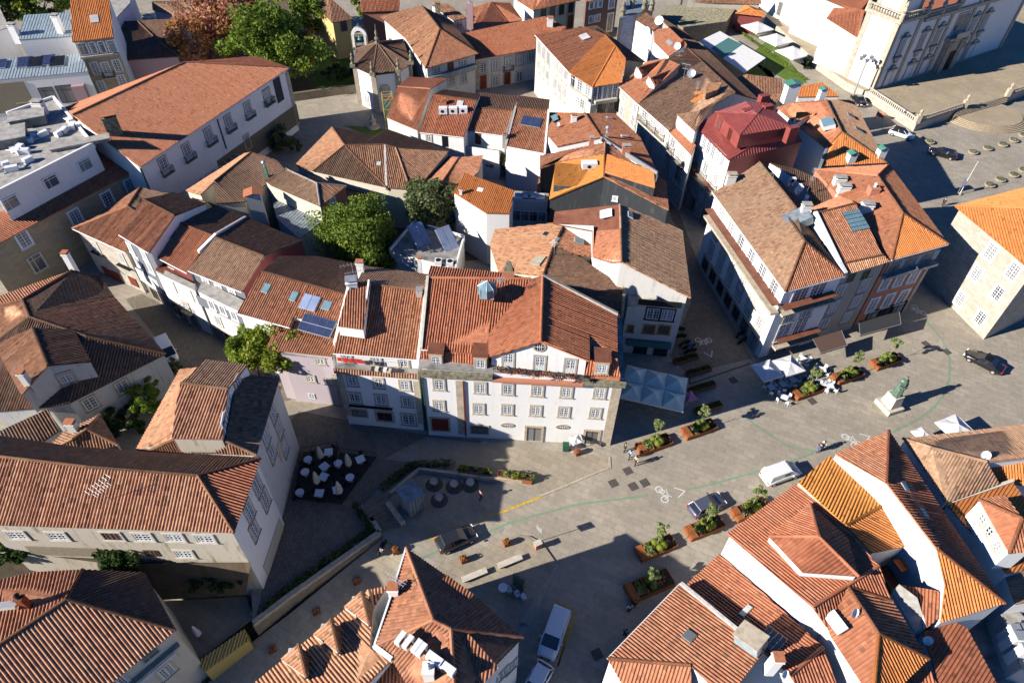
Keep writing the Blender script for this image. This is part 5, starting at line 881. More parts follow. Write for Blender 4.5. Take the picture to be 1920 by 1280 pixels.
win(D6, 'ab', 'T8:1015,735 T8:1125,712*2 T8:1240,680', 2.0, 1.5, 'shutter', 'zincdark', 'zincdark'); wbox(D6, 'ab', 'T8:930,800', 'T8:1290,700', .4, .8, 'zincdark', 'cornice'); wbox(D6, 'ab', 'T8:990,735', 'T8:1320,655', 1.6, .05, 'blue', 'attic_band')
win(D6, 'ab', 'T8:960,845 T8:1060,820 T8:1158,795', 1.4, 2.0, 'sash', 'paintwhite'); win(D6, 'ab', 'T8:870,1000 T8:975,970 T8:1075,945', 1.4, 2.0, 'sash', 'paintwhite'); quoin(D6, 'ab', 'T8:1255,735', 'T8:1085,1050', .6, 'trim'); win(D6, 'ab', 'T8:840,1130 T8:1010,1090*3', 1.9, 2.2, 'shop', 'iron', 'iron')
chimney(D6, 'T8:635,160', 'ers', 1.5, .9, .7, 'white', 'concrete'); chimney(D6, 'T8:665,215', 'ers', 1.5, .9, .7, 'white', 'concrete'); chimney(D6, 'T8:820,350', 'ers', 1.4, 1, .9, 'white', 'concrete'); chimney(D6, 'T8:870,225', 'ers', 1.2, 1.2, .8, 'salmonwall', 'white', 0, 'pot')
D6b = bld('back_annex', 'brown roofed back annex with clutter between the lane houses', 'a T8:440,335 11; b T8:420,190 11.5; c T8:260,75 12; d T8:160,20 12; e T8:330,60 11.5; f T8:470,120 11.8; g T8:640,250 11.6; h T8:470,340 11', ['abcdefgh'], 't_dark', 'white', ov=0, ridge=None, cat='annex')
for q in ('T8:365,210', 'T8:405,290', 'T8:310,160', 'T8:345,235'): aircon(D6b, q, 'abc', 1, random.random()*3, 1, .9, .5, .7)
antenna(D6b, 'T8:410,240', 'abc', 4, 60); dish(D6b, 'T8:445,410', 'abc', .5, -110, .6)
D7 = bld('plaza_house', 'house with orange hip, brown east slope and green capped chimneys by the church terrace', '''a T4:205,745 10.5; b T4:552,692 13; c T4:657,912 13; d T4:550,1030 11; e T4:508,1152 10; f T4:968,1127 10; g T4:735,692 10.4; n T4:320,710 12''', ['abcd'[0]+'nbcd', 'bgfc:t_brown', 'cfed:t_orange'], 't_salmon', {'*': 'white'}, ov=.2)
skylight(D7, 'T4:560,868', 'abc', 2.6, 1.8, 'skyglass', 'paintwhite', 'skylight', .6); chimney(D7, 'T4:300,650', 'abc', 2.2, 1.4, 1.8, 'white', 'copper', .2, 'gable'); chimney(D7, 'T4:515,668', 'abc', 1.1, .9, 1.2, 'white', 'copper', .2, 'gable'); chimney(D7, 'T4:715,1110', 'cfe', 1.2, 1, 1.2, 'white', 'copper', .2, 'gable'); chimney(D7, 'T4:925,1070', 'cfe', 1.2, 1, 1.0, 'white', 'copper', .2, 'gable')
D7d = roofpiece(D7, 'p T4:345,775 12.8; q T4:475,775 12.8; s T4:465,800 12.4; t T4:420,820 11.9; u T4:345,850 11.9', ['pqstu'], 't_orange', 'white', 'dormer', .02, 2.); strip(D7, ['d', 'e'], .4, .4, 'zincdark'); skylight(D7, 'T4:720,805', 'bgf', 1, 1.4, 'glass'); skylight(D7, 'T4:775,900', 'bgf', 1, 1.4, 'glass')
D7b = bld('small_plaza_house', 'little orange roof tucked below the church stone base', 'a T4:330,605 9; b T4:525,570 9.5; c T4:640,668 8.6; d T4:355,672 8.4', ['abcd'], 't_orange', 'white', ov=.1, ridge=None); D7c = bld('old_back_house', 'weathered ribbed roof beside the lawn awnings', 'a T4:-85,545 8.5; b T4:0,515 9.5; c T4:240,545 9; d T4:258,640 8.2; e T4:85,672 8; f T4:-70,640 8; g T4:190,735 7.6', ['abcde', 'edg' ], 't_old', 'greystone', ov=.1, ridge=None)
# ---- museum
MU = bld('stone_palace', 'pale ashlar palace with white shuttered windows and orange roof at the right edge', '''a T8:1440,317 #1700,480; y 1845,644 0; x 1941,513 #1845,644; b 1941,513 =x; p T8:1440,317 =b; q T8:1918,192 =b; s T8:2300,95 =b; r T8:1960,333 =b+2.6; k T8:2300,330 =r; c T8:2600,500 =b''', ['pqskr:t_orange', 'prkcb:t_orange'], 't_orange', 'ashlar_pale', ov=.55, cat='building')
win(MU, 'pb', 'T8:1690,635 T8:1845,770', 1.5, 1.9, 'grid', 'paintwhite', 'paintwhite'); win(MU, 'pb', 'T8:1590,785 T8:1738,920', 1.4, 1.7, 'grid', 'paintwhite', 'paintwhite'); win(MU, 'pb', 'T8:1478,960 T8:1618,1092', 1.4, 1.7, 'grid', 'paintwhite', 'paintwhite')
# ================================================================ church
CZ = 1.6
P_ = pts('n T4:868,628 1.6; e T4:1760,330 1.6; s T4:500,455 1.6')
n_, e_, s_ = P_['n'], P_['e'], P_['s']
fx = (e_-n_)[:2]; fx = fx/np.linalg.norm(fx); sy = np.array([-fx[1], fx[0]])
def cp(u, v, z): return np.array([n_[0]+fx[0]*u+sy[0]*v, n_[1]+fx[1]*u+sy[1]*v, z])
FW = np.linalg.norm((e_-n_)[:2]); ch = Bld(); ch.root = empty('church', cp(0, 0, CZ), label='white baroque church with granite pilasters, balustrade and carved portal at the upper right', cat='church'); ch.off = Vector(cp(0, 0, CZ)); ch.z0 = CZ; ch.L = lambda p: tuple(np.array(p)-np.array(ch.off)); ch.P = {}
def cbox(name, u0, u1, v0, v1, z0, z1, mat, parent=None, top=None):
    mb = MB(); mb.prism([ch.L(cp(u, v, 0))[:2] for u, v in ((u0, v0), (u1, v0), (u1, v1), (u0, v1))], z0-CZ, z1-CZ, mat, top); return mb.build(name, parent or ch.root)
HT = 15.5; TW = 7.5
cbox('wall', TW, FW, 0, 2.5, 0, HT-1, 'white', top='trim'); cbox('nave', TW, FW, 2.5, 30, 0, HT-4.5, 'white', top='t_red'); cbox('tower', 0.1, TW, .1, TW, 0, HT, 'white', top='trim'); cbox('tower_upper', .9, TW-.9, .9, TW-.9, HT, HT+14, 'white')
for (u, v) in ((0, 0), (TW-.9, 0), (0, TW-.9)): cbox('pilaster', u-.05, u+.95, v-.05, v+.95, 0, HT+.05, 'trim')
for (u, v) in ((.75, .75), (TW-1.6, .75), (.75, TW-1.6)): cbox('pilaster', u, u+.85, v, v+.85, HT, HT+14, 'trim')
for u in (13.2, 17.6, 25.2, 29.6, FW-1): cbox('pilaster', u-.45, u+.45, -.22, .1, 0, HT-1.2, 'trim')
cbox('cornice', -.4, TW+.4, -.4, TW+.4, HT-.5, HT+.15, 'trim'); cbox('cornice', TW+.4, FW+.3, -.45, .6, HT-1.5, HT-.8, 'trim'); cbox('plinth', -.1, FW+.1, -.15, 0.1, 0, 1.8, 'trim')
for (a_, b_, v_) in ((-.2, TW+.2, None), (TW+.5, 18, 0), (26, FW, 0)):
    mb = MB(); k = 0
    zb = HT+.15 if v_ is None else HT-.8; u = a_
    while u < b_:
        p = Vector(ch.L(cp(u, -.15, zb))); mb.lathe(p, [(.12, 0), (.2, .35), (.1, .7), (.16, 1.0)], 'trim', 6); u += .62
    mb.prism([ch.L(cp(uu, vv, 0))[:2] for uu, vv in ((a_, -.38), (b_, -.38), (b_, .08), (a_, .08))], zb-CZ+1.0, zb-CZ+1.25, 'trim')
    if v_ is None:
        v = .2
        while v < TW: p = Vector(ch.L(cp(-.15, v, zb))); mb.lathe(p, [(.12, 0), (.2, .35), (.1, .7), (.16, 1.0)], 'trim', 6); v += .62
        mb.prism([ch.L(cp(uu, vv, 0))[:2] for uu, vv in ((-.38, .08), (.08, .08), (.08, TW+.2), (-.38, TW+.2))], zb-CZ+1.0, zb-CZ+1.25, 'trim')
    mb.build('balustrade', ch.root)
for (u, v) in ((-.15, -.15), (TW+.2, -.15), (-.15, TW), (18.5, -.1), (13, -.1), (26, -.1)):
    zb = HT+1.2 if u < TW+1 else HT+.2; mb = MB(); mb.lathe(Vector(ch.L(cp(u, v, zb-1.2))), [(.45, 0), (.45, 1.3), (.3, 1.5), (.5, 2.0), (.25, 2.6), (.35, 3.0), (.05, 3.7)], 'trim', 8); mb.build('pinnacle', ch.root)
# central curved gable, portal and windows
mb = MB(); gp = [(18.6, HT-.8), (19.4, HT+1.2), (20.3, HT+1.6), (20.8, HT+3), (21.5, HT+4.2), (22.4, HT+4.6), (23.4, HT+4.2), (24.1, HT+3), (24.6, HT+1.6), (25.4, HT+1.2), (26.2, HT-.8)]
for (u, z), (u2, z2) in zip(gp, gp[1:]):
    mb.poly([ch.L(cp(u, -.05, HT-1)), ch.L(cp(u2, -.05, HT-1)), ch.L(cp(u2, -.05, z2)), ch.L(cp(u, -.05, z))], 'white'); mb.poly([ch.L(cp(u, -.4, z)), ch.L(cp(u2, -.4, z2)), ch.L(cp(u2, 1, z2)), ch.L(cp(u, 1, z))], 'trim'); mb.poly([ch.L(cp(u, -.4, z-.5)), ch.L(cp(u2, -.4, z2-.5)), ch.L(cp(u2, -.4, z2)), ch.L(cp(u, -.4, z))], 'trim'); mb.poly([ch.L(cp(u2, 1, z2)), ch.L(cp(u, 1, z)), ch.L(cp(u, 1, HT-1)), ch.L(cp(u2, 1, HT-1))], 'white')
mb.build('gable', ch.root)
def cwin(u, z, w_, h_, style='grid', sur='trim', orn=True):
    o = place(ch, winlib(style, w_, h_, sur, 'frame'), 'window', cp(u, -.05, z), np.array([-sy[0], -sy[1]]), ('glass', 'surround'))
    if orn:
        mb = MB(); ang = math.atan2(fx[1], fx[0])
        for (du, dz, dw, dh, dd) in ((0, h_/2+.45, w_+1.1, .35, .5), (0, h_/2+.95, w_*.6, .6, .35), (0, -h_/2-.45, w_+.9, .4, .45), (0, -h_/2-1.1, w_*.7, .9, .3)):
            mb.box((0, 0, 0), (dw, dd, dh), 'trim', Matrix.Translation(Vector(ch.L(cp(u+du, -dd/2-.02, z+dz)))) @ Matrix.Rotation(ang, 4, 'Z'))
        mb.build('carved_surround', ch.root)
for u in (10.3, 15.4, 27.4, 31.6): cwin(u, 9.8, 1.6, 3.2); cwin(u, 3.4, 1.9, 3.0, 'door')
cwin(3.8, 9.8, 1.5, 3.2); cwin(3.8, 3.4, 1.6, 3.0, 'door'); cwin(22.4, 11.4, 4.2, 3.6, 'grid', 'trim', False)
cbox('portal', 19.4, 25.4, -.9, 0, 0, 8.2, 'trim'); cbox('portal_cornice', 19.0, 25.8, -1.3, 0, 8.2, 8.8, 'trim'); cbox('portal_door', 21.2, 23.6, -1.0, -.85, 0, 5.6, 'black'); cbox('balcony_rail', 20.2, 24.6, -1.7, -1.5, 8.8, 9.9, 'trim_pale')
for u in (19.9, 20.7, 24.1, 24.9): mb = MB(); mb.lathe(Vector(ch.L(cp(u, -1.1, CZ))), [(.3, 0), (.26, 6), (.36, 6.4)], 'trim', 10); mb.build('column', ch.root)
# side wing of the church with the red roofs
CW = bld('church_wing', 'white church side wing with grilled windows and bright red roof', 'a T4:768,262 9.6; x T4:812,70 12; y T4:550,125 11; d T4:550,125 9.6', ['axy'], 't_red', {'*': 'white'}, z0=CZ, ov=.1, cat='building', ridge=None)
CW2 = bld('parish_wing', 'long white parish wing with barred windows and red roof behind the garden parasols', 'u T4:186,115 1.6; v T4:507,330 1.6; a T4:90,-260 |uv; b T4:604,112 |uv; c T4:800,60 =b+2.4; d T4:905,-70 =b+4; e T4:420,-340 =b+4', ['abcde'], 't_red', {'*': None, 'ab': 'white'}, z0=CZ, ov={'*': .1}, cat='building', ridge=None)
win(CW2, 'ab', 'T4:230,62 T4:380,155', 1.5, 2.4, 'grid', 'trim_pale', 'iron'); win(CW2, 'ab', 'T4:470,237', 1.5, 2.4, 'shutter', 'trim_pale', 'plasticwhite'); win(CW2, 'ab', 'T4:420,35 T4:515,92', 1.5, 1.9, 'shutter', 'trim_pale', 'plasticwhite')
CW3 = bld('parish_house', 'white end house of the parish wing with two salmon and two white shuttered windows', 'u T4:507,395 1.6; v T4:697,552 1.6; a T4:552,128 |uv; b T4:770,262 |uv; c T4:815,75 =b+2.4; d T4:620,30 =b+1', ['abcd'], 't_red', 'white', z0=CZ, ov={'*': .1}, cat='building', ridge=None)
win(CW3, 'ab', 'T4:628,240 T4:698,280', 1.5, 2.2, 'grid', 'trim_pale', 'terracotta'); win(CW3, 'ab', 'T4:575,385 T4:645,430', 1.6, 2.6, 'shutter', 'trim_pale', 'plasticwhite')
# ================================================================ lower right block
F1 = bld('gable_ridge_house', 'tall house with a big shaded roof slope and long blinding white side wall', '''a S4:612,850 11.2; r S4:985,690 11.2; s S4:970,1052 13.4; t U4:1318,352 13.4; e U4:1785,728 10.6; f U4:1345,862 10.2; h U4:1375,608 11.8''', ['ars', 'rets:t_red', 'tefh:t_orange'], 't_terra', {'*': 'white'}, ov=.08)
roofpiece(F1, 'q U4:1320,640 10.8; u U4:1395,770 10.2; v U4:1250,895 9.6; w U4:1190,690 10.4; o U4:1060,600 10.4', ['oquvw'], 't_red', 'white', 'lower_roof', .05, zlow=0., ridge=None); F1w = F1
skylight(F1, 'U4:1220,110', 'res', 1.0, .7, 'skyglass'); skylight(F1, 'Z6:725,285', 'res', .9, .6, 'skyglass')
F2 = bld('orange_roof_house', 'low bright orange roof between two white walls, with roofers on its lower slope', '''a S4:572,865 10.3; b U4:1003,18 10.3; c U4:685,192 12; d S4:358,1045 11.2; e U4:1188,318 9.6; f U4:868,382 11''', ['abcd:t_orange2', 'cbef:t_orange'], 't_orange2', 'white', ov=.05)
dsh = None
F3 = bld('raised_hip_house', 'broad red roofed house crowned by a second small hip roof', '''a S4:358,1045 10.6; w U3:1560,247 10.6; k U4:455,752 /aw*.22; c U4:912,470 =k; d U4:700,225 12.0; m U4:1005,712 =k-1.6; n U4:700,612 =k-.1; g U4:912,937 =k-.3; h U4:555,895 =k-1.7; q U4:1258,1112 =k-2.6; s U4:1030,1330 =k-2.8; v U4:870,1400 =k-2.2; x U4:580,958 =k-2''',
 ['adc' 'kw', 'kcmn', 'knh', 'nmqg:t_terra', 'gqsv:t_orange', 'hngvx:t_salmon'], 't_red', {'*': 'white'}, ov={'*': .08, 'aw': .3})
F3u = roofpiece(F3, '''A U4:150,265 @awk; T U4:385,515 @awk; B U4:437,40 @awk; F U4:700,282 @awk; D U4:775,543 @awk; A U4:150,265 =A+.9; T U4:385,515 =T+.9; B U4:437,40 =B+.35; F U4:700,282 =F+.3; D U4:775,543 =D+.9; H U4:500,268 =A+2.2''', ['ABH', 'BFDH', 'AHDT'], 't_red', 'white', 'upper_roof', .12, 2.0)
skylight(F3, 'U4:468,628', 'adc', 1.1, 1.0, 'glass'); skylight(F3, 'U4:325,545', 'adc', .6, .6, 'glass'); dish(F3, 'U4:720,810', 'hng', .4, -60, .6); skylight(F3, 'U4:620,865', 'hng', 1.6, 1.0, 'plasticwhite', 'plasticwhite', 'skylight', .5)
F3w = bld('white_dormer_wall', 'white walled back wing with one small window beside the cluttered light well', 'a U4:1005,655 10.6; b U4:1060,600 11.4; c U4:1180,690 10.9; d U4:1242,885 9; e U4:1160,930 8.6', ['abcde:concrete'], wall='white', ov=0, ridge=None, cat='house')
LW = bld('light_well', 'dark light well roof holding coiled hoses and planks', 'a U4:870,385 6.5; b U4:1185,320 6.5; c U4:1350,470 6.5; d U4:1270,540 6.5; e U4:1060,600 6.5; f U4:1000,650 6.5; g U4:912,470 6.5', ['abcdefg:brownsheet'], wall='earthwall', ov=0, ridge=None, cat='roof')
for i, q in enumerate(('Z6:745,940', 'Z6:900,960')):
    X = G(q, 7.3); mb = MB()
    for j in range(4):
        for k in range(20):
            a0, a1 = 2*math.pi*k/20, 2*math.pi*(k+1)/20; r_ = .85-.13*j+random.random()*.05; mb.tube((r_*math.cos(a0), r_*math.sin(a0), .05*j), (r_*math.cos(a1), r_*math.sin(a1), .05*j), .035, 'plasticwhite', 4, caps=False)
    o = mb.build('hose_coil', None, label=['larger white hose coiled in the dark light well', 'smaller white hose coil against the white wall by the light well'][i], cat='hose', ); o.location = Vector(X); o.name = 'hose_coil'
for i, (q1, q2) in enumerate((('Z6:640,1080', 'Z6:920,985'), ('Z6:380,940', 'Z6:600,895'))):
    A_, B_ = Vector(G(q1, 8.6)), Vector(G(q2, 8.6)); c = (A_+B_)/2; mb = MB(); L_ = (B_-A_).length; mb.box((0, 0, 0), (L_, 1.1 if i == 0 else .5, .12), 'wood_brown' if i else 'rust'); o = mb.build('board', None, label=['long rusty board bridging the light well', 'short brown plank edge of the roofing work'][i], cat='board'); o.location = c; o.rotation_euler = (0, .1, math.atan2((B_-A_).y, (B_-A_).x))
F5 = bld('corner_tiled_house', 'house with wide ribbed terracotta roof and green skylight box by the shaded street', '''a U3:735,1112 8.4; b U3:1238,592 8.4; d U3:1812,1065 /ab*.30; e U3:1560,1400 /ab*.30; g U3:1310,1157 @abd; h U3:1320,1400 8; k U3:860,1330 7''', ['abdeg', 'aghk:t_salmon'], 't_terra', {'*': 'white'}, ov=.15, gutter=['ab'])
strip(F5, ['b', 'd'], .3, .25, 'mortar'); X, Mx = frame_on(F5, 'U3:1725,1010', 'abd'); mb = MB(); mb.box((0, 0, .5), (1.5, 2.0, 1.2), 'zinc', Mx); mb.box((0, 0, 1.15), (1.7, 2.2, .08), 'trim', Mx); mb.build('skylight', F5.root)
skylight(F5, 'U3:1300,958', 'abd', .9, .9, 'glass'); chimney(F5, 'U3:1880,1150', 'abd', .7, .7, 1.2, 'white', 'terracotta')
F6 = bld('mid_red_house', 'red roofed house lying in the shadow of the white wall', '''a U3:1278,600 7.2; b U3:1508,388 7.2; c U4:530,1030 /ab*.28; d U4:300,1225 /ab*.28; e U4:660,1400 =c-1.5; g U4:420,1420 =c-1.5''', ['abcd', 'dcge'[:2]+'eg'], 't_red', 'white', ov=.1)
skylight(F6, 'U4:175,985', 'abc', 1.7, 1.7, 'glass', 'galv', 'skylight', .1, 4, 4); skylight(F6, 'U3:1690,785', 'abc', 1.3, .5, 'curtain', 'galv'); chimney(F6, 'U4:180,1150', 'abc', .6, .5, 1.3, 'terracotta'); dish(F6, 'U4:240,1230', 'abc', .35, -60, .6)
F7 = bld('brown_roof_house', 'brown roofed house with white satellite dishes facing the statue square', '''a S4:1080,745 10; b S4:1918,648 10; r S4:1280,808 12; s S4:1660,905 12.2; t S4:2100,860 12; c S4:2200,610 10; d S4:1750,1058 10.6; e S4:1380,1192 10; g S4:1100,760 10''', ['arst' 'cb:t_brown', 'arsde:t_brown'], 't_brown', 'white', ov=.15); dish(F7, 'S4:1620,890', 'arsb'[:3], .45, -110, .8); dish(F7, 'S4:1862,805', 'arsb'[:3], .45, -110, .8); dish(F7, 'S4:1445,1030', 'rsd', .45, -110, 1.2)
F7b = bld('orange_strip_house', 'orange ribbed roof next to the brown roofed house', 'a S4:1662,915 11; b S4:2200,880 11; c S4:2200,1100 9.6; d S4:1750,1058 9.6', ['abcd'], 't_orange', 'white', ov=.05, ridge=None)
F8 = bld('right_orange_house', 'orange roofed house with a triangular attic of three white windows', '''a Z6:1145,448 9.6; b Z6:1800,225 10.4; c Z6:2300,900 10.4; d Z6:2100,1080 9; e Z6:1755,1150 9''', ['abcde'], 't_orange', 'white', ov=.1, ridge=None)
F8u = roofpiece(F8, 'p Z6:1465,405 12.4; q Z6:1770,945 12.4; r Z6:1905,595 13.8; s Z6:1730,365 12.4; t Z6:2020,500 12.4; u Z6:2000,930 12.4', ['pqr:t_salmon', 'psr', 'str', 'que' 'r'[:0]+'r'] if False else ['pqr:t_salmon', 'psr', 'qur'], 't_terra', 'white', 'attic', .1, 3)
win(F8u, 'pq', 'Z6:1510,600 Z6:1580,720 Z6:1660,865', .8, .8, 'small', 'trim_pale'); strip(F8, ['a', 'b'], .3, .25, 'trim_pale')
F9 = bld('dark_red_roof_house', 'dark red roof in shade at the lower right corner', '''a U4:1215,922 8.4; b U4:1450,862 9; c U4:1525,900 9; d U4:1760,1340 8.4; e U4:1345,1340 8''', ['abcde'], 't_red', 'white', ov=.05, ridge=None); dish(F9, 'U4:1225,1000', 'abc', .4, -110, .7)
F9b = bld('red_wedge_house', 'red roof wedge at the bottom edge below the raised hip house', 'a U4:1060,1300 8.2; b U4:1235,1130 8.6; c U4:1345,1340 8; d U4:1100,1400 7.5', ['abcd'], 't_red', 'white', ov=.05, ridge=None)
F10 = bld('edge_house', 'house with brown roof and white terrace at the right edge', 'a U4:1790,540 8; b U4:1930,500 8.5; c U4:2050,700 8.5; d U4:1860,735 8', ['abcd'], 't_brown', 'white', ov=.05, ridge=None); F11 = bld('edge_terrace', 'cluttered white roof terrace block at the right edge', 'a U4:1755,785 6; b U4:1840,745 6; c U4:2100,1000 6; d U4:2050,1230 6; e U4:1900,1180 6', ['abcde:concrete'], wall='white_dirty', ov=0, ridge=None, cat='terrace')
F12 = bld('dark_court', 'sunken grey courtyard building beside the right edge', 'a U4:1540,900 3.5; b U4:1700,770 3.5; c U4:1880,1000 3.5; d U4:1950,1330 3.5; e U4:1720,1330 3.5', ['abcde:tarfelt'], wall='greystone', ov=0, ridge=None, cat='building')
for i, q in enumerate(('U4:1830,930', 'U4:1850,990', 'U4:1880,1080', 'U4:1900,930')): chimney(F11, q, 'abc', .8+.2*(i % 2), .7, .6+.3*(i % 3), 'plasticwhite', 'galv')
# ================================================================ bottom centre
K1 = bld('pointed_house', 'sharp cornered house with star shaped hip roof and rooftop air conditioners', '''p U2:1112,345 10.8; q U2:1160,470 11.6; a U2:890,1025 10.2; t U2:1300,845 13.0; u U2:1422,908 13.0; e U2:1920,965 10.4; f U2:1700,1190 10.4; g U2:1640,1330 10.4; h U2:1450,1400 12.0; k U2:1015,1118 10.4; l U2:1180,1400 10.0; w U2:1575,668 10.6''',
 ['aptz'[:3], 'pweut', 'atuhlk'[:1]+'tuhlk', 'uefgh'], 't_terra', {'*': 'white'}, ov={'*': .15, 'pw': .3, 'we': .3})
roofpiece(K1, 'a U2:1268,685 @pwe; b U2:1392,530 @pwe; c U2:1578,668 @pwe; d U2:1450,838 @pwe; a U2:1268,683 =a+.5; b U2:1392,528 =b+.5; c U2:1578,666 =c+.5; d U2:1448,838 =d+.5', ['abcd'], 't_terra', 'white', 'dormer', .02, 1.2)
roofpiece(K1, 'a U2:1445,1050 11.9; b U2:1545,938 12.5; c U2:1752,1172 11.6; d U2:1640,1290 11.2', ['abcd'], 't_terra', 'white', 'dormer', .02, 1.4)
strip(K1, ['p', 'a U2:1000,700 10.8', 'a'], .15, .12, 'paintwhite'); antenna(K1, 'U2:1060,640', 'apt', 2.4, 150, 1.7); chimney(K1, 'U2:1030,660', 'apt', .8, .7, 1.0, 'white')

for q_ in ('U2:1078,985', 'U2:1130,1012', 'U2:1190,1040', 'U2:1222,1065'): aircon(K1, q_, 'tuh', 1, rad(58), 1.0, 1.0, .42, .55)
aircon(K1, 'U2:1312,1130', 'tuh', 1, rad(-32), 1, 1.3, .55, .65); aircon(K1, 'U2:1402,1195', 'tuh', 1, rad(-32), 1, 1.2, .55, .6); chimney(K1, 'U2:1270,1200', 'tuh', .8, .8, .7, 'white', 'white', 0, 'pot')
strip(K1, ['a', 'k'], .3, .3, 'white'); win(K1, 'ef', 'U2:1840,1160 U2:1780,1210', 1, 1.2, 'grid', 'trim_pale')
K2 = bld('dormered_tan_house', 'tan tiled roof with a row of small hipped dormers above the dark street', '''a U2:850,640 7.8; b U2:0,1330 7.8; c U2:700,1420 /ab*.4; d U2:1010,1122 /ab*.34; e U2:860,1040 10.0; k U2:885,760 8.6; z U2:980,610 7.8''', ['abcde'[0]+'bcdek', 'azek'[:2]+'ek' if False else 'azk'], 't_tan', {'*': 'white'}, ov={'*': .1, 'ab': .3})
for (x0, y0) in ((805, 645), (592, 835), (368, 1005)):
    j = lambda dx, dy: 'U2:%d,%d' % (x0+dx, y0+dy)
    roofpiece(K2, 'a %s 8.5; r %s 9.8; b %s 8.5; c %s 9.8' % (j(-125, 105), j(0, 0), j(78, 105), j(60, 240)), ['arc', 'rbc:t_dark'], 't_tan', 'white_dirty', 'dormer', .02, 1.2)  # dark tile paints the shaded side of each dormer
    X = Vector(G(j(-30, 60), 9.0))-K2.off; mb = MB(); mb.box(X, (.9, .5, .35), 'mortar', Matrix.Identity(4)); mb.build('mortar_patch', K2.root)
K3 = bld('lower_red_house', 'ribbed red roof at the bottom edge beside the tan dormered roof', 'a U2:850,1290 8.8; b U2:1005,1128 9.4; c U2:1180,1280 8.8; d U2:1100,1420 8.2; e U2:850,1420 8.2', ['abcde'], 't_red', 'white', ov=.02, ridge=None)
# ================================================================ lower left
H1 = bld('rambling_old_house', 'rambling old house with dark ribbed roofs and a gabled attic of two windows', '''a T5:0,1005 8.4; b T5:155,968 8.8; c T5:495,742 7.4; z T5:-60,960 7.4; d T5:500,762 8; e T5:692,802 6.4; f T5:792,948 6.4; g T5:205,1085 9.4; h T5:495,1118 9.2; j S1:1148,160 6.2; k S1:600,38 9.2; l S1:478,502 6.2; m S1:330,240 8.4; n S1:235,60 9.6; o S1:-60,100 7; p S1:-60,560 6.2; q S1:330,530 6.2''',
 ['zdba:t_terra', 'abgo:t_tan', 'bdefg:t_dark', 'gfjkh' if False else 'gfjk:t_old', 'kjlq' 'pog:t_dark'], 't_old', {'*': 'white_dirty'}, ov=.2)  # tan paints the sunlit slope, the dark tile the shaded ones
H1d = roofpiece(H1, 'a S1:-40,100 9.3; b S1:225,-20 10.6; c S1:330,240 10.6; d S1:150,445 9.0; e S1:510,-10 9.4; f S1:628,212 9.4; g S1:-40,350 8', ['abcd:t_tan', 'befc:t_dark'], 't_tan', 'white_dirty', 'attic', .15, 3.2); win(H1d, 'cf', 'S1:362,365 S1:455,322', 1.3, 1.2, 'grid', 'trim', 'frame')
win(H1, 'jl', 'S1:850,385 S1:625,500', 1.3, 1.5, 'grid', 'trim', 'frame'); chimney(H1d, 'S1:185,350', 'abc', .7, .6, 1.2, 'white_dirty'); antenna(H1d, 'S1:150,330', 'abc', 1.5, 120); chimney(H1, 'T5:490,720', 'bde', .7, .7, 1.6, 'white')
H4 = bld('cottage', 'mossy little cottage roof with chimney between the old house and the long ribbed roof', 'a S1:0,860 5.5; b S1:-60,720 6; c S1:330,540 6; d S1:410,690 5.4; e S1:250,800 5.6; ', ['abcde'], 't_dark', 'white_dirty', ov=.1); H4b = bld('cottage', 'small hipped cottage roof with hooked ridge beside the bushes', 'a S1:430,705 5.6; b S1:690,578 5.6; c S1:820,792 5; d S1:500,860 5; e S1:250,880 5; r S1:600,680 6.8; s S1:505,745 6.6', ['abrs' 'e', 'bcr', 'cdesr'], 't_old', 'white_dirty', ov=.1); chimney(H4b, 'S1:520,690', 'abr', .9, .7, 1.2, 'white_dirty', 'terracotta'); antenna(H4, 'S1:40,820', 'abc', 2.5, 45, 1.6)
H2 = bld('tower_attic_house', 'white house with raised old attic block and long dark slope above the terrace', '''a Z3:800,185 12; b Z3:520,1108 12; c S1:1030,830 10.4; d S1:940,820 10.2; e S1:1245,265 11.2; f S1:1420,250 12.2; g S1:1690,300 12; r S1:1560,760 13.2; s S1:1230,740 13.2; t S1:1640,330 13.6; u S1:1250,380 13.2''', ['efus' 'cd:t_tan', 'gabrt:t_old', 'bcsr:t_old'], 't_tan', {'*': 'white_dirty'}, ov={'*': .1, 'ab': .4})
H2u = roofpiece(H2, 'a S1:1250,362 14.8; b S1:1425,200 14; c S1:1712,235 14; d S1:1578,402 14.8; e S1:1538,752 13.8; f S1:1190,745 13.8; g S1:1218,510 14.4', ['abcd:t_brown', 'gadef:t_tan'], 't_tan', {'*': 'white_dirty', 'cd': 'white', 'ef': 'ruin'}, 'attic', .1, 2.2)
win(H2u, 'ce' if 'ce' in H2u.edges else 'cd', 'S1:1640,355', .9, .9, 'small'); win(H2u, 'de', 'S1:1600,445 S1:1580,560 S1:1550,640', 1.1, 1.3, 'sash', 'paintwhite')
win(H2, 'ab', 'Z3:785,780 Z3:695,1070', 1.2, 1.9, 'grid', 'trim'); win(H2, 'ab', 'Z3:712,595 Z3:625,880', 1.2, 1.8, 'grid', 'trim'); win(H2, 'ab', 'Z3:855,1010', 1.2, 1.8, 'grid', 'trim')
wbox(H2, 'ab', 'Z3:860,880', 'Z3:780,1100', 2.5, .04, 'ruin', 'bare_patch')
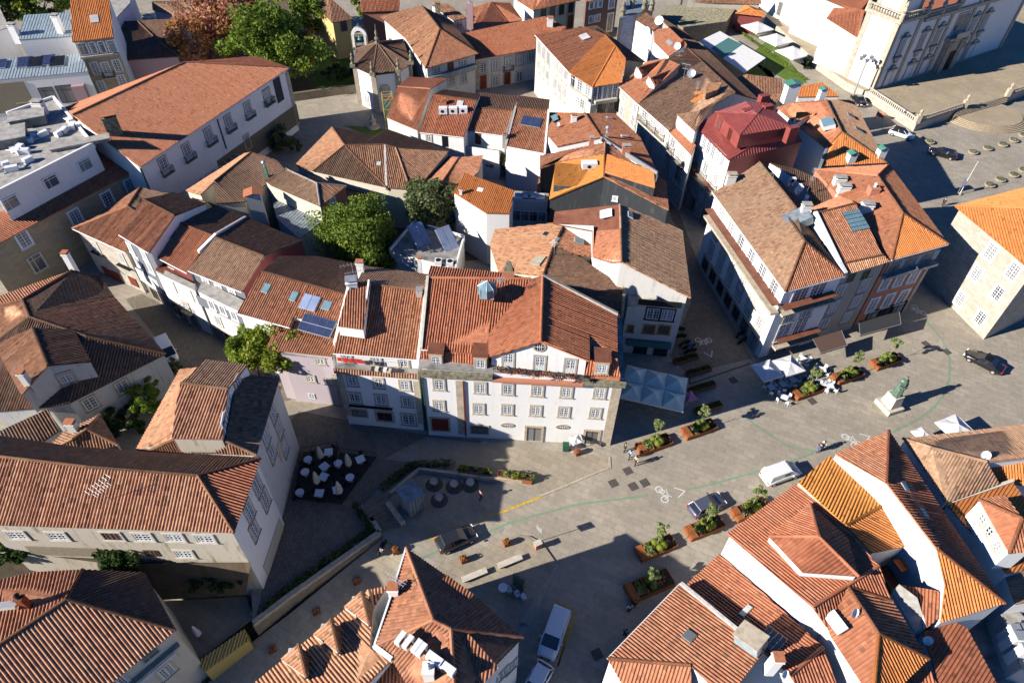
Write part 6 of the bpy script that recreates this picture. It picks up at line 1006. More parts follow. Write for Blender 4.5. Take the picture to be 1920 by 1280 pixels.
H3 = bld('long_ribbed_house', 'long decaying cream house with wide ribbed tan roof and broken windows', '''j U1:1620,242 11.6; g U1:-160,185 =j; r S1:-160,850 /jg*.38; s S1:600,940 /jg*.38; t S1:1368,1000 /jg*.38; e S1:1805,882 =j+.2; b S1:1100,845 =j+.2; c S1:500,800 =j; d S1:-160,700 =j''', ['jgrst:t_tan', 'jte:t_red', 'rstebcd:t_dark'], 't_tan', {'*': 'ruin', 'je': 'white'}, ov={'*': .1, 'jg': .3, 'je': .4}, zb=-3.2)
win(H3, 'jg', 'U1:1418,280 U1:1205,272 U1:990,268 U1:400,262 U1:120,255', 1.5, 1.0, 'grid', 'trim_pale', 'frame'); win(H3, 'jg', 'U1:775,262', 1.6, 1.0, 'sash', 'trim_pale', 'wood_brown'); win(H3, 'jg', 'U1:1275,385', 1.5, 1.0, 'grid', 'trim_pale'); win(H3, 'jg', 'U1:730,385 U1:1050,380', 1.3, .9, 'sash', None, 'wood_brown')
wbox(H3, 'jg', 'U1:690,375', 'U1:200,360', 1.6, .05, 'ashlar', 'bare_stone'); win(H3, 'je', '482,909 467,958', 1.2, 2, 'grid', 'trim'); win(H3, 'je', '497,936 476,992', 1.2, 2, 'grid', 'trim'); wbox(H3, 'je', '530,985', '500,1075', 3.2, .05, 'ruin', 'bare_patch'); antenna(H3, 'S1:760,1170', 'jgr', 2.6, 60, 1.8)
H5 = bld('spotted_tile_house', 'tan ribbed roof speckled with dark tiles at the lower left, with blue tiled frieze', '''a U1:1218,915 7.4; b U1:700,1340 7.4; r U1:458,702 /ab*.5; c U1:1000,517 7.6; d U1:570,495 9.0; k U1:-160,1120 @abr; l U1:-160,600 8.8; m U1:250,512 8.8; n U1:-160,1500 @abr''', ['abnkr:t_tan', 'acdr:t_dark', 'rdml' 'k:t_terra'], 't_tan', {'*': 'cream'}, ov={'*': .2, 'ab': .3}, z0=-3.2)
win(H5, 'ab', 'U1:1040,1085', 1.4, .9, 'shop', None, 'blue'); win(H5, 'ab', 'U1:1150,1195 U1:800,1260', 1.1, 1.6, 'grid', 'trim_pale'); wbox(H5, 'ab', 'U1:1230,1095', 'U1:930,1280', .6, .05, 'azulejo', 'tile_frieze'); wbox(H5, 'ab', 'U1:1240,1010', 'U1:840,1290', .18, .5, 'trim', 'cornice'); chimney(H5, 'U1:175,730', 'rdm', .55, .55, 1.0, 'rust', 'iron', 0, 'pot'); skylight(H5, 'U1:40,750', 'rdm', 1.9, .9, 'curtain', 'trim_pale')
H6 = bld('yellow_gate_wall', 'small yellow gate building by the steep street', 'a U1:1355,1140 -.4; b U1:1690,905 -.4; c U1:1720,985 -.4; d U1:1420,1200 -.4', ['abcd:ochre'], wall='ochre', z0=-3.2, ov=0, ridge=None, cat='wall')
# ================================================================ ground, streets, steps
def sheet(name, marks, z, mat, kind='structure', thick=None, label=None, cat=None, zs=None, extra=None):
    ps = [G(s, z if zs is None else zs[i]) if isinstance(s, str) else np.array([s[0], s[1], z]) for i, s in enumerate(marks)]; mb = MB()
    if thick:
        mb.prism([p[:2] for p in ps], z-thick, z, mat if isinstance(mat, str) else mat[1], mat if isinstance(mat, str) else mat[0])
    else: mb.poly([tuple(p) for p in ps], mat)
    o = mb.build(name)
    me = o.data; bm = bmesh.new(); bm.from_mesh(me); big = [f for f in bm.faces if len(f.verts) > 4]; bmesh.ops.triangulate(bm, faces=big); bmesh.ops.recalc_face_normals(bm, faces=bm.faces)
    if not thick and bm.faces and sum(f.normal.z for f in bm.faces) < 0: bmesh.ops.reverse_faces(bm, faces=bm.faces)
    bm.to_mesh(me); bm.free(); return tag(o, label, cat, None, kind)
mb = MB(); mb.poly([(-700, -80, -3.25), (700, -80, -3.25), (700, 900, -3.25), (-700, 900, -3.25)], 'dirt'); mb.build('ground', kind='structure')
sheet('paved_square', [(-650, 850), (650, 850), (650, -60), '735,1420', '765,1200', '812,1072', '716,1006', '543,1122', '474,1173', '470,1062', 'U1:0,425', (-650, 34)], 0, ('paving', 'rubble'), thick=3.2)
sheet('steep_street', ['722,1004', '812,1072', '770,1200', '740,1420', '200,1500', '330,1335', '470,1205', '543,1150'], 0, 'paving_slab', zs=[-.02, -.02, -1.2, -2.6, -3.2, -3.1, -2.3, -1.5])
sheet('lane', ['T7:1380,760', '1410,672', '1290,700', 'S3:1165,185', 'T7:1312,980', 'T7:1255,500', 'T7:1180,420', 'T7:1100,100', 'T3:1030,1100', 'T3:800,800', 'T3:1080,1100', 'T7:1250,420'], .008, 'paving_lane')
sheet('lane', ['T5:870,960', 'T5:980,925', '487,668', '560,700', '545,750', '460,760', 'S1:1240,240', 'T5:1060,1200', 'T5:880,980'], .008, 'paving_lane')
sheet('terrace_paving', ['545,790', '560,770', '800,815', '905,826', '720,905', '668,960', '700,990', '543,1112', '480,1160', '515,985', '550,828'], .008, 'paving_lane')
sheet('garden_bank', ['U1:-160,372', 'U1:700,425', 'U1:1000,455', 'U1:1735,447', 'U1:1700,670', 'U1:1110,705', 'U1:560,505', 'U1:-160,600'], 0, 'dirt', zs=[5.5, 5.6, 5.6, 5.7, 1.2, .8, 1.5, 2])
sheet('pavement', ['800,818', '905,832', '1146,855', '1143,877', 'S3:690,965', '1015,928', '1000,900', '905,880', 'Z4:700,40', '720,860'], .009, 'paving_slab')
sheet('patio', ['U1:1100,715', 'U1:1700,680', 'U1:1760,830', 'U1:1350,1140', 'U1:1000,900'], -1.0, 'pavement' if False else 'paving_slab')
# church terrace
TB = ['T4:130,110', 'T4:480,420', 'T4:700,575', 'T4:845,640', 'T4:1175,858', 'T4:1500,748', 'T4:1800,668', 'T4:2150,540', 'T4:2600,250', 'T4:1900,-300', 'T4:300,-250']
sheet('church_terrace', TB, 1.6, ('paving_terrace', 'ashlar_pale'), thick=1.62)
def rib(name, marks, wd, mat, z=.012, kind=None, label=None, cat=None, thick=None, group=None):
    P_ = [G(s, z) for s in marks]; mb = MB()
    for A, B in zip(P_, P_[1:]):
        d = (B-A)[:2]; L_ = np.linalg.norm(d); n = np.array([-d[1], d[0], 0])/L_*wd/2
        if thick:
            q = [A-n, B-n, B+n, A+n]; mb.prism([p[:2] for p in q], z-thick, z, mat)
        else: mb.poly([A-n, B-n, B+n, A+n], mat)
    return tag(mb.build(name), label, cat, group, kind)
def smooth(marks, n=6):
    P_ = [px(s) for s in marks]; out = []
    for i in range(len(P_)-1):
        p0, p1, p2, p3 = P_[max(i-1, 0)], P_[i], P_[i+1], P_[min(i+2, len(P_)-1)]
        for k in range(n):
            t = k/n; out.append('%f,%f' % tuple(.5*((2*p1[j])+(-p0[j]+p2[j])*t+(2*p0[j]-5*p1[j]+4*p2[j]-p3[j])*t*t+(-p0[j]+3*p1[j]-3*p2[j]+p3[j])*t**3) for j in (0, 1)))
    out.append('%f,%f' % P_[-1]); return out
K_ = 'structure'
rib('road_marking', smooth(['790,1047', 'Z4:870,830', 'Z4:1310,660', 'Z4:1530,570', '1040,956', '1092,944', '1214,929']), .24, 'linegreen', kind=K_)
rib('road_marking', smooth(['1290,918', '1350,903', '1425,882', '1492,861', '1530,847']), .24, 'linegreen', kind=K_)
rib('road_marking', smooth(['1395,780', '1425,803', '1460,825', 'S4:300,800', '1530,846']), .24, 'linegreen', .014, kind=K_)
rib('road_marking', smooth(['S4:1010,700', 'S4:1200,600', 'S4:1320,500', 'S4:1390,370', 'S4:1405,230', 'S4:1380,110', 'S4:1300,0', 'T8:1240,1110']), .24, 'linegreen', kind=K_)
rib('road_marking', ['930,964', '1015,931'], .28, 'lineyellow', .016, kind=K_); rib('road_marking', ['806,1011', '850,995', '930,964'], .16, 'lineyellow', .015, kind=K_)
rib('road_marking', ['U3:375,715', 'U3:520,780', 'U3:390,1165', 'U3:480,860'], .14, 'lineyellow', .016, kind=K_)
rib('kerb', smooth(['713,1008', '800,1005', '1015,928', 'S3:690,965', '1143,877', 'S3:750,915', 'S3:748,870'], 5)[10:], .22, 'trim', .06, kind=K_, thick=.1)
rib('drain_channel', ['1292,700', 'Z5:640,575', 'Z5:1180,390'], .22, 'granitedark', .014, kind=K_)
def bikesym(c, ang, s, name='road_marking'):
    C_ = Vector(G(c, .014)); mb = MB()
    def ring(cx, cy, r):
        for i in range(18):
            a0, a1 = 2*math.pi*i/18, 2*math.pi*(i+1)/18; mb.poly([(cx+rr*math.cos(a), cy+rr*math.sin(a), 0) for rr, a in ((r-.06, a0), (r+.06, a0), (r+.06, a1), (r-.06, a1))], 'linewhite')
    def ln(a, b, w=.1):
        d = Vector((b[0]-a[0], b[1]-a[1])); n = Vector((-d.y, d.x)).normalized()*w/2; mb.poly([(a[0]-n.x, a[1]-n.y, .001), (b[0]-n.x, b[1]-n.y, .001), (b[0]+n.x, b[1]+n.y, .001), (a[0]+n.x, a[1]+n.y, .001)], 'linewhite')
    ring(-.62, 0, .36); ring(.62, 0, .36)
    for a, b in (((-.62, 0), (-.25, .6)), ((-.62, 0), (0, 0)), ((0, 0), (-.28, .7)), ((0, 0), (.45, .6)), ((-.25, .6), (.45, .6)), ((.62, 0), (.4, .78)), ((.4, .78), (.65, .85)), ((-.4, .72), (-.15, .72))): ln(a, b)
    o = mb.build(name, kind='structure'); o.location = C_; o.rotation_euler = (0, 0, ang); o.scale = (s, s, 1)
def chevron(c, ang, s):
    mb = MB()
    for sg in (-1, 1): mb.poly([(-.6, sg*.62, 0), (-.6+.22, sg*.62, 0), (.62, 0, 0), (.4, 0, 0)][::sg], 'linewhite')
    o = mb.build('road_marking', kind='structure'); o.location = Vector(G(c, .015)); o.rotation_euler = (0, 0, ang); o.scale = (s, s, 1)
bikesym('S3:1110,1130', rad(-70), 1.05); chevron('S3:1240,1112', rad(12), 1.0); bikesym('Z5:762,180', rad(180), 1.1); chevron('Z5:818,305', rad(-75), 1.0); bikesym('T8:1190,1035', rad(120), 1.1); bikesym('S4:715,762', rad(-60), 1.1); chevron('S4:825,735', rad(12), 1.0)
for i, q in enumerate(('S3:875,968', 'S3:775,1053', 'S3:912,1075', 'S3:992,1050', 'Z5:1030,540', 'Z5:1740,728', 'S4:1240,90', 'S4:1385,145', 'U3:663,1080', 'S1:895,860')):
    c = G(q, .012); mb = MB(); mb.box((0, 0, 0), (.95, .95, .016), 'granitedark'); o = mb.build('drain_cover', kind='structure'); o.location = Vector(c); o.rotation_euler = (0, 0, rad(26))
# island, steps and low walls
sheet('island_pavement', ['Z4:900,945', 'Z4:1180,835', 'Z4:1460,722', 'Z4:1580,685', 'Z4:1690,690', 'Z4:1800,745', 'Z4:1880,860', 'U3:385,455', 'U3:130,860', 'U3:60,1100', '760,1200', '790,1080'], .14, ('paving_slab', 'trim'), thick=.2)
for i in range(4):
    t0, t1 = i/4*14, (i+1)/4*14
    sheet('steps', ['U3:%f,%f' % (385+t0, 455+i*3), 'U3:%f,%f' % (385+t1, 455+i*3+3), 'U3:%f,%f' % (130+t1*4.5, 862+i*5), 'U3:%f,%f' % (130+t0*4.5, 860+i*5)], .12-.028*i, 'trim', thick=.2)
sheet('sunken_paving', ['Z4:700,110', 'Z4:1370,200', 'Z4:1380,480', 'Z4:800,715', 'Z4:350,665', 'Z4:560,560', 'Z4:440,400'], .010, 'paving_slab')
n = 7
for i in range(n):
    a = i/n; b_ = (i+1)/n; P0 = lambda t: 'Z4:%f,%f' % (170+180*t, 430+230*t); P1 = lambda t: 'Z4:%f,%f' % (345+215*t, 310+285*t); sheet('steps', [P0(a), P0(b_), P1(b_), P1(a)], .75-.1*i, 'paving_lane', thick=.9)
def wallrib(marks, w_, z, mat, name='low_wall', label=None): return rib(name, marks, w_, mat, z, label=label, cat='wall', thick=z+.05 if z > 0 else 1)
def place_wall(marks, w_, h, mat, label, name='low_wall'):
    P_ = [G(s, 0) for s in marks]; mb = MB()
    for A, B in zip(P_, P_[1:]):
        d = (B-A)[:2]; L_ = np.linalg.norm(d); n_ = np.array([-d[1], d[0], 0])/L_*w_/2; q = [A-n_, B-n_, B+n_, A+n_]; mb.prism([p[:2] for p in q], 0.005, h, mat)
    return tag(mb.build(name), label, 'wall')
place_wall(['Z4:175,435', 'Z4:300,590', 'Z4:350,668', '543,1119', '476,1170'], .5, .45, 'trim', 'pale stone coping wall above the steep street'); place_wall(['Z4:420,420', 'Z4:560,600'], .5, .8, 'trim', 'stair side wall beside the grey kiosk')
place_wall(['Z4:440,330', 'Z4:700,108', 'Z4:1365,195', 'Z4:1715,215'], .3, .55, 'trim', 'low retaining wall around the sunken seating area')
# church stairs
for i in range(5):
    R_ = np.linalg.norm(G('T4:1915,790', 0)-G('T4:1640,800', 0))-.42*i; c = G('T4:1640,805', 0); mb = MB(); ps = [(c[0]+R_*math.cos(rad(a)), c[1]+R_*.8*math.sin(rad(a))) for a in range(0, 360, 8)]; mb.prism(ps, 0.005, .16*(i+1), 'paving_terrace'); mb.build('steps', kind='structure')
for i in range(4): sheet('steps', ['T4:%f,%f' % (1430+8*i, 775+12*(3-i)), 'T4:%f,%f' % (1800+4*i, 668+12*(3-i)), 'T4:1800,640', 'T4:1440,745'], .8+.18*(i+1), 'paving_terrace', thick=.9+.18*i)
def terr_rail(m0, m1, label, z=1.6, mat='trim_pale', h=1.0, open_=True):
    A, B = G(m0, z), G(m1, z); d = B-A; L_ = np.linalg.norm(d); ang = math.atan2(d[1], d[0]); o_ = empty('balustrade', A, label=label, cat='balustrade'); mb = MB(); R_ = Matrix.Rotation(ang, 4, 'Z'); mb.box((L_/2, 0, h), (L_, .3, .15), mat, R_); mb.box((L_/2, 0, .1), (L_, .35, .2), mat, R_); mb.build('rail', o_); mb = MB(); n_ = int(L_/.5)
    for i in range(n_): mb.box(((i+.5)*L_/n_, 0, h/2+.05), (.18, .14, h-.25), mat, R_)
    mb.build('balusters', o_)
terr_rail('T4:845,640', 'T4:1172,855', 'pierced white balustrade on the church terrace beside the white car'); terr_rail('T4:1180,850', 'T4:1495,745', 'dark stone balustrade facing the lower square between the two stairs', mat='trim'); terr_rail('T4:1805,665', 'T4:2100,560', 'stone balustrade on the far side of the terrace steps', mat='trim')
for i, q in enumerate(('T4:1175,850', 'T4:1500,745', 'T4:1800,665')):
    mb = MB(); mb.box((0, 0, .8), (.8, .8, 1.6), 'trim'); mb.lathe((0, 0, 1.6), [(.3, 0), (.18, .3), (.35, .7), (.05, 1.2)], 'trim', 10); o = mb.build('gate_pier', label=['stone pier with finial at the terrace corner above the white car', 'stone pier with finial at the near end of the church steps', 'stone pier with finial at the far end of the church steps'][i], cat='pier'); o.location = Vector(G(q, 1.6))
# lawns
sheet('lawn', ['T3:1600,190', 'T3:1650,180', 'T3:1918,330', 'T4:420,572', 'T4:330,590', 'T4:0,395', 'T3:1830,290'], .03, 'lawn'); sheet('lawn', ['T3:1680,510', 'T3:1825,420', 'T4:60,440', 'T4:250,590', 'T4:240,620', 'T4:0,520'], .028, 'lawn')
sheet('lawn', ['T2:560,300', 'T2:745,330', 'T2:760,640', 'T2:560,640', 'T2:440,560'], .03, 'lawn'); sheet('park_soil', ['T2:-200,0', 'T2:560,0', 'T2:560,620', 'T2:330,650', 'T2:290,520', 'T1:1250,420', 'T1:1200,200'], .02, 'dirt')
sheet('lawn', ['T2:680,868', 'T2:870,880', 'T2:985,898', 'T2:900,940', 'T2:780,912'], .03, 'lawn'); sheet('yard', ['T6:540,480', 'T6:740,380', 'T6:1140,250', 'T6:1500,270', 'T6:1640,690', 'T6:1000,740', 'T6:560,700'], .02, 'dirt')
place_wall(['T2:325,700', 'T2:560,665', 'T2:765,640'], .6, 1.6, 'rubble', 'rough stone garden wall in front of the chapel lawn')
# ================================================================ vegetation
def leaves(mb, c, r, n, size, mat, rng, squash=1.):
    """leaf quads spread through a clump"""
    c = np.array(c); d = rng.normal(size=(n, 3)); d /= np.linalg.norm(d, axis=1)[:, None]; rr = r*rng.uniform(.45, 1.05, n)**.6; p = c+d*rr[:, None]*np.array([1, 1, squash])
    a = rng.normal(size=(n, 3))+d*.8; a /= np.linalg.norm(a, axis=1)[:, None]; t = np.cross(a, rng.normal(size=(n, 3))); t /= np.linalg.norm(t, axis=1)[:, None]; b = np.cross(a, t); s = size*rng.uniform(.6, 1.3, n)
    for i in range(n): u, v = t[i]*s[i], b[i]*s[i]*.7; q = p[i]; mb.poly([q-u, q-v*.8, q+u, q+v*.8], mat)
def tree(name, label, base, z0, cx, cy, cz, rx, ry, rz, mat, n=60, leaf=.32, per=110, trunk=.35, seed=1, cat='tree', group=None, lean=(0, 0), bark='bark', mat2=None, k2=0.):
    rng = np.random.default_rng(seed); o = empty(name, base, label=label, cat=cat, group=group); mb = MB(); tm = MB()
    top = Vector((cx+lean[0], cy+lean[1], cz)); tm.tube((0, 0, z0), top*.55, trunk, bark, 8, trunk*.7); ends = []
    for i in range(n):
        d = rng.normal(size=3); d /= np.linalg.norm(d); k = rng.uniform(.25, 1.)**.45; w_ = 1+.22*math.sin(3*math.atan2(d[1], d[0])+seed)+.12*math.sin(5*d[2]+seed)
        c = np.array([cx, cy, cz])+d*np.array([rx, ry, rz])*k*w_*.82; r = min(rx, rz)*rng.uniform(.2, .34)
        leaves(mb, c, r, per, leaf, mat2 if mat2 and rng.random() < k2 else mat, rng, .8)
        if i % 5 == 0: tm.tube(top*.5, Vector(c), trunk*.35, bark, 5, trunk*.06)
    mb.build('crown', o); tm.build('trunk', o); return o
def at(q, z=0.): return Vector(G(q, z))
tree('broadleaf_tree', 'big bright green tree in the park behind the white convent', at('T2:250,600'), 0, 0, 0, 9, 10.5, 9, 7.0, 'leaf', 130, .34, 120, .5, 3)
tree('broadleaf_tree', 'green tree crown behind the big bright green one at the top edge', at('T2:480,330'), 0, 0, 0, 8, 6.0, 6, 5.5, 'leaf', 60, .34, 110, .4, 4)
tree('autumn_tree', 'small orange brown tree in front of the big green tree', at('T2:430,540'), 0, 0, 0, 6.2, 3.6, 3.6, 3.8, 'leaf_orange', 38, .3, 100, .25, 5)
tree('autumn_tree', 'dark red autumn tree behind the convent roof', at('T1:1600,450'), 0, 0, 0, 9.5, 8.5, 7.5, 6.8, 'leaf_red', 110, .34, 110, .4, 6, mat2='leaf_orange', k2=.15); tree('autumn_tree', 'orange tinted autumn tree beside the shaded house', at('T1:1420,600'), 0, 0, 0, 8.5, 6, 5.5, 6.5, 'leaf_red', 50, .32, 110, .35, 7, mat2='leaf_orange', k2=.6)
tree('autumn_tree', 'red leaved tree at the top edge left of the green crown', at('T1:1760,250'), 0, 0, 0, 9, 6.0, 6, 5, 'leaf_red', 50, .34, 100, .35, 8)
tree('park_tree', 'dark green park tree at the upper left corner', at('T1:40,235'), 0, 0, 0, 6.5, 9, 6, 5.5, 'leaf_dark', 60, .36, 110, .4, 9, mat2='leaf_yellow', k2=.2); tree('park_tree', 'yellow green park tree at the top edge left of the tall narrow house', at('T1:340,215'), 0, 0, 0, 6.5, 10, 6, 5.5, 'leaf', 70, .36, 110, .4, 10, mat2='leaf_dark', k2=.4)
tree('courtyard_tree', 'dense round green tree in the courtyard beside the solar collectors', at('T6:830,770'), 0, 0, 0, 6.6, 6.0, 5.0, 5.4, 'leaf', 130, .2, 170, .3, 11); tree('courtyard_tree', 'small green crown at the foot of the dense courtyard tree', at('T6:990,800'), 0, 0, 0, 3.4, 2.2, 2, 2.2, 'leaf', 24, .24, 110, .15, 12)
tree('courtyard_tree', 'darker olive tree in the courtyard against the tall white wall', at('T6:1290,540'), 0, 0, 0, 6.2, 5.0, 4.2, 4.4, 'leaf_olive', 75, .27, 120, .3, 13)
tree('street_tree', 'yellow green street tree between the dark slope and the pink house', at('S2:330,380'), 0, 0, 0, 6.8, 5.8, 3.4, 3.6, 'leaf_yellow', 95, .25, 130, .25, 14, lean=(-.5, 0)); tree('street_tree', 'green street tree crown at the end of the shaded lane', at('S2:110,330'), 0, 0, 0, 5.6, 3.6, 2.8, 3.0, 'leaf', 50, .25, 120, .2, 15)
tree('garden_bush', 'olive bush in the corner below the convent', at('T2:255,1040'), 0, 0, 0, 2.2, 3.0, 2.6, 2.2, 'leaf_olive', 30, .22, 110, .12, 16, cat='bush'); tree('garden_bush', 'small bush by the pergola end', at('T2:360,1050'), 0, 0, 0, 1.4, 1.6, 1.6, 1.4, 'leaf_olive', 14, .2, 90, .1, 17, cat='bush')
tree('garden_bush', 'round topiary bush below the chapel finial', at('T2:850,190'), 0, 0, 0, 4.5, 3.0, 2.6, 2.6, 'leaf', 30, .3, 90, .2, 18, cat='bush'); tree('garden_bush', 'bright green hedge behind the chapel roof', at('T2:960,270'), 0, 0, 0, 1.8, 5.0, 2.2, 1.6, 'leaf', 34, .26, 100, .1, 19, cat='bush')
tree('garden_bush', 'dark bush beside the chapel lawn', at('T2:640,560'), 0, 0, 0, 1.8, 4.0, 3, 1.8, 'leaf_dark', 30, .25, 90, .1, 20, cat='bush'); tree('garden_bush', 'bush beneath the gabled attic of the old house', at('S1:480,620'), 0, 0, 0, 1.8, 3.6, 1.6, 1.6, 'leaf_olive', 34, .2, 100, .1, 21, cat='bush'); tree('garden_bush', 'green bush along the tan attic house wall', at('S1:1060,560'), 0, 0, 0, 3.0, 1.6, 3.6, 2.0, 'leaf', 36, .2, 100, .1, 22, cat='bush'); tree('garden_bush', 'dark bush in the shaded yard by the old white wall', at('S1:890,680'), 0, 0, 0, 1.8, 3.2, 2.6, 1.6, 'leaf_dark', 34, .2, 100, .1, 23, cat='bush')
tree('garden_bush', 'leafy shrub by the lane corner next to the white van', at('S1:1225,280'), 0, 0, 0, 1.2, .9, 1.1, 1.2, 'leaf_olive', 14, .15, 80, .06, 24, cat='bush'); tree('garden_bush', 'dark overgrown bush below the decaying cream house', at('U1:850,500', 4.5), 0, 0, 0, 1.5, 2.2, 1.4, 2.0, 'leaf_dark', 40, .18, 100, .08, 25, cat='bush')
tree('garden_bush', 'creeper covered bank below the cream house', at('U1:1500,590', 2.2), 0, 0, 0, .8, 3.5, 1.6, 1.0, 'leaf_dark', 40, .16, 90, .06, 26, cat='bush'); tree('garden_bush', 'weedy bush at the left edge below the cream house', at('U1:60,430', 4.5), 0, 0, 0, 1.4, 3.5, 1.2, 1.4, 'leaf_dark', 34, .18, 90, .06, 27, cat='bush')
tree('garden_bush', 'potted shrub on the small courtyard terrace', at('T6:1790,110'), 0, 0, 0, 2.6, 1.4, 1.3, 1.6, 'leaf_olive', 16, .18, 90, .06, 28, cat='bush'); tree('garden_bush', 'shrub on the balcony by the bottom street', at('U3:740,1215', 0), 0, 0, 0, 3.4, .6, .7, .9, 'leaf_olive', 10, .12, 80, .05, 29, cat='bush'); tree('garden_bush', 'plant growing at the yellow gate wall', at('U1:1260,1185', -3), 0, 0, 0, 1.2, .8, .8, 1.0, 'leaf_dark', 10, .12, 80, .05, 30, cat='bush')
tree('palm_like_cedar', 'drooping blue green cedar at the top edge above the old wall', at('T3:1230,100'), 0, 0, 0, 7.5, 7, 3, 2.5, 'leaf_olive', 36, .4, 70, .3, 31, cat='tree'); tree('cypress', 'slim cypress beside the white umbrellas', at('T4:395,480'), 0, 0, 0, 2.0, .6, .6, 2.2, 'leaf_dark', 16, .2, 80, .1, 32, cat='tree'); tree('cypress', 'second slim cypress against the parish wall', at('T4:480,430'), 0, 0, 0, 2.0, .6, .6, 2.2, 'leaf_dark', 16, .2, 80, .1, 33, cat='tree')
tree('garden_bush', 'tangle of shrubs and chairs by the parish wall', at('T4:420,470'), 0, 0, 0, .8, 2.2, 1.6, .8, 'leaf_dark', 18, .2, 70, .06, 34, cat='bush')
def hedge(marks, w_, h, label, mat='leaf_dark', z=0., seed=1, name='hedge', dens=55):
    rng = np.random.default_rng(seed); P_ = [G(s, z) for s in marks]; mb = MB(); c0 = P_[0]
    for A, B in zip(P_, P_[1:]):
        L_ = np.linalg.norm(B-A); n_ = max(2, int(L_/.45))
        for i in range(n_): c = A+(B-A)*(i+.5)/n_-c0; leaves(mb, c+np.array([rng.uniform(-.1, .1), rng.uniform(-.1, .1), h*.55]), w_*.6, dens, .14, mat, rng, h/w_)
    o = mb.build(name, label=label, cat='hedge'); o.location = Vector(c0); return o
hedge(['Z4:120,425', 'Z4:290,640', '540,1105', '490,1150'], .7, .6, 'dark hedge along the coping above the steep street', 'leaf_dark', 0, 1); hedge(['Z4:370,280', 'Z4:640,70', 'Z4:1000,55'], .9, .8, 'dark clipped hedge wrapped around the sunken seating area', 'leaf_dark', 0, 2)
hedge(['T3:1600,190', 'T4:410,560'], .5, .5, 'thin bright hedge bordering the lawn by the umbrellas', 'leaf', 0, 3)
# ---------------------------------------------------------------- planters
def corner_frame(q, ang, z=0.): return Vector(G(q, z)), ang
NPL = [0]
def planter(q, ang, label, tree_label=None, L_=4.2, W_=1.5, H_=.6, balls=4, sunny=True, th=3.2, z=0.):
    c = Vector(G(q, z)); o = empty('planter', c, ang, label=label, cat='planter', group='rusty steel planters around the square'); mb = MB()
    for cx_, cy_, dx, dy in ((0, W_/2, L_, .08), (0, -W_/2, L_, .08), (L_/2, 0, .08, W_-.08), (-L_/2, 0, .08, W_-.08)): mb.box((cx_, cy_, H_/2), (dx, dy, H_), 'corten')
    mb.build('box', o); mb = MB(); mb.box((0, 0, H_-.1), (L_-.1, W_-.1, .05), 'soil'); mb.build('soil', o)
    mb = MB(); mb.box((-L_/2+.42, 0, H_+.03), (.75, W_+.05, .1), 'corten'); mb.box((-L_*.12, 0, H_+.05), (.14, W_+.04, .22), 'corten'); mb.build('bench_end', o)
    rng = np.random.default_rng(NPL[0]+50); NPL[0] += 1; mb = MB()
    for i in range(9): leaves(mb, (-L_/2+1.0+rng.uniform(0, .7), rng.uniform(-.5, .5), H_+.15), .3, 34, .13, 'leaf_light' if i % 3 else 'leaf', rng, .7)
    for i in range(9): leaves(mb, (L_*.12+rng.uniform(0, L_*.3), rng.uniform(-.55, .55), H_+.1), .26, 28, .11, 'leaf_dark' if i % 3 else 'leaf_red', rng, .6)
    mb.build('bedding_plants', o)
    R_ = Matrix.Translation(c) @ Matrix.Rotation(ang, 4, 'Z'); pos = [(-.05*L_+.2, .38), (-.05*L_+.35, -.38), (.15*L_, -.3), (.15*L_, .42)]
    for i in range(balls):
        mb = MB(); mm = 'leaf_yellow' if sunny and i < 3 else 'leaf'; mb.lathe((0, 0, 0), [(.05, -.36), (.26, -.27), (.37, -.06), (.37, .1), (.26, .28), (.05, .37)], mm, 12); leaves(mb, (0, 0, 0), .43, 420, .05, mm, rng, 1.); leaves(mb, (0, 0, 0), .28, 120, .09, 'leaf_dark', rng, 1.); b = mb.build('ball_shrub', label=['clipped ball shrub at the back left', 'clipped ball shrub at the front left', 'clipped ball shrub at the front right', 'clipped ball shrub at the back right'][i]+' of the '+label[:0]+short(label), cat='shrub', group='clipped ball shrubs in the planters'); b.location = R_ @ Vector((pos[i][0], pos[i][1], H_+.35))
    if tree_label: t = tree('young_tree', tree_label, R_ @ Vector((.1, .05, H_-.1)), 0, 0, 0, th, .75, .75, 1.05, 'leaf_light', 17, .11, 75, .045, NPL[0]+70, group='young trees in the planters', bark='barkpale')
    return o
def short(l): return l.split(' planter')[0].replace('rusty ', '')+' planter'
planter('S3:1052,795', rad(24), 'rusty planter by the strollers at the corner of the white building', 'young leafy tree beside the strollers at the white building'); planter('S3:1362,690', rad(24), 'rusty shaded planter behind the dark umbrella shade', 'young leafy tree beyond the green awnings'); planter('1512,735', rad(24), 'rusty cafe planter under the white parasols', 'young tree by the white cafe chairs'); planter('S4:690,322', rad(24), 'rusty middle planter between two cafe planters', 'thin sparse young tree between the cafe planters'); planter('S4:955,222', rad(24), 'rusty far planter nearest the black awning', 'young tree next to the brown awning')
planter('U3:1065,355', rad(24), 'rusty street planter at the edge of the long shadow', 'young tree at the edge of the long shadow'); planter('U3:1400,215', rad(24), 'rusty roadside planter beside the dark car', 'young tree in front of the dark grey car'); planter('U3:1715,90', rad(24), 'rusty roof-side planter by the orange roof', 'young tree between dark car and orange roof'); planter('U3:1020,615', rad(24), 'rusty wide planter fully in shade on the sloping street', 'bushy tree in the wide planter in shade', 4.8, 1.8, th=1.8, sunny=False, balls=2)
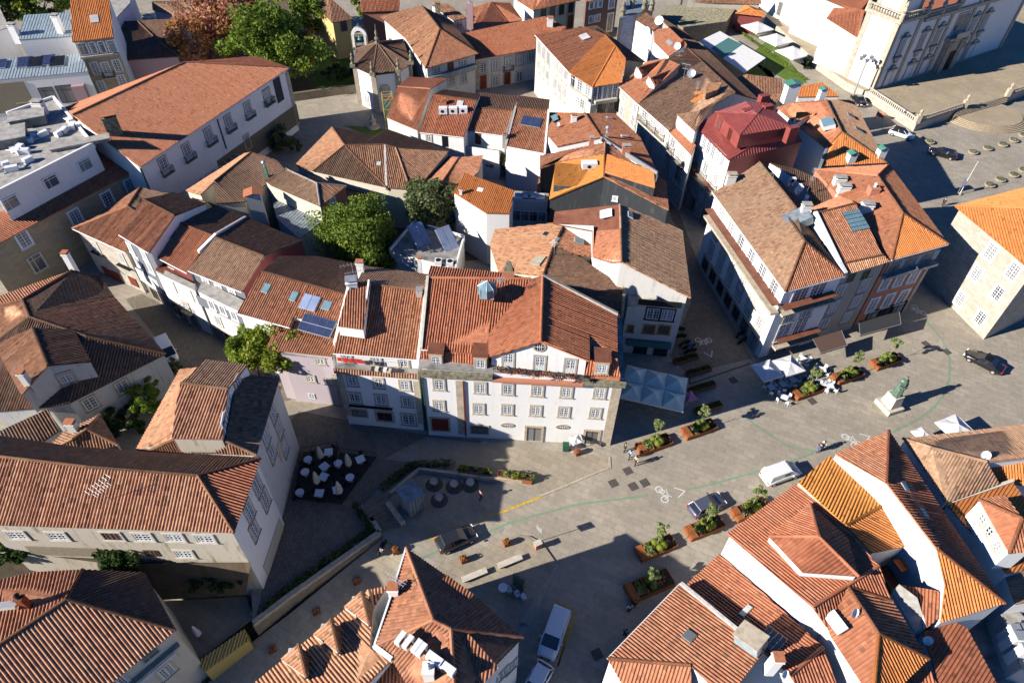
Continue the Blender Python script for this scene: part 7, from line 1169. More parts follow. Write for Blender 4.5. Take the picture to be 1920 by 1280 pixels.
for i, (q, l, ll) in enumerate((('Z5:600,360', 3.4, 'rusty hedge planter nearest the parked motorcycles'), ('Z5:715,470', 3.4, 'rusty hedge planter second along the lane mouth'), ('Z5:745,615', 3.6, 'rusty hedge planter next to the pink parasol'), ('Z5:800,800', 3.6, 'rusty hedge planter hidden behind a young tree'))):
    c = Vector(G(q, 0)); o = empty('hedge_planter', c, rad(22), label=ll, cat='planter', group='hedge planters closing the lane'); mb = MB()
    for cx_, cy_, dx, dy in ((0, .4, l, .08), (0, -.4, l, .08), (l/2, 0, .08, .72), (-l/2, 0, .08, .72)): mb.box((cx_, cy_, .25), (dx, dy, .5), 'corten')
    mb.build('box', o); mb = MB(); rng = np.random.default_rng(i+90)
    for k in range(7): leaves(mb, (-l/2+.4+k*(l-.8)/6, 0, .6), .36, 60, .1, 'leaf_dark', rng, .9)
    mb.build('box_hedge', o)
def strip_planter(m0, m1, label, seed, mat='leaf'):
    A, B = G(m0, 0), G(m1, 0); L_ = np.linalg.norm(B-A); ang = math.atan2((B-A)[1], (B-A)[0]); o = empty('long_planter', A, ang, label=label, cat='planter'); mb = MB(); mb.box((L_/2, -.4, .35), (L_, .06, .7), 'corten'); mb.box((L_/2, .4, .35), (L_, .06, .7), 'corten'); mb.box((L_/2, 0, .6), (L_, .74, .04), 'soil'); mb.box((0, 0, .35), (.06, .8, .7), 'corten'); mb.box((L_, 0, .35), (.06, .8, .7), 'corten'); mb.build('box', o); rng = np.random.default_rng(seed); mb = MB()
    for i in range(int(L_*3)): leaves(mb, (L_*rng.random(), rng.uniform(-.25, .25), .8), rng.uniform(.22, .36), 45, .12, ['leaf_light', 'leaf', 'leaf_yellow'][i % 3], rng, .9)
    mb.build('flowers', o)
strip_planter('Z4:1060,110', 'Z4:1350,150', 'long rusty planter with white flowers above the round tables', 1); strip_planter('Z4:1410,155', 'Z4:1715,205', 'long rusty planter ending near the white building pavement', 2)
for i, q in enumerate(('T4:1260,990', 'T4:1560,1062', 'T4:1660,1035', 'T4:1765,1010', 'T4:1842,980', 'T4:1908,945', 'T8:1675,182', 'T8:1748,145', 'T8:1840,112', 'T8:1905,80')):
    mb = MB(); mb.lathe((0, 0, 0), [(.55, 0), (.85, .25), (.9, .42), (.75, .42)], 'trim', 14); o = mb.build('round_planter', label='low round stone planter with clipped plants, '+['beside the white car', 'first in the row past the black car', 'second in the row past the black car', 'third in the row past the black car', 'fourth in the row past the black car', 'last of the row at the right edge', 'nearest the blue parking sign', 'second from the blue parking sign', 'third from the blue parking sign', 'fourth from the blue parking sign'][i], cat='planter', group='round planters on the lower square'); o.location = Vector(G(q, 0)); rng = np.random.default_rng(i); mb = MB(); leaves(mb, (0, 0, .5), .7, 260, .09, 'leaf_olive', rng, .35); mb.build('plants', o)
# ================================================================ vehicles
def car(q, ang, label, paint, L_=4.2, W_=1.78, H_=1.5, typ='hatch', z=0., cat='car', roofm=None):
    c = Vector(G(q, z)); o = empty('car' if cat == 'car' else 'van', c, ang, label=label, cat=cat); h = L_/2
    S = {'hatch': [(-h, .35, .85, .80), (-h+.12, .28, .98, .95), (-h*.55, .25, 1.0, 1.0), (0, .25, .98, 1.0), (h*.42, .25, .96, 1.0), (h*.75, .26, .86, .97), (h-.18, .3, .74, .88), (h, .38, .62, .70)],
         'sedan': [(-h, .38, .82, .78), (-h+.15, .3, .98, .93), (-h*.6, .25, 1.0, 1.0), (0, .25, .97, 1.0), (h*.4, .25, .95, 1.0), (h*.75, .26, .85, .96), (h-.18, .3, .72, .86), (h, .38, .60, .68)],
         'van': [(-h, .32, 1.0, .92), (-h+.08, .28, 1.08, .98), (-h*.5, .26, 1.1, 1.0), (0, .26, 1.1, 1.0), (h*.5, .26, 1.08, 1.0), (h*.78, .28, .98, .96), (h-.15, .3, .82, .88), (h, .38, .66, .72)]}[typ]
    mb = MB(); R_ = []
    for x, zb, zt, k in S:
        w_ = W_/2*k; R_.append([Vector((x, -w_*.94, zb)), Vector((x, -w_, (zb+zt)/2)), Vector((x, -w_*.93, zt)), Vector((x, -w_*.5, zt+.03)), Vector((x, w_*.5, zt+.03)), Vector((x, w_*.93, zt)), Vector((x, w_, (zb+zt)/2)), Vector((x, w_*.94, zb))])
    for a, b in zip(R_, R_[1:]):
        for i in range(8): j = (i+1) % 8; mb.poly([a[i], b[i], b[j], a[j]], paint, smooth=True)
    mb.poly(R_[0], paint); mb.poly(R_[-1][::-1], paint); body = weld(mb.build('body', o)); 
    g = {'hatch': (-h+.15, h*.48, -h*.72, h*.12), 'sedan': (-h*.62, h*.45, -h*.34, h*.08), 'van': (-h+.06, h*.66, -h+.2, h*.3)}[typ]; zb = S[3][2]-.03; wt = W_/2*(.74 if typ != 'van' else .84); wb = W_/2*.92
    lo = [(g[0], -wb, zb), (g[1], -wb*.95, zb), (g[1], wb*.95, zb), (g[0], wb, zb)]; hi = [(g[2], -wt, H_-.06), (g[3], -wt*.97, H_-.04), (g[3], wt*.97, H_-.04), (g[2], wt, H_-.06)]
    mb = MB(); sidem = 'carglass' if typ != 'van' else paint
    for i, mt in zip(range(4), (sidem, 'carglass', sidem, 'carglass' if typ != 'van' else paint)): j = (i+1) % 4; mb.poly([lo[i], lo[j], hi[j], hi[i]], mt)
    mb.build('cabin', o)
    if typ == 'van':
        mb = MB()
        for sy in (-1, 1): mb.poly([(g[3]+.1, sy*(wb*.99), zb+.08), (g[3]-.9, sy*(wb*1.0), zb+.08), (g[3]-.9, sy*(wt+.07), H_-.28), (g[3]-.15, sy*(wt+.07), H_-.28)][::sy], 'carglass')
        mb.build('side_window', o)
    mb = MB(); rm = roofm or paint; t = Vector((0, 0, .05)); hv = [Vector(p) for p in hi]; cen = sum(hv, Vector())/4; up = [v+(cen-v)*.06+t for v in hv]
    for i in range(4): j = (i+1) % 4; mb.poly([hv[i], hv[j], up[j], up[i]], rm)
    mb.poly(up, rm); mb.build('roof', o)
    mb = MB()
    for i in (0, 1, 2, 3): mb.tube(lo[i], hi[i], .045, paint, 5)
    if typ != 'van':
        for sy in (-1, 1): mb.tube(((g[0]+g[1])/2, sy*wb, zb), ((g[2]+g[3])/2, sy*wt, H_-.05), .04, paint, 5)
    mb.build('pillars', o)
    for sx in (-1, 1):
        for sy in (-1, 1):
            mb = MB(); x = sx*h*.62; mb.tube((x, sy*(W_/2-.24), .32), (x, sy*(W_/2+.01), .32), .33, 'rubber', 16); w_ = mb.build('wheel', o); mb = MB(); mb.tube((x, sy*(W_/2-.05), .32), (x, sy*(W_/2+.025), .32), .2, 'galv', 10); mb.build('rim', w_)
    for sy in (-1, 1):
        mb = MB(); mb.box((h-.1, sy*W_*.34, .64), (.2, .36, .14), 'lampclear'); mb.build('headlight', o); mb = MB(); mb.box((-h+.05, sy*W_*.38, .82), (.16, .24, .22), 'lampred'); mb.build('tail_light', o); mb = MB(); mb.box((h*.36, sy*(W_/2+.08), zb+.05), (.16, .2, .14), paint); mb.build('wing_mirror', o)
    mb = MB(); mb.box((h-.02, 0, .48), (.08, W_*.5, .16), 'rubber'); mb.box((h+.02, 0, .42), (.03, .5, .11), 'paintwhite'); mb.build('grille', o); return o
def dirang(a, b): A, B = G(a, 0), G(b, 0); return math.atan2(B[1]-A[1], B[0]-A[0])
car('1461,893', dirang('1428,902', '1492,880'), 'white delivery van driving along the green line', 'paint_white', 4.5, 1.85, 1.85, 'van', cat='van')
car('1323,952', dirang('1290,970', '1355,938'), 'dark blue grey hatchback driving beside the planters', 'paint_grey', 4.2, 1.8, 1.5, 'hatch'); car('1841,683', dirang('1880,700', '1806,662'), 'glossy black sedan parked by the pale stone palace', 'paint_black', 4.8, 1.85, 1.42, 'sedan'); car('856,1015', dirang('824,1025', '890,995'), 'black hatchback on the street by the benches', 'paint_dark', 4.2, 1.8, 1.52, 'hatch')
car('1038,1192', dirang('1050,1150', '1022,1228'), 'long white van parked in the shaded yellow bay', 'paint_white', 4.7, 1.9, 1.9, 'van', cat='van'); car('1003,1287', dirang('1030,1235', '995,1300'), 'white hatchback cut by the bottom edge behind the van', 'paint_white', 4.2, 1.8, 1.5, 'hatch')
car('T4:1062,945', dirang('T4:970,905', 'T4:1145,960'), 'white crossover with panoramic roof below the church terrace', 'paint_white', 4.5, 1.85, 1.58, 'hatch', roofm='carglass'); car('T4:1345,1080', dirang('T4:1440,1100', 'T4:1245,1050'), 'black estate car on the square below the church', 'paint_black', 4.8, 1.85, 1.5, 'hatch'); car('T4:770,715', dirang('T4:730,670', 'T4:810,740'), 'black car half hidden behind the brown roof by the lamp', 'paint_black', 4.3, 1.8, 1.5, 'sedan'); car('T4:1870,350', dirang('T4:1800,320', 'T4:1918,370'), 'dark teal car beyond the church at the right edge', 'paint_dark', 4.4, 1.8, 1.5, 'hatch')
car('S1:1170,165', dirang('S1:1130,60', 'S1:1215,220'), 'old white van parked in the narrow lane on the left', 'paint_white', 4.6, 1.8, 1.9, 'van', cat='van')
def motorbike(q, ang, label, col='black'):
    o = empty('motorcycle', at(q), ang, label=label, cat='motorcycle', group='motorcycles')
    for x in (-.65, .65): mb = MB(); mb.tube((x, -.06, .3), (x, .06, .3), .3, 'rubber', 14); mb.build('wheel', o)
    mb = MB(); mb.box((0, 0, .5), (.8, .28, .35), col); mb.box((.15, 0, .75), (.5, .26, .2), col); mb.tube((.65, 0, .3), (.45, 0, .95), .04, 'galv', 6); mb.tube((-.65, 0, .3), (-.2, 0, .5), .05, 'iron', 6); mb.build('frame', o)
    mb = MB(); mb.box((-.3, 0, .78), (.65, .26, .1), 'black'); mb.build('saddle', o); mb = MB(); mb.tube((.42, -.35, 1.0), (.42, .35, 1.0), .02, 'iron', 6); mb.build('handlebar', o); return o
for i, (q, a) in enumerate((('Z5:540,100', 20), ('Z5:550,160', 15), ('Z5:590,220', 30), ('Z5:630,250', 25), ('Z5:640,290', 20), ('Z5:1090,140', 40), ('Z5:1110,200', 35))): motorbike(q, rad(a), ['motorcycle furthest up the lane by the pale house', 'motorcycle second down the lane by the pale house', 'motorcycle in the middle of the parked group', 'motorcycle with blue tank beside the lane planters', 'motorcycle nearest the hedge planter', 'motorcycle by the green shopfronts', 'motorcycle nearest the corner door across the lane'][i], 'bluepaint' if i == 3 else 'black')
motorbike('Z4:370,810', rad(70), 'black scooter with rider on the steep street', 'black')
# ================================================================ people
def skin(name, V, E, R, mat, parent, sub=1):
    me = bpy.data.meshes.new(name); me.from_pydata([tuple(v) for v in V], E, []); me.materials.append(M[mat]); o = bpy.data.objects.new(name, me); COL.objects.link(o)
    if parent is not None: o.parent = parent
    o.modifiers.new('skin', 'SKIN')
    sv = me.skin_vertices[0].data if me.skin_vertices else None
    if sv is None:
        bm = bmesh.new(); bm.from_mesh(me); bm.verts.layers.skin.verify(); bm.to_mesh(me); bm.free(); sv = me.skin_vertices[0].data
    for i, r in enumerate(R): sv[i].radius = (r, r) if not isinstance(r, tuple) else r
    sv[0].use_root = True; o.modifiers['skin'].use_smooth_shade = True; s_ = o.modifiers.new('sub', 'SUBSURF'); s_.levels = sub; s_.render_levels = sub; return o
def person(q, ang, label, top='shirt_blue', legs='trousers_dark', pose='walk', z=0., hair='hairdark', h=1.72, bend=0.):
    k = h/1.72; st = .22 if pose == 'walk' else .03
    J = dict(pel=(0, 0, .95), sp=(0, 0, 1.2), ch=(.01, 0, 1.38), nk=(.02, 0, 1.5), hd=(.04, 0, 1.62), ht=(.03, 0, 1.68), lh=(0, .1, .92), lk=(st*.7, .11, .5), la=(st*.6, .11, .08), lt=(st*.6+.15, .12, .04), rh=(0, -.1, .92), rk=(-st*.1, -.11, .5), ra=(-st*1.3, -.11, .1), rt=(-st*1.3+.15, -.12, .04),
             ls=(0, .19, 1.42), le=(-.08 if pose == 'walk' else 0, .25, 1.15), lw=(.08, .26, .92), lf=(.12, .26, .83), rs=(0, -.19, 1.42), re=(.06, -.25, 1.15), rw=(.16, -.25, .95), rf=(.2, -.25, .86))
    if pose == 'sit': J.update(pel=(0, 0, .5), sp=(-.02, 0, .74), ch=(0, 0, .92), nk=(.02, 0, 1.05), hd=(.05, 0, 1.18), ht=(.04, 0, 1.24), lh=(.05, .1, .5), lk=(.45, .12, .5), la=(.45, .12, .08), lt=(.6, .12, .04), rh=(.05, -.1, .5), rk=(.45, -.12, .5), ra=(.42, -.12, .08), rt=(.57, -.12, .04), ls=(0, .19, .96), le=(.1, .25, .72), lw=(.32, .2, .68), lf=(.4, .18, .68), rs=(0, -.19, .96), re=(.1, -.25, .72), rw=(.32, -.2, .68), rf=(.4, -.18, .68))
    if pose == 'bend': J.update(sp=(.15, 0, 1.1), ch=(.38, 0, 1.15), nk=(.5, 0, 1.1), hd=(.62, 0, 1.02), ht=(.67, 0, .98), ls=(.4, .19, 1.15), le=(.45, .22, .88), lw=(.55, .18, .65), lf=(.58, .17, .57), rs=(.4, -.19, 1.15), re=(.45, -.22, .88), rw=(.55, -.18, .65), rf=(.58, -.17, .57))
    ks = list(J); ix = {n_: i for i, n_ in enumerate(ks)}; V = [Vector(J[n_])*k for n_ in ks]
    Ed = [('pel', 'sp'), ('sp', 'ch'), ('ch', 'nk'), ('nk', 'hd'), ('hd', 'ht'), ('pel', 'lh'), ('lh', 'lk'), ('lk', 'la'), ('la', 'lt'), ('pel', 'rh'), ('rh', 'rk'), ('rk', 'ra'), ('ra', 'rt'), ('ch', 'ls'), ('ls', 'le'), ('le', 'lw'), ('lw', 'lf'), ('ch', 'rs'), ('rs', 're'), ('re', 'rw'), ('rw', 'rf')]
    RR = dict(pel=.13, sp=.12, ch=.13, nk=.055, hd=.095, ht=.08, lh=.09, lk=.058, la=.042, lt=.035, rh=.09, rk=.058, ra=.042, rt=.035, ls=.06, le=.042, lw=.03, lf=.032, rs=.06, re=.042, rw=.03, rf=.032)
    V2 = list(V); E2 = [(ix[a], ix[b]) for a, b in Ed]; R2 = [RR[n_]*k for n_ in ks]
    for s_, sg in (('lf', 1), ('rf', -1)):
        b0 = V[ix[s_]]; d = (b0-V[ix[s_[0]+'w']]).normalized(); sd_ = Vector((0, 1, 0)).cross(d).normalized()
        for j, l in enumerate((.075, .085, .08, .065)):
            m_ = b0+sd_*(j-1.5)*.02+d*l*.5; e_2 = b0+sd_*(j-1.5)*.024+d*l+Vector((0, -sg*.012, 0)); V2 += [m_, e_2]; R2 += [.009, .007]; n0 = len(V2); E2 += [(ix[s_], n0-2), (n0-2, n0-1)]
        V2 += [b0+sd_*.045-d*.02, b0+sd_*.06+d*.03]; R2 += [.011, .008]; n0 = len(V2); E2 += [(ix[s_], n0-2), (n0-2, n0-1)]
    c = Vector(G(q, z)); body = skin('person', V2, E2, R2, 'skin', None, 1); body.location = c; body.rotation_euler = (0, 0, ang); tag(body, label, 'person')
    def sel(names, grow, nm, mat):
        ii = [ix[n_] for n_ in names]; mp = {a: i for i, a in enumerate(ii)}; skin(nm, [V[a] for a in ii], [(mp[ix[a]], mp[ix[b]]) for a, b in Ed if ix[a] in mp and ix[b] in mp], [RR[n_]*k*grow+.012 for n_ in names], mat, body, 1)
    sel(['ch', 'sp', 'pel', 'ls', 'le', 'rs', 're'] if False else ['ch', 'sp', 'pel', 'ls', 'le', 'lw', 'rs', 're', 'rw'], 1.08, 'shirt', top); sel(['pel', 'lh', 'lk', 'la', 'rh', 'rk', 'ra'], 1.12, 'trousers', legs)
    sel(['la', 'lt'], 1.15, 'shoe', 'black'); sel(['ra', 'rt'], 1.15, 'shoe', 'black')
    mb = MB(); hc = V[ix['hd']]; mb.lathe(hc+Vector((-.015, 0, -.02)), [(.098, 0), (.112, .05), (.098, .11), (.05, .15), (.01, .16)], hair, 10); mb.build('hair', body)
    mb = MB(); mb.box(hc+Vector((.098, 0, 0)), (.03, .022, .035), 'skin')
    for sy_ in (-1, 1): mb.box(hc+Vector((.09, sy_*.032, .022)), (.02, .018, .01), 'black'); mb.box(hc+Vector((0, sy_*.097, 0)), (.03, .02, .05), 'skin')
    mb.box(hc+Vector((.088, 0, -.045)), (.02, .04, .008), 'redcloth'); mb.build('face', body); return body
person('1191,871', rad(210), 'person in beige top strolling on the sunlit paving', 'shirt_beige', 'trousers_dark'); person('S3:886,885', rad(200), 'person in pale blue shirt at the shadow edge', 'shirt_blue', 'trousers_dark'); person('S3:850,835', rad(180), 'person in dark clothes standing in the corner shade', 'shirt_black', 'trousers_dark', 'stand')
person('S4:490,836', rad(190), 'person in dark clothes crossing the square near the white van', 'shirt_black', 'trousers_blue'); person('S4:515,822', rad(190), 'person in white top walking beside the one in dark clothes', 'shirt_white', 'trousers_dark')
person('U3:878,790', rad(100), 'person in white shirt in the shaded street below the wide planter', 'shirt_white', 'trousers_dark', 'stand'); person('U3:912,755', rad(280), 'person in black facing the one in white shirt', 'shirt_black', 'trousers_dark', 'stand'); person('T8:1350,320', rad(45), 'person in black walking in the shade toward the blue sign', 'shirt_black', 'trousers_dark')
person('Z4:1255,360', rad(30), 'person in pink and black walking by the round tables', 'shirt_pink', 'trousers_dark'); person('Z4:365,850', rad(70), 'person in white top on the scooter', 'shirt_white', 'trousers_blue', 'sit', z=-.05)
person('Z6:800,790', rad(150), 'roofer in green shirt bending over the orange tiles', 'shirt_green', 'trousers_blue', 'bend', z=9.3); person('Z5:1680,545', rad(200), 'person in white at the cafe tables under the parasols', 'shirt_white', 'trousers_dark', 'sit'); person('U3:850,960', rad(60), 'person in dark clothes under the eaves of the ribbed roof', 'shirt_black', 'trousers_dark', 'stand')
# ================================================================ parasols, tables, awnings
def parasol(q, s, label, mat='canvas_white', h=2.6, ang=rad(24), group=None, sy_=None, z=0., rise=.7):
    c = Vector(G(q, h+z)); o = empty('parasol', (c.x, c.y, z), ang, label=label, cat='parasol', group=group); mb = MB(); a, b = s/2, (sy_ or s)/2; top = Vector((0, 0, h+rise)); cs = [Vector((-a, -b, h)), Vector((a, -b, h)), Vector((a, b, h)), Vector((-a, b, h))]; n_ = 4
    for i in range(4):
        p, q_ = cs[i], cs[(i+1) % 4]; mid = (p+q_)/2-Vector((0, 0, .06))
        mm = top.lerp(mid, .55)-Vector((0, 0, .07)); pl, ql = top.lerp(p, .5)-Vector((0, 0, .02)), top.lerp(q_, .5)-Vector((0, 0, .02))
        for t_ in ((top, pl, mm), (pl, p, mid), (pl, mid, mm), (top, mm, ql), (mm, mid, ql), (ql, mid, q_)): mb.poly(t_, mat)
        mb.poly([p, q_, q_-Vector((0, 0, .18)), p-Vector((0, 0, .18))], mat)
    mb.build('canopy', o); mb = MB(); mb.tube((0, 0, 0), (0, 0, h+rise), .035, 'galv', 8); mb.build('pole', o); mb = MB(); mb.box((0, 0, .05), (.8, .8, .1), 'concrete'); mb.build('base', o); mb = MB()
    for p in cs: mb.tube(top-Vector((0, 0, .08)), p-Vector((0, 0, .02)), .015, 'galv', 4)
    mb.build('ribs', o); return o
parasol('Z5:1337,450', 2.9, 'white square parasol in shade on the cafe terrace', ang=rad(22), h=2.5); parasol('Z5:1532,408', 2.9, 'white square parasol in sun on the cafe terrace', ang=rad(22), h=2.5)
GA = G('Z5:75,400', 2.7); GB = G('Z5:625,520', 2.7); GD = G('Z5:35,700', 2.7); gx = (GB-GA); gl_ = np.linalg.norm(gx); ga = math.atan2(gx[1], gx[0]); gy = np.array([-gx[1], gx[0], 0])/gl_
for i in range(3):
    for j in range(2):
        c = GA+gx*(i+.5)/3-gy*(j+.5)*(np.linalg.norm(GD-GA)/2); o = parasol('0,0', gl_/3*.99, ['left', 'middle', 'right'][i]+' teal green canopy in the '+['back', 'front'][j]+' row beside the white building', 'canvas_green', 2.7, ga, 'teal green cafe canopies', np.linalg.norm(GD-GA)/2*.99, rise=.8); o.location = (c[0], c[1], 0)
parasol('Z5:640,680', 1.3, 'small pink parasol at the end of the teal canopies', 'shirt_pink', 2.0, rise=.4); parasol('S3:515,752', 1.2, 'small red and white parasol at the white building door', 'canvas_white', 2.0, rise=.35); parasol('S4:1450,672', 3.2, 'white canopy behind the brown roofed house', h=2.6); parasol('S4:1210,712', 1.6, 'tip of a small white canopy by the roof corner', h=2.4)
for i, q in enumerate(('T4:75,190', 'T4:205,275', 'T4:320,365', 'T3:1700,40')[:3]): parasol(q, 5.4, ['white garden parasol furthest from the church', 'white garden parasol in the middle of the row', 'white garden parasol nearest the parish wall'][i], ang=rad(30), h=3, rise=1.0)
def shade(marks, z, mat, label, name='awning', stripe=None, posts=True):
    P_ = [G(m_, z) for m_ in marks]; c = sum(P_)/len(P_); o = empty(name, (c[0], c[1], 0), label=label, cat='awning'); mb = MB(); L = [Vector((p[0]-c[0], p[1]-c[1], z)) for p in P_]; mb.poly([v+Vector((0, 0, .03)) for v in L], mat); mb.poly([v-Vector((0, 0, .03)) for v in L[::-1]], mat)
    for i in range(4): a, b = L[i], L[(i+1) % 4]; mb.poly([a-Vector((0, 0, .03)), b-Vector((0, 0, .03)), b+Vector((0, 0, .03)), a+Vector((0, 0, .03))], mat)
    mb.build('canopy', o); mb = MB()
    if posts:
        for v in L: mb.tube((v.x, v.y, 0), v, .05, 'galv', 6)
        mb.build('posts', o)
    if stripe:
        P2 = [G(m_, z+.05) for m_ in stripe[0]]; mb = MB(); L2 = [Vector((p[0]-c[0], p[1]-c[1], z+.05)) for p in P2]; mb.poly(L2, stripe[1]); mb.poly([v+Vector((0, 0, .02)) for v in L2], stripe[1]); mb.build('stripe', o)
    return o
shade(['T3:1365,287', 'T3:1512,217', 'T3:1828,402', 'T3:1680,507'], 3, 'canvas_white', 'large white awning with a broad dark green band beside the lawn', stripe=(['T3:1570,262', 'T3:1668,308', 'T3:1530,405', 'T3:1450,335'], 'canvas_teal'))
def slope_awning(marks, z1, z2, mat, label):
    P_ = [G(marks[0], z1), G(marks[1], z1), G(marks[2], z2), G(marks[3], z2)]; c = P_[0]; o = empty('shop_awning', (c[0], c[1], 0), label=label, cat='awning'); mb = MB(); L = [Vector((p[0]-c[0], p[1]-c[1], p[2])) for p in P_]
    mb.poly(L, mat); mb.poly([v-Vector((0, 0, .04)) for v in L[::-1]], mat); mb.poly([L[3], L[2], L[2]-Vector((0, 0, .25)), L[3]-Vector((0, 0, .25))], mat); mb.build('fabric', o); mb = MB(); mb.tube(L[3], L[2], .04, 'galv', 6); mb.tube(L[0], L[3], .025, 'galv', 5); mb.tube(L[1], L[2], .025, 'galv', 5); mb.build('arm', o)
slope_awning(['S4:455,55', 'S4:655,-5', 'S4:697,100', 'S4:512,155'], 3.2, 2.5, 'canvas_brown', 'brown shop awning of the grey house'); slope_awning(['T8:775,1115', 'T8:1055,1048', 'T8:1068,1135', 'T8:785,1212'], 3.2, 2.5, 'canvas_dark', 'black shop awning in three bays on the salmon house')
def table(q, label, shape='square', mat='plasticwhite', s=.75, h=.74, z=0., ang=0., legm='galv', group=None):
    o = empty('cafe_table', Vector(G(q, z+h))-Vector((0, 0, h)), ang, label=label, cat='table', group=group); mb = MB()
    if shape == 'round': mb.tube((0, 0, h-.03), (0, 0, h), s/2, mat, 20)
    else: mb.box((0, 0, h-.015), (s, s, .03), mat)
    mb.build('tabletop', o); mb = MB(); mb.tube((0, 0, 0), (0, 0, h-.03), .03, legm, 8); mb.box((0, 0, .02), (.42, .42, .03), legm); mb.build('leg', o); return o
def chair_at(pos, ang, label, mat, group):
    o = empty('cafe_chair', pos, ang, label=label, cat='chair', group=group); mb = MB(); mb.box((0, 0, .44), (.44, .44, .04), mat); mb.build('seat', o); mb = MB(); mb.box((-.21, 0, .68), (.04, .42, .38), mat, None, .92); mb.build('backrest', o)
    for sx in (-1, 1):
        for sy_ in (-1, 1): mb = MB(); mb.tube((sx*.2, sy_*.2, 0), (sx*.18, sy_*.18, .43), .018, mat, 5); mb.build('leg', o)
    return o
def cluster(q, where, mat, n=4, shape='square', z=0., ang=0., s=.8, cm=None, group='w'):
    t = table(q, where[0], shape, mat, s, z=z, ang=ang, group=where[2]+' tables'); c = t.location
    if n and cm:
        for i in range(n): a = ang+2*math.pi*(i+.5)/n+.2*random.random(); chair_at(Vector((c.x+.78*math.cos(a), c.y+.78*math.sin(a), z)), a+math.pi, where[1], cm, where[2]+' chairs')
for i, q in enumerate(('Z5:1375,600', 'Z5:1480,572', 'Z5:1570,532', 'Z5:1670,350', 'Z5:1492,690', 'Z5:1845,565', 'Z5:1835,440', 'Z5:1905,590')):
    w_ = ['nearest the shaded planter corner', 'in front of the shaded parasol', 'in front of the sunlit parasol', 'by the shop door behind the parasols', 'alone at the left end of the cafe planter', 'between the two cafe planters', 'behind the young cafe tree', 'touching the middle cafe planter'][i]; cluster(q, ('white square cafe table '+w_, 'white cafe chair at the table '+w_, 'white cafe terrace'), 'plasticwhite', 4, cm='plasticwhite', ang=rad(24+i*9), s=.85)
DK = [['S2:400,838', 'S2:640,792', 'S2:562,1185', 'S2:330,1152'], ['S2:655,838', 'S2:905,870', 'S2:665,1195', 'S2:572,1180']]
for i, d in enumerate(DK):
    P_ = [G(m_, .15) for m_ in d]; c = sum(P_)/4; mb = MB(); mb.prism([(p-c)[:2] for p in P_], .01, .15, 'deckdark'); o = mb.build('terrace_deck', label=['black terrace deck on the left with three parasols', 'black wedge shaped terrace deck on the right'][i], cat='deck'); o.location = Vector((c[0], c[1], 0))
    mb = MB(); K = len(P_)
    for j in range(K):
        A_, B_ = P_[j]-c, P_[(j+1) % K]-c; A_ = Vector((A_[0], A_[1], .15)); B_ = Vector((B_[0], B_[1], .15)); mb.tube(A_+Vector((0, 0, .8)), B_+Vector((0, 0, .8)), .025, 'iron', 5)
        n_ = int((B_-A_).length/.9)
        for t in range(n_): p = A_.lerp(B_, t/n_); mb.tube(p, p+Vector((0, 0, .8)), .02, 'iron', 4)
    mb.build('railing', o)
for i, (q, sh, w_) in enumerate((('S2:575,835', 'square', 'at the back corner of the left deck'), ('S2:795,885', 'square', 'at the far tip of the right deck'), ('S2:545,935', 'square', 'in the centre of the left deck'), ('S2:540,1005', 'square', 'next to the middle closed parasol'), ('S2:510,1120', 'square', 'at the front of the left deck'), ('S2:635,1095', 'square', 'under the front closed parasol'), ('S2:432,887', 'round', 'at the back of the left deck edge'), ('S2:412,972', 'round', 'halfway along the left deck edge'), ('S2:375,1115', 'round', 'at the front left corner of the deck'), ('S2:640,913', 'round', 'at the back of the right deck'), ('S2:723,1010', 'round', 'at the outer edge of the right deck'))):
    cluster(q, ('white '+sh+' table '+w_, 'black cafe chair at the table '+w_, 'shaded deck'), 'plasticwhite', 3, sh, .15, rad(10+i*20), .95, 'black')
for i, q in enumerate(('S2:530,895', 'S2:722,945', 'S2:505,1068', 'S2:660,1135')):
    c = at(q, .15); o = empty('closed_parasol', c, label='closed cream parasol '+['at the back of the left deck', 'on the right deck', 'in the middle of the left deck', 'at the front of the right deck'][i], cat='parasol', group='closed parasols on the decks'); mb = MB(); mb.tube((0, 0, 0), (0, 0, 2.7), .03, 'galv', 8); mb.build('pole', o); mb = MB(); R_ = []
    for r_, z_ in ((.30, .7), (.27, 1.2), (.2, 1.9), (.1, 2.5), (.02, 2.75)): R_.append([Vector((r_*(1+.3*(k % 2))*math.cos(k*math.pi/6), r_*(1+.3*(k % 2))*math.sin(k*math.pi/6), z_)) for k in range(12)])
    for a_, b_ in zip(R_, R_[1:]):
        for k in range(12): mb.poly([a_[k], a_[(k+1) % 12], b_[(k+1) % 12], b_[k]], 'canvas_cream')
    mb.build('canopy', o)
c = at('U1:1385,960', -1.0); o = empty('closed_parasol', c, label='closed white parasol in the dark patio beside the yellow gate wall', cat='parasol'); mb = MB(); mb.lathe((0, 0, 0), [(.3, .7), (.25, 1.3), (.12, 2.2), (.02, 2.6)], 'canvas_white', 12); mb.build('canopy', o); mb = MB(); mb.tube((0, 0, 0), (0, 0, 2.6), .03, 'galv', 6); mb.build('pole', o)
for i, q in enumerate(('Z4:835,232', 'Z4:1015,252', 'Z4:1160,240', 'Z4:880,372')):
    c = at(q); o = empty('concrete_table', c, label='round grey outdoor table '+['nearest the kiosk', 'second from the kiosk along the wall', 'furthest from the kiosk', 'set forward in front of the others'][i], cat='table', group='round tables in the sunken area'); mb = MB(); mb.tube((0, 0, .7), (0, 0, .78), .46, 'concrete', 24); mb.build('tabletop', o); mb = MB(); mb.tube((0, 0, 0), (0, 0, .7), .22, 'concrete', 12, .16); mb.build('leg', o); mb = MB(); mb.tube((0, 0, .012), (0, 0, .03), .95, 'granitedark', 28); mb.build('base', o)
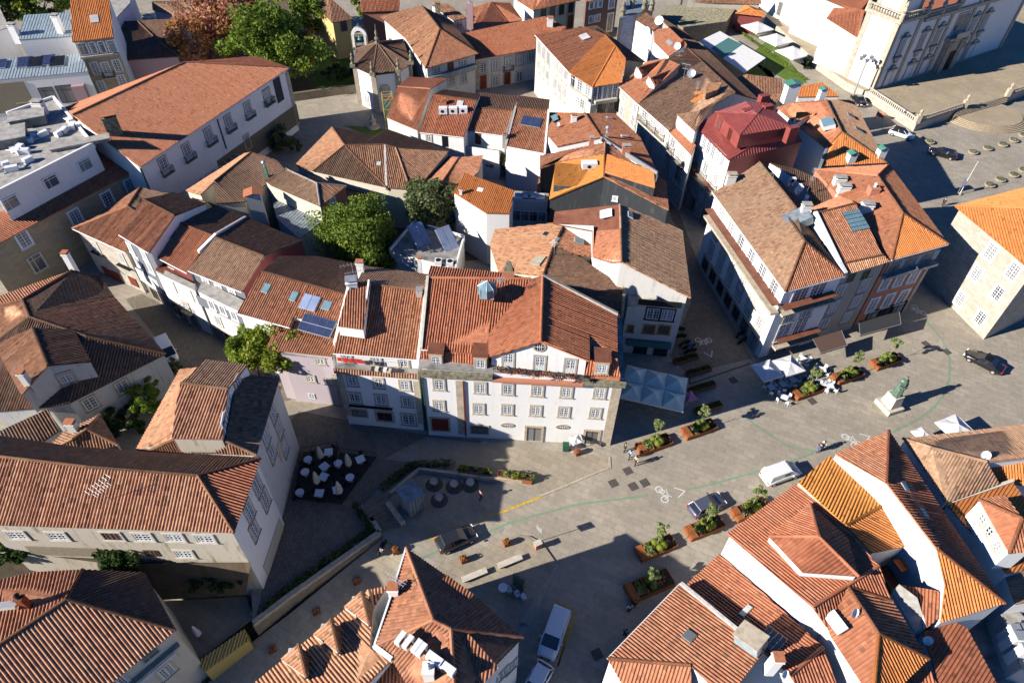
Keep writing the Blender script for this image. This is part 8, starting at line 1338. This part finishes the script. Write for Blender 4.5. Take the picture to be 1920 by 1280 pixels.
cz = [G(m_, 3.0) for m_ in ('Z4:492,290', 'Z4:632,190', 'Z4:745,310', 'Z4:603,402')]; cc = sum(cz)/4; mb = MB(); mb.prism([(p-cc)[:2] for p in cz], 0.0, 3.0, 'zincdark'); o = mb.build('kiosk', label='grey metal clad lift kiosk in the shaded sunken area', cat='kiosk'); o.location = (cc[0], cc[1], 0.01)
mb = MB(); mb.prism([(p-cc)[:2]*1.06 for p in cz], 3.01, 3.12, 'zincdark'); mb.build('roof', o); mb = MB(); e_ = (cz[3]-cz[2])
for i in range(5):
    t = (i+.5)/5; p = (cz[2]-cc)+e_*t; mb.box((p[0]*1.01, p[1]*1.01, 1.5), (.05, .08, 2.8), 'galv')
mb.build('cladding_rib', o)
for i, q in enumerate(('U2:1585,530', 'U2:1830,435')):
    c = at(q, .59); mb = MB(); mb.box((0, 0, .25), (2.6, .62, .12), 'trim_pale'); mb.box((-1.0, 0, .1), (.3, .5, .2), 'trim'); mb.box((1.0, 0, .1), (.3, .5, .2), 'trim'); o = empty('stone_bench', c-Vector((0, 0, .45)), rad(25), label=['pale stone bench nearer the pointed roof', 'pale stone bench nearer the road sign'][i], cat='bench', group='stone benches on the island')
    mb = MB(); mb.box((0, 0, .38), (2.6, .62, .14), 'trim_pale'); mb.build('seat', o)
    for sx in (-1, 1): mb = MB(); mb.box((sx*.95, 0, .155), (.3, .5, .31), 'trim'); mb.build('leg', o)
for i, (q, z_) in enumerate((('Z4:1100,915', .14), ('Z4:1485,765', .14), ('Z4:490,835', 0), ('U2:775,590', -1.1), ('U2:500,800', -1.8), ('U2:195,1060', -2.6), ('S3:525,850', 0))):
    o = empty('flower_tub', at(q, z_), rad(25), label='square flower tub '+['by the nearer stone bench', 'by the farther stone bench', 'at the head of the steep street', 'upper one on the steep street', 'middle one on the steep street', 'lowest on the steep street', 'beside the arched door of the white building'][i], cat='planter', group='square flower tubs'); mb = MB(); mb.box((0, 0, .3), (.62, .62, .6), 'rust', None, 1.1); mb.build('tub', o); mb = MB(); leaves(mb, (0, 0, .7), .32, 150, .09, 'leaf_orange' if i < 3 else 'leaf_red', np.random.default_rng(i), .7); mb.build('flowers', o)
# white chairs and board on the island
table('U3:12,618', 'white round table in shade at the foot of the dark board', 'round', s=.95, z=.14)
for i, q in enumerate(('U3:55,648', 'U3:112,678', 'U3:155,700')):
    o = empty('tub_chair', at(q, .14), rad(200), label='white tub chair '+['beside the round table', 'in the middle of the row', 'at the steps end of the row'][i], cat='chair', group='white tub chairs'); mb = MB(); mb.box((0, 0, .42), (.5, .5, .08), 'plasticwhite'); mb.build('seat', o); mb = MB(); n_ = 10
    for k in range(n_): a = rad(-110+220*k/(n_-1)); mb.box((.26*math.cos(a), .26*math.sin(a), .58), (.1, .1, .36), 'plasticwhite')
    mb.build('backrest', o); mb = MB(); mb.lathe((0, 0, 0), [(.2, 0), (.12, .38)], 'plasticwhite', 8); mb.build('leg', o)
o = empty('menu_board', at('U3:118,620', .14), rad(-35), label='dark upright board standing beside the white tub chairs', cat='board'); mb = MB(); mb.box((0, 0, 1.2), (1.3, .18, 2.2), 'mossy'); mb.build('panel', o); mb = MB(); mb.box((0, 0, .05), (1.4, .4, .1), 'trim'); mb.build('base', o)
o = empty('road_sign', at('1009,1014', .14), rad(40), label='blue grey road sign seen edge on at the island tip', cat='sign'); mb = MB(); mb.tube((0, 0, 0), (0, 0, 2.9), .035, 'galv', 8); mb.build('pole', o); mb = MB(); mb.box((0, 0, 2.5), (.04, .8, .8), 'galv'); mb.build('panel', o)
mb = MB(); mb.box((0, 0, .4), (.7, .5, .8), 'salmonwall'); mb.box((0, 0, .85), (.8, .6, .1), 'trim_pale'); o = mb.build('meter_box', label='small pinkish stone box under the road sign', cat='box'); o.location = at('Z4:1765,790', .14); o.rotation_euler = (0, 0, .5)
mb = MB(); mb.box((0, 0, .5), (.6, .6, .95), 'darkgreen', None, 1.1); mb.box((0, 0, 1.02), (.72, .72, .1), 'darkgreen'); o = mb.build('litter_bin', label='dark green litter bin by the small parasol', cat='bin'); o.location = at('S3:442,822', 0.03)
# laundry
_cl = np.array(G('S2:790,200', 10.9))
o_ = empty('clothes_line', _cl+np.array([1.2, 0, 0]), rad(-6), label='washing line with bright red cloths on the white townhouse terrace', cat='washing line'); mb = MB(); mb.tube((-4, 0, 0), (1.5, 0, 0), .015, 'galv', 4); mb.tube((-4, 0, -1.5), (-4, 0, 0), .03, 'galv', 5); mb.tube((1.5, 0, -1.5), (1.5, 0, 0), .03, 'galv', 5); mb.build('line', o_)
for i in range(6): mb = MB(); x = -3.5+i*.62; mb.box((x, .02*(i % 2), -.42-.05*(i % 3)), (.5, .03, .55+.1*(i % 2)), 'redcloth' if i < 5 else 'canvas_dark'); mb.build('cloth', o_)
for i in range(5): mb = MB(); mb.box((.2+i*.45, -.3, -1.1+.1*(i % 2)), (.4, .5, .35), ['canvas_dark', 'canvas_cream', 'shirt_black', 'canvas_white', 'shirt_beige'][i]); mb.build('cloth', o_)
# ================================================================ statue
SB = P_c = G('1665,763', 0); sb = empty('monument', SB, rad(-70), label='green bronze statue of a robed man on a tapered pale stone pedestal', cat='statue'); mb = MB()
mb.box((0, 0, .35), (2.5, 2.2, .7), 'trim_pale'); mb.build('plinth', sb); mb = MB(); mb.box((0, 0, 1.55), (1.75, 1.5, 1.7), 'trim_pale', None, .82); mb.box((0, 0, 2.42), (1.5, 1.3, .08), 'trim_pale'); mb.build('pedestal', sb)
st = MB(); rng = random.Random(3); prof = [(.58, 0), (.60, .3), (.56, .8), (.50, 1.3), (.47, 1.7), (.50, 2.1), (.47, 2.4), (.30, 2.62), (.13, 2.72)]; R_ = []
for r_, z_ in prof: R_.append([Vector((r_*(1+.09*math.sin(7*a+z_*1.3)*(1 if z_ < 2.3 else .2))*math.cos(a)*.85, r_*(1+.09*math.sin(7*a+z_*1.3))*math.sin(a), 2.46+z_)) for a in [2*math.pi*k/28 for k in range(28)]])
for a_, b_ in zip(R_, R_[1:]):
    for k in range(28): st.poly([a_[k], a_[(k+1) % 28], b_[(k+1) % 28], b_[k]], 'bronze', smooth=True)
st.lathe((0.02, 0, 5.14), [(.10, 0), (.12, .06), (.17, .14), (.19, .26), (.17, .38), (.09, .47), (.01, .49)], 'bronze', 12); st.lathe((0, 0, 5.42), [(.2, .0), (.2, .14), (.05, .2)], 'mossy', 10); st.box((.2, 0, 5.38), (.07, .05, .09), 'bronze')
for sy_ in (-1, 1): st.tube((0, sy_*.46, 4.85), (.12, sy_*.58, 4.3), .17, 'bronze', 10, .15); st.tube((.12, sy_*.58, 4.3), (.48, sy_*.22, 4.1), .15, 'bronze', 10, .09); st.lathe((.52, sy_*.17, 4.04), [(.05, 0), (.09, .06), (.08, .14), (.02, .18)], 'bronze', 8)
for i in range(9): a = rad(-80+20*i); st.tube((.5*math.cos(a), .52*math.sin(a), 2.5), (.36*math.cos(a+.15), .42*math.sin(a+.15), 4.4), .07, 'bronze', 6, .03)
st.box((.58, .05, 4.15), (.06, .36, .3), 'bronze'); st.build('figure', sb)
mb = MB(); mb.box((0, 0, 2.49), (1.15, 1.0, .08), 'bronze'); mb.build('bronze_base', sb)
# lamp, flagpole, signs
lp = G('T4:725,690', 0); o = empty('street_lamp', lp, rad(30), label='tall lamp post with a crown of square lamps beside the church', cat='street lamp'); mb = MB(); mb.tube((0, 0, 0), (0, 0, 8.2), .2, 'galv', 10, .13); mb.lathe((0, 0, 0), [(.3, 0), (.3, .3), (.16, .6)], 'galv', 10); mb.build('pole', o)
for i in range(5):
    a = 2*math.pi*i/5; mb = MB(); mb.tube((0, 0, 7.9), (1.1*math.cos(a), 1.1*math.sin(a), 8.3), .035, 'galv', 5); ar = mb.build('arm', o); mb = MB(); mb.lathe((1.15*math.cos(a), 1.15*math.sin(a), 8.2), [(.2, 0), (.45, .55), (.5, .62), (.08, .8)], 'zincdark', 6); mb.build('lantern', o)
o = empty('parking_sign', at('T8:1455,235'), rad(60), label='blue parking sign beside the flagpole on the lower square', cat='sign'); mb = MB(); mb.tube((0, 0, 0), (0, 0, 2.9), .04, 'galv', 8); mb.build('pole', o); mb = MB(); mb.box((0, 0, 2.4), (1.0, .05, 1.1), 'bluepaint'); pn = mb.build('panel', o); mb = MB(); mb.tube((0, -.03, 2.2), (0, -.05, 2.2), .26, 'paintwhite', 16); mb.build('disc', o)
o = empty('flagpole', at('T8:1470,240'), 0, label='slanting white flagpole on the lower square', cat='flagpole'); mb = MB(); mb.tube((0, 0, 0), (0, 0, 6.5), .06, 'paintwhite', 8, .035); mb.build('pole', o); mb = MB(); mb.lathe((0, 0, 0), [(.35, 0), (.35, .25), (.1, .35)], 'concrete', 10); mb.build('base', o)
o = empty('direction_sign', at('T4:1062,850', 0), rad(60), label='round blue sign on a post below the church terrace wall', cat='sign'); mb = MB(); mb.tube((0, 0, 0), (0, 0, 2.8), .04, 'galv', 8); mb.build('pole', o); mb = MB(); mb.tube((0, -.03, 2.6), (0, .03, 2.6), .5, 'bluepaint', 18); mb.build('disc', o)
o = empty('red_notice_board', at('T4:910,830', 0), rad(-40), label='small red framed notice board by the terrace wall', cat='sign'); mb = MB(); mb.box((0, 0, 1.2), (1.4, .1, 1.1), 'salmonwall'); mb.build('panel', o); mb = MB(); mb.tube((-.7, 0, 0), (-.7, 0, 1.8), .05, 'rust', 6); mb.tube((.7, 0, 0), (.7, 0, 1.8), .05, 'rust', 6); mb.build('posts', o)
# scaffold by the chapel
o = empty('scaffold', at('T2:975,900'), rad(15), label='yellow tube scaffold with green netting beside the chapel', cat='scaffold'); mb = MB()
for x in (0, 1.8):
    for y in (0, 1.0): mb.tube((x, y, 0), (x, y, 7), .05, 'lineyellow', 6)
for z_ in (2, 4, 6, 7):
    mb.tube((0, 0, z_), (1.8, 0, z_), .05, 'lineyellow', 6); mb.tube((0, 1, z_), (1.8, 1, z_), .05, 'lineyellow', 6); mb.tube((0, 0, z_), (0, 1, z_), .05, 'lineyellow', 6); mb.tube((1.8, 0, z_), (1.8, 1, z_), .05, 'lineyellow', 6); mb.tube((0, 0, z_-2), (1.8, 0, z_), .04, 'lineyellow', 5)
mb.build('tubes', o); mb = MB(); mb.box((.9, .45, 3.0), (1.7, .08, 5), 'canvas_teal'); mb.build('netting', o); mb = MB()
for z_ in (4, 6): mb.box((.9, .5, z_), (1.8, 1, .06), 'wood_brown')
mb.build('deck_boards', o)
mb = MB(); mb.lathe((0, 0, 0), [(1.3, 0), (1.2, .3), (.6, .5), (.45, 1.2), (.8, 1.4), (.3, 1.8), (.25, 2.4), (.05, 2.7)], 'trim', 12); o = mb.build('stone_fountain', label='small stone fountain at the wall below the chapel', cat='fountain'); o.location = at('T2:885,880', 0)
# ---------------------------------------------------------------- tidy the hierarchy: thing > part > sub-part
def depth(o):
    d = 1
    while o.parent: o = o.parent; d += 1
    return d
bpy.context.view_layer.update()
for o in list(COL.objects):
    if depth(o) >= 4:
        mw = o.matrix_world.copy(); p = o
        while depth(p) > 2: p = p.parent
        o.parent = p; o.matrix_parent_inverse = Matrix.Identity(4); o.matrix_basis = p.matrix_world.inverted() @ mw
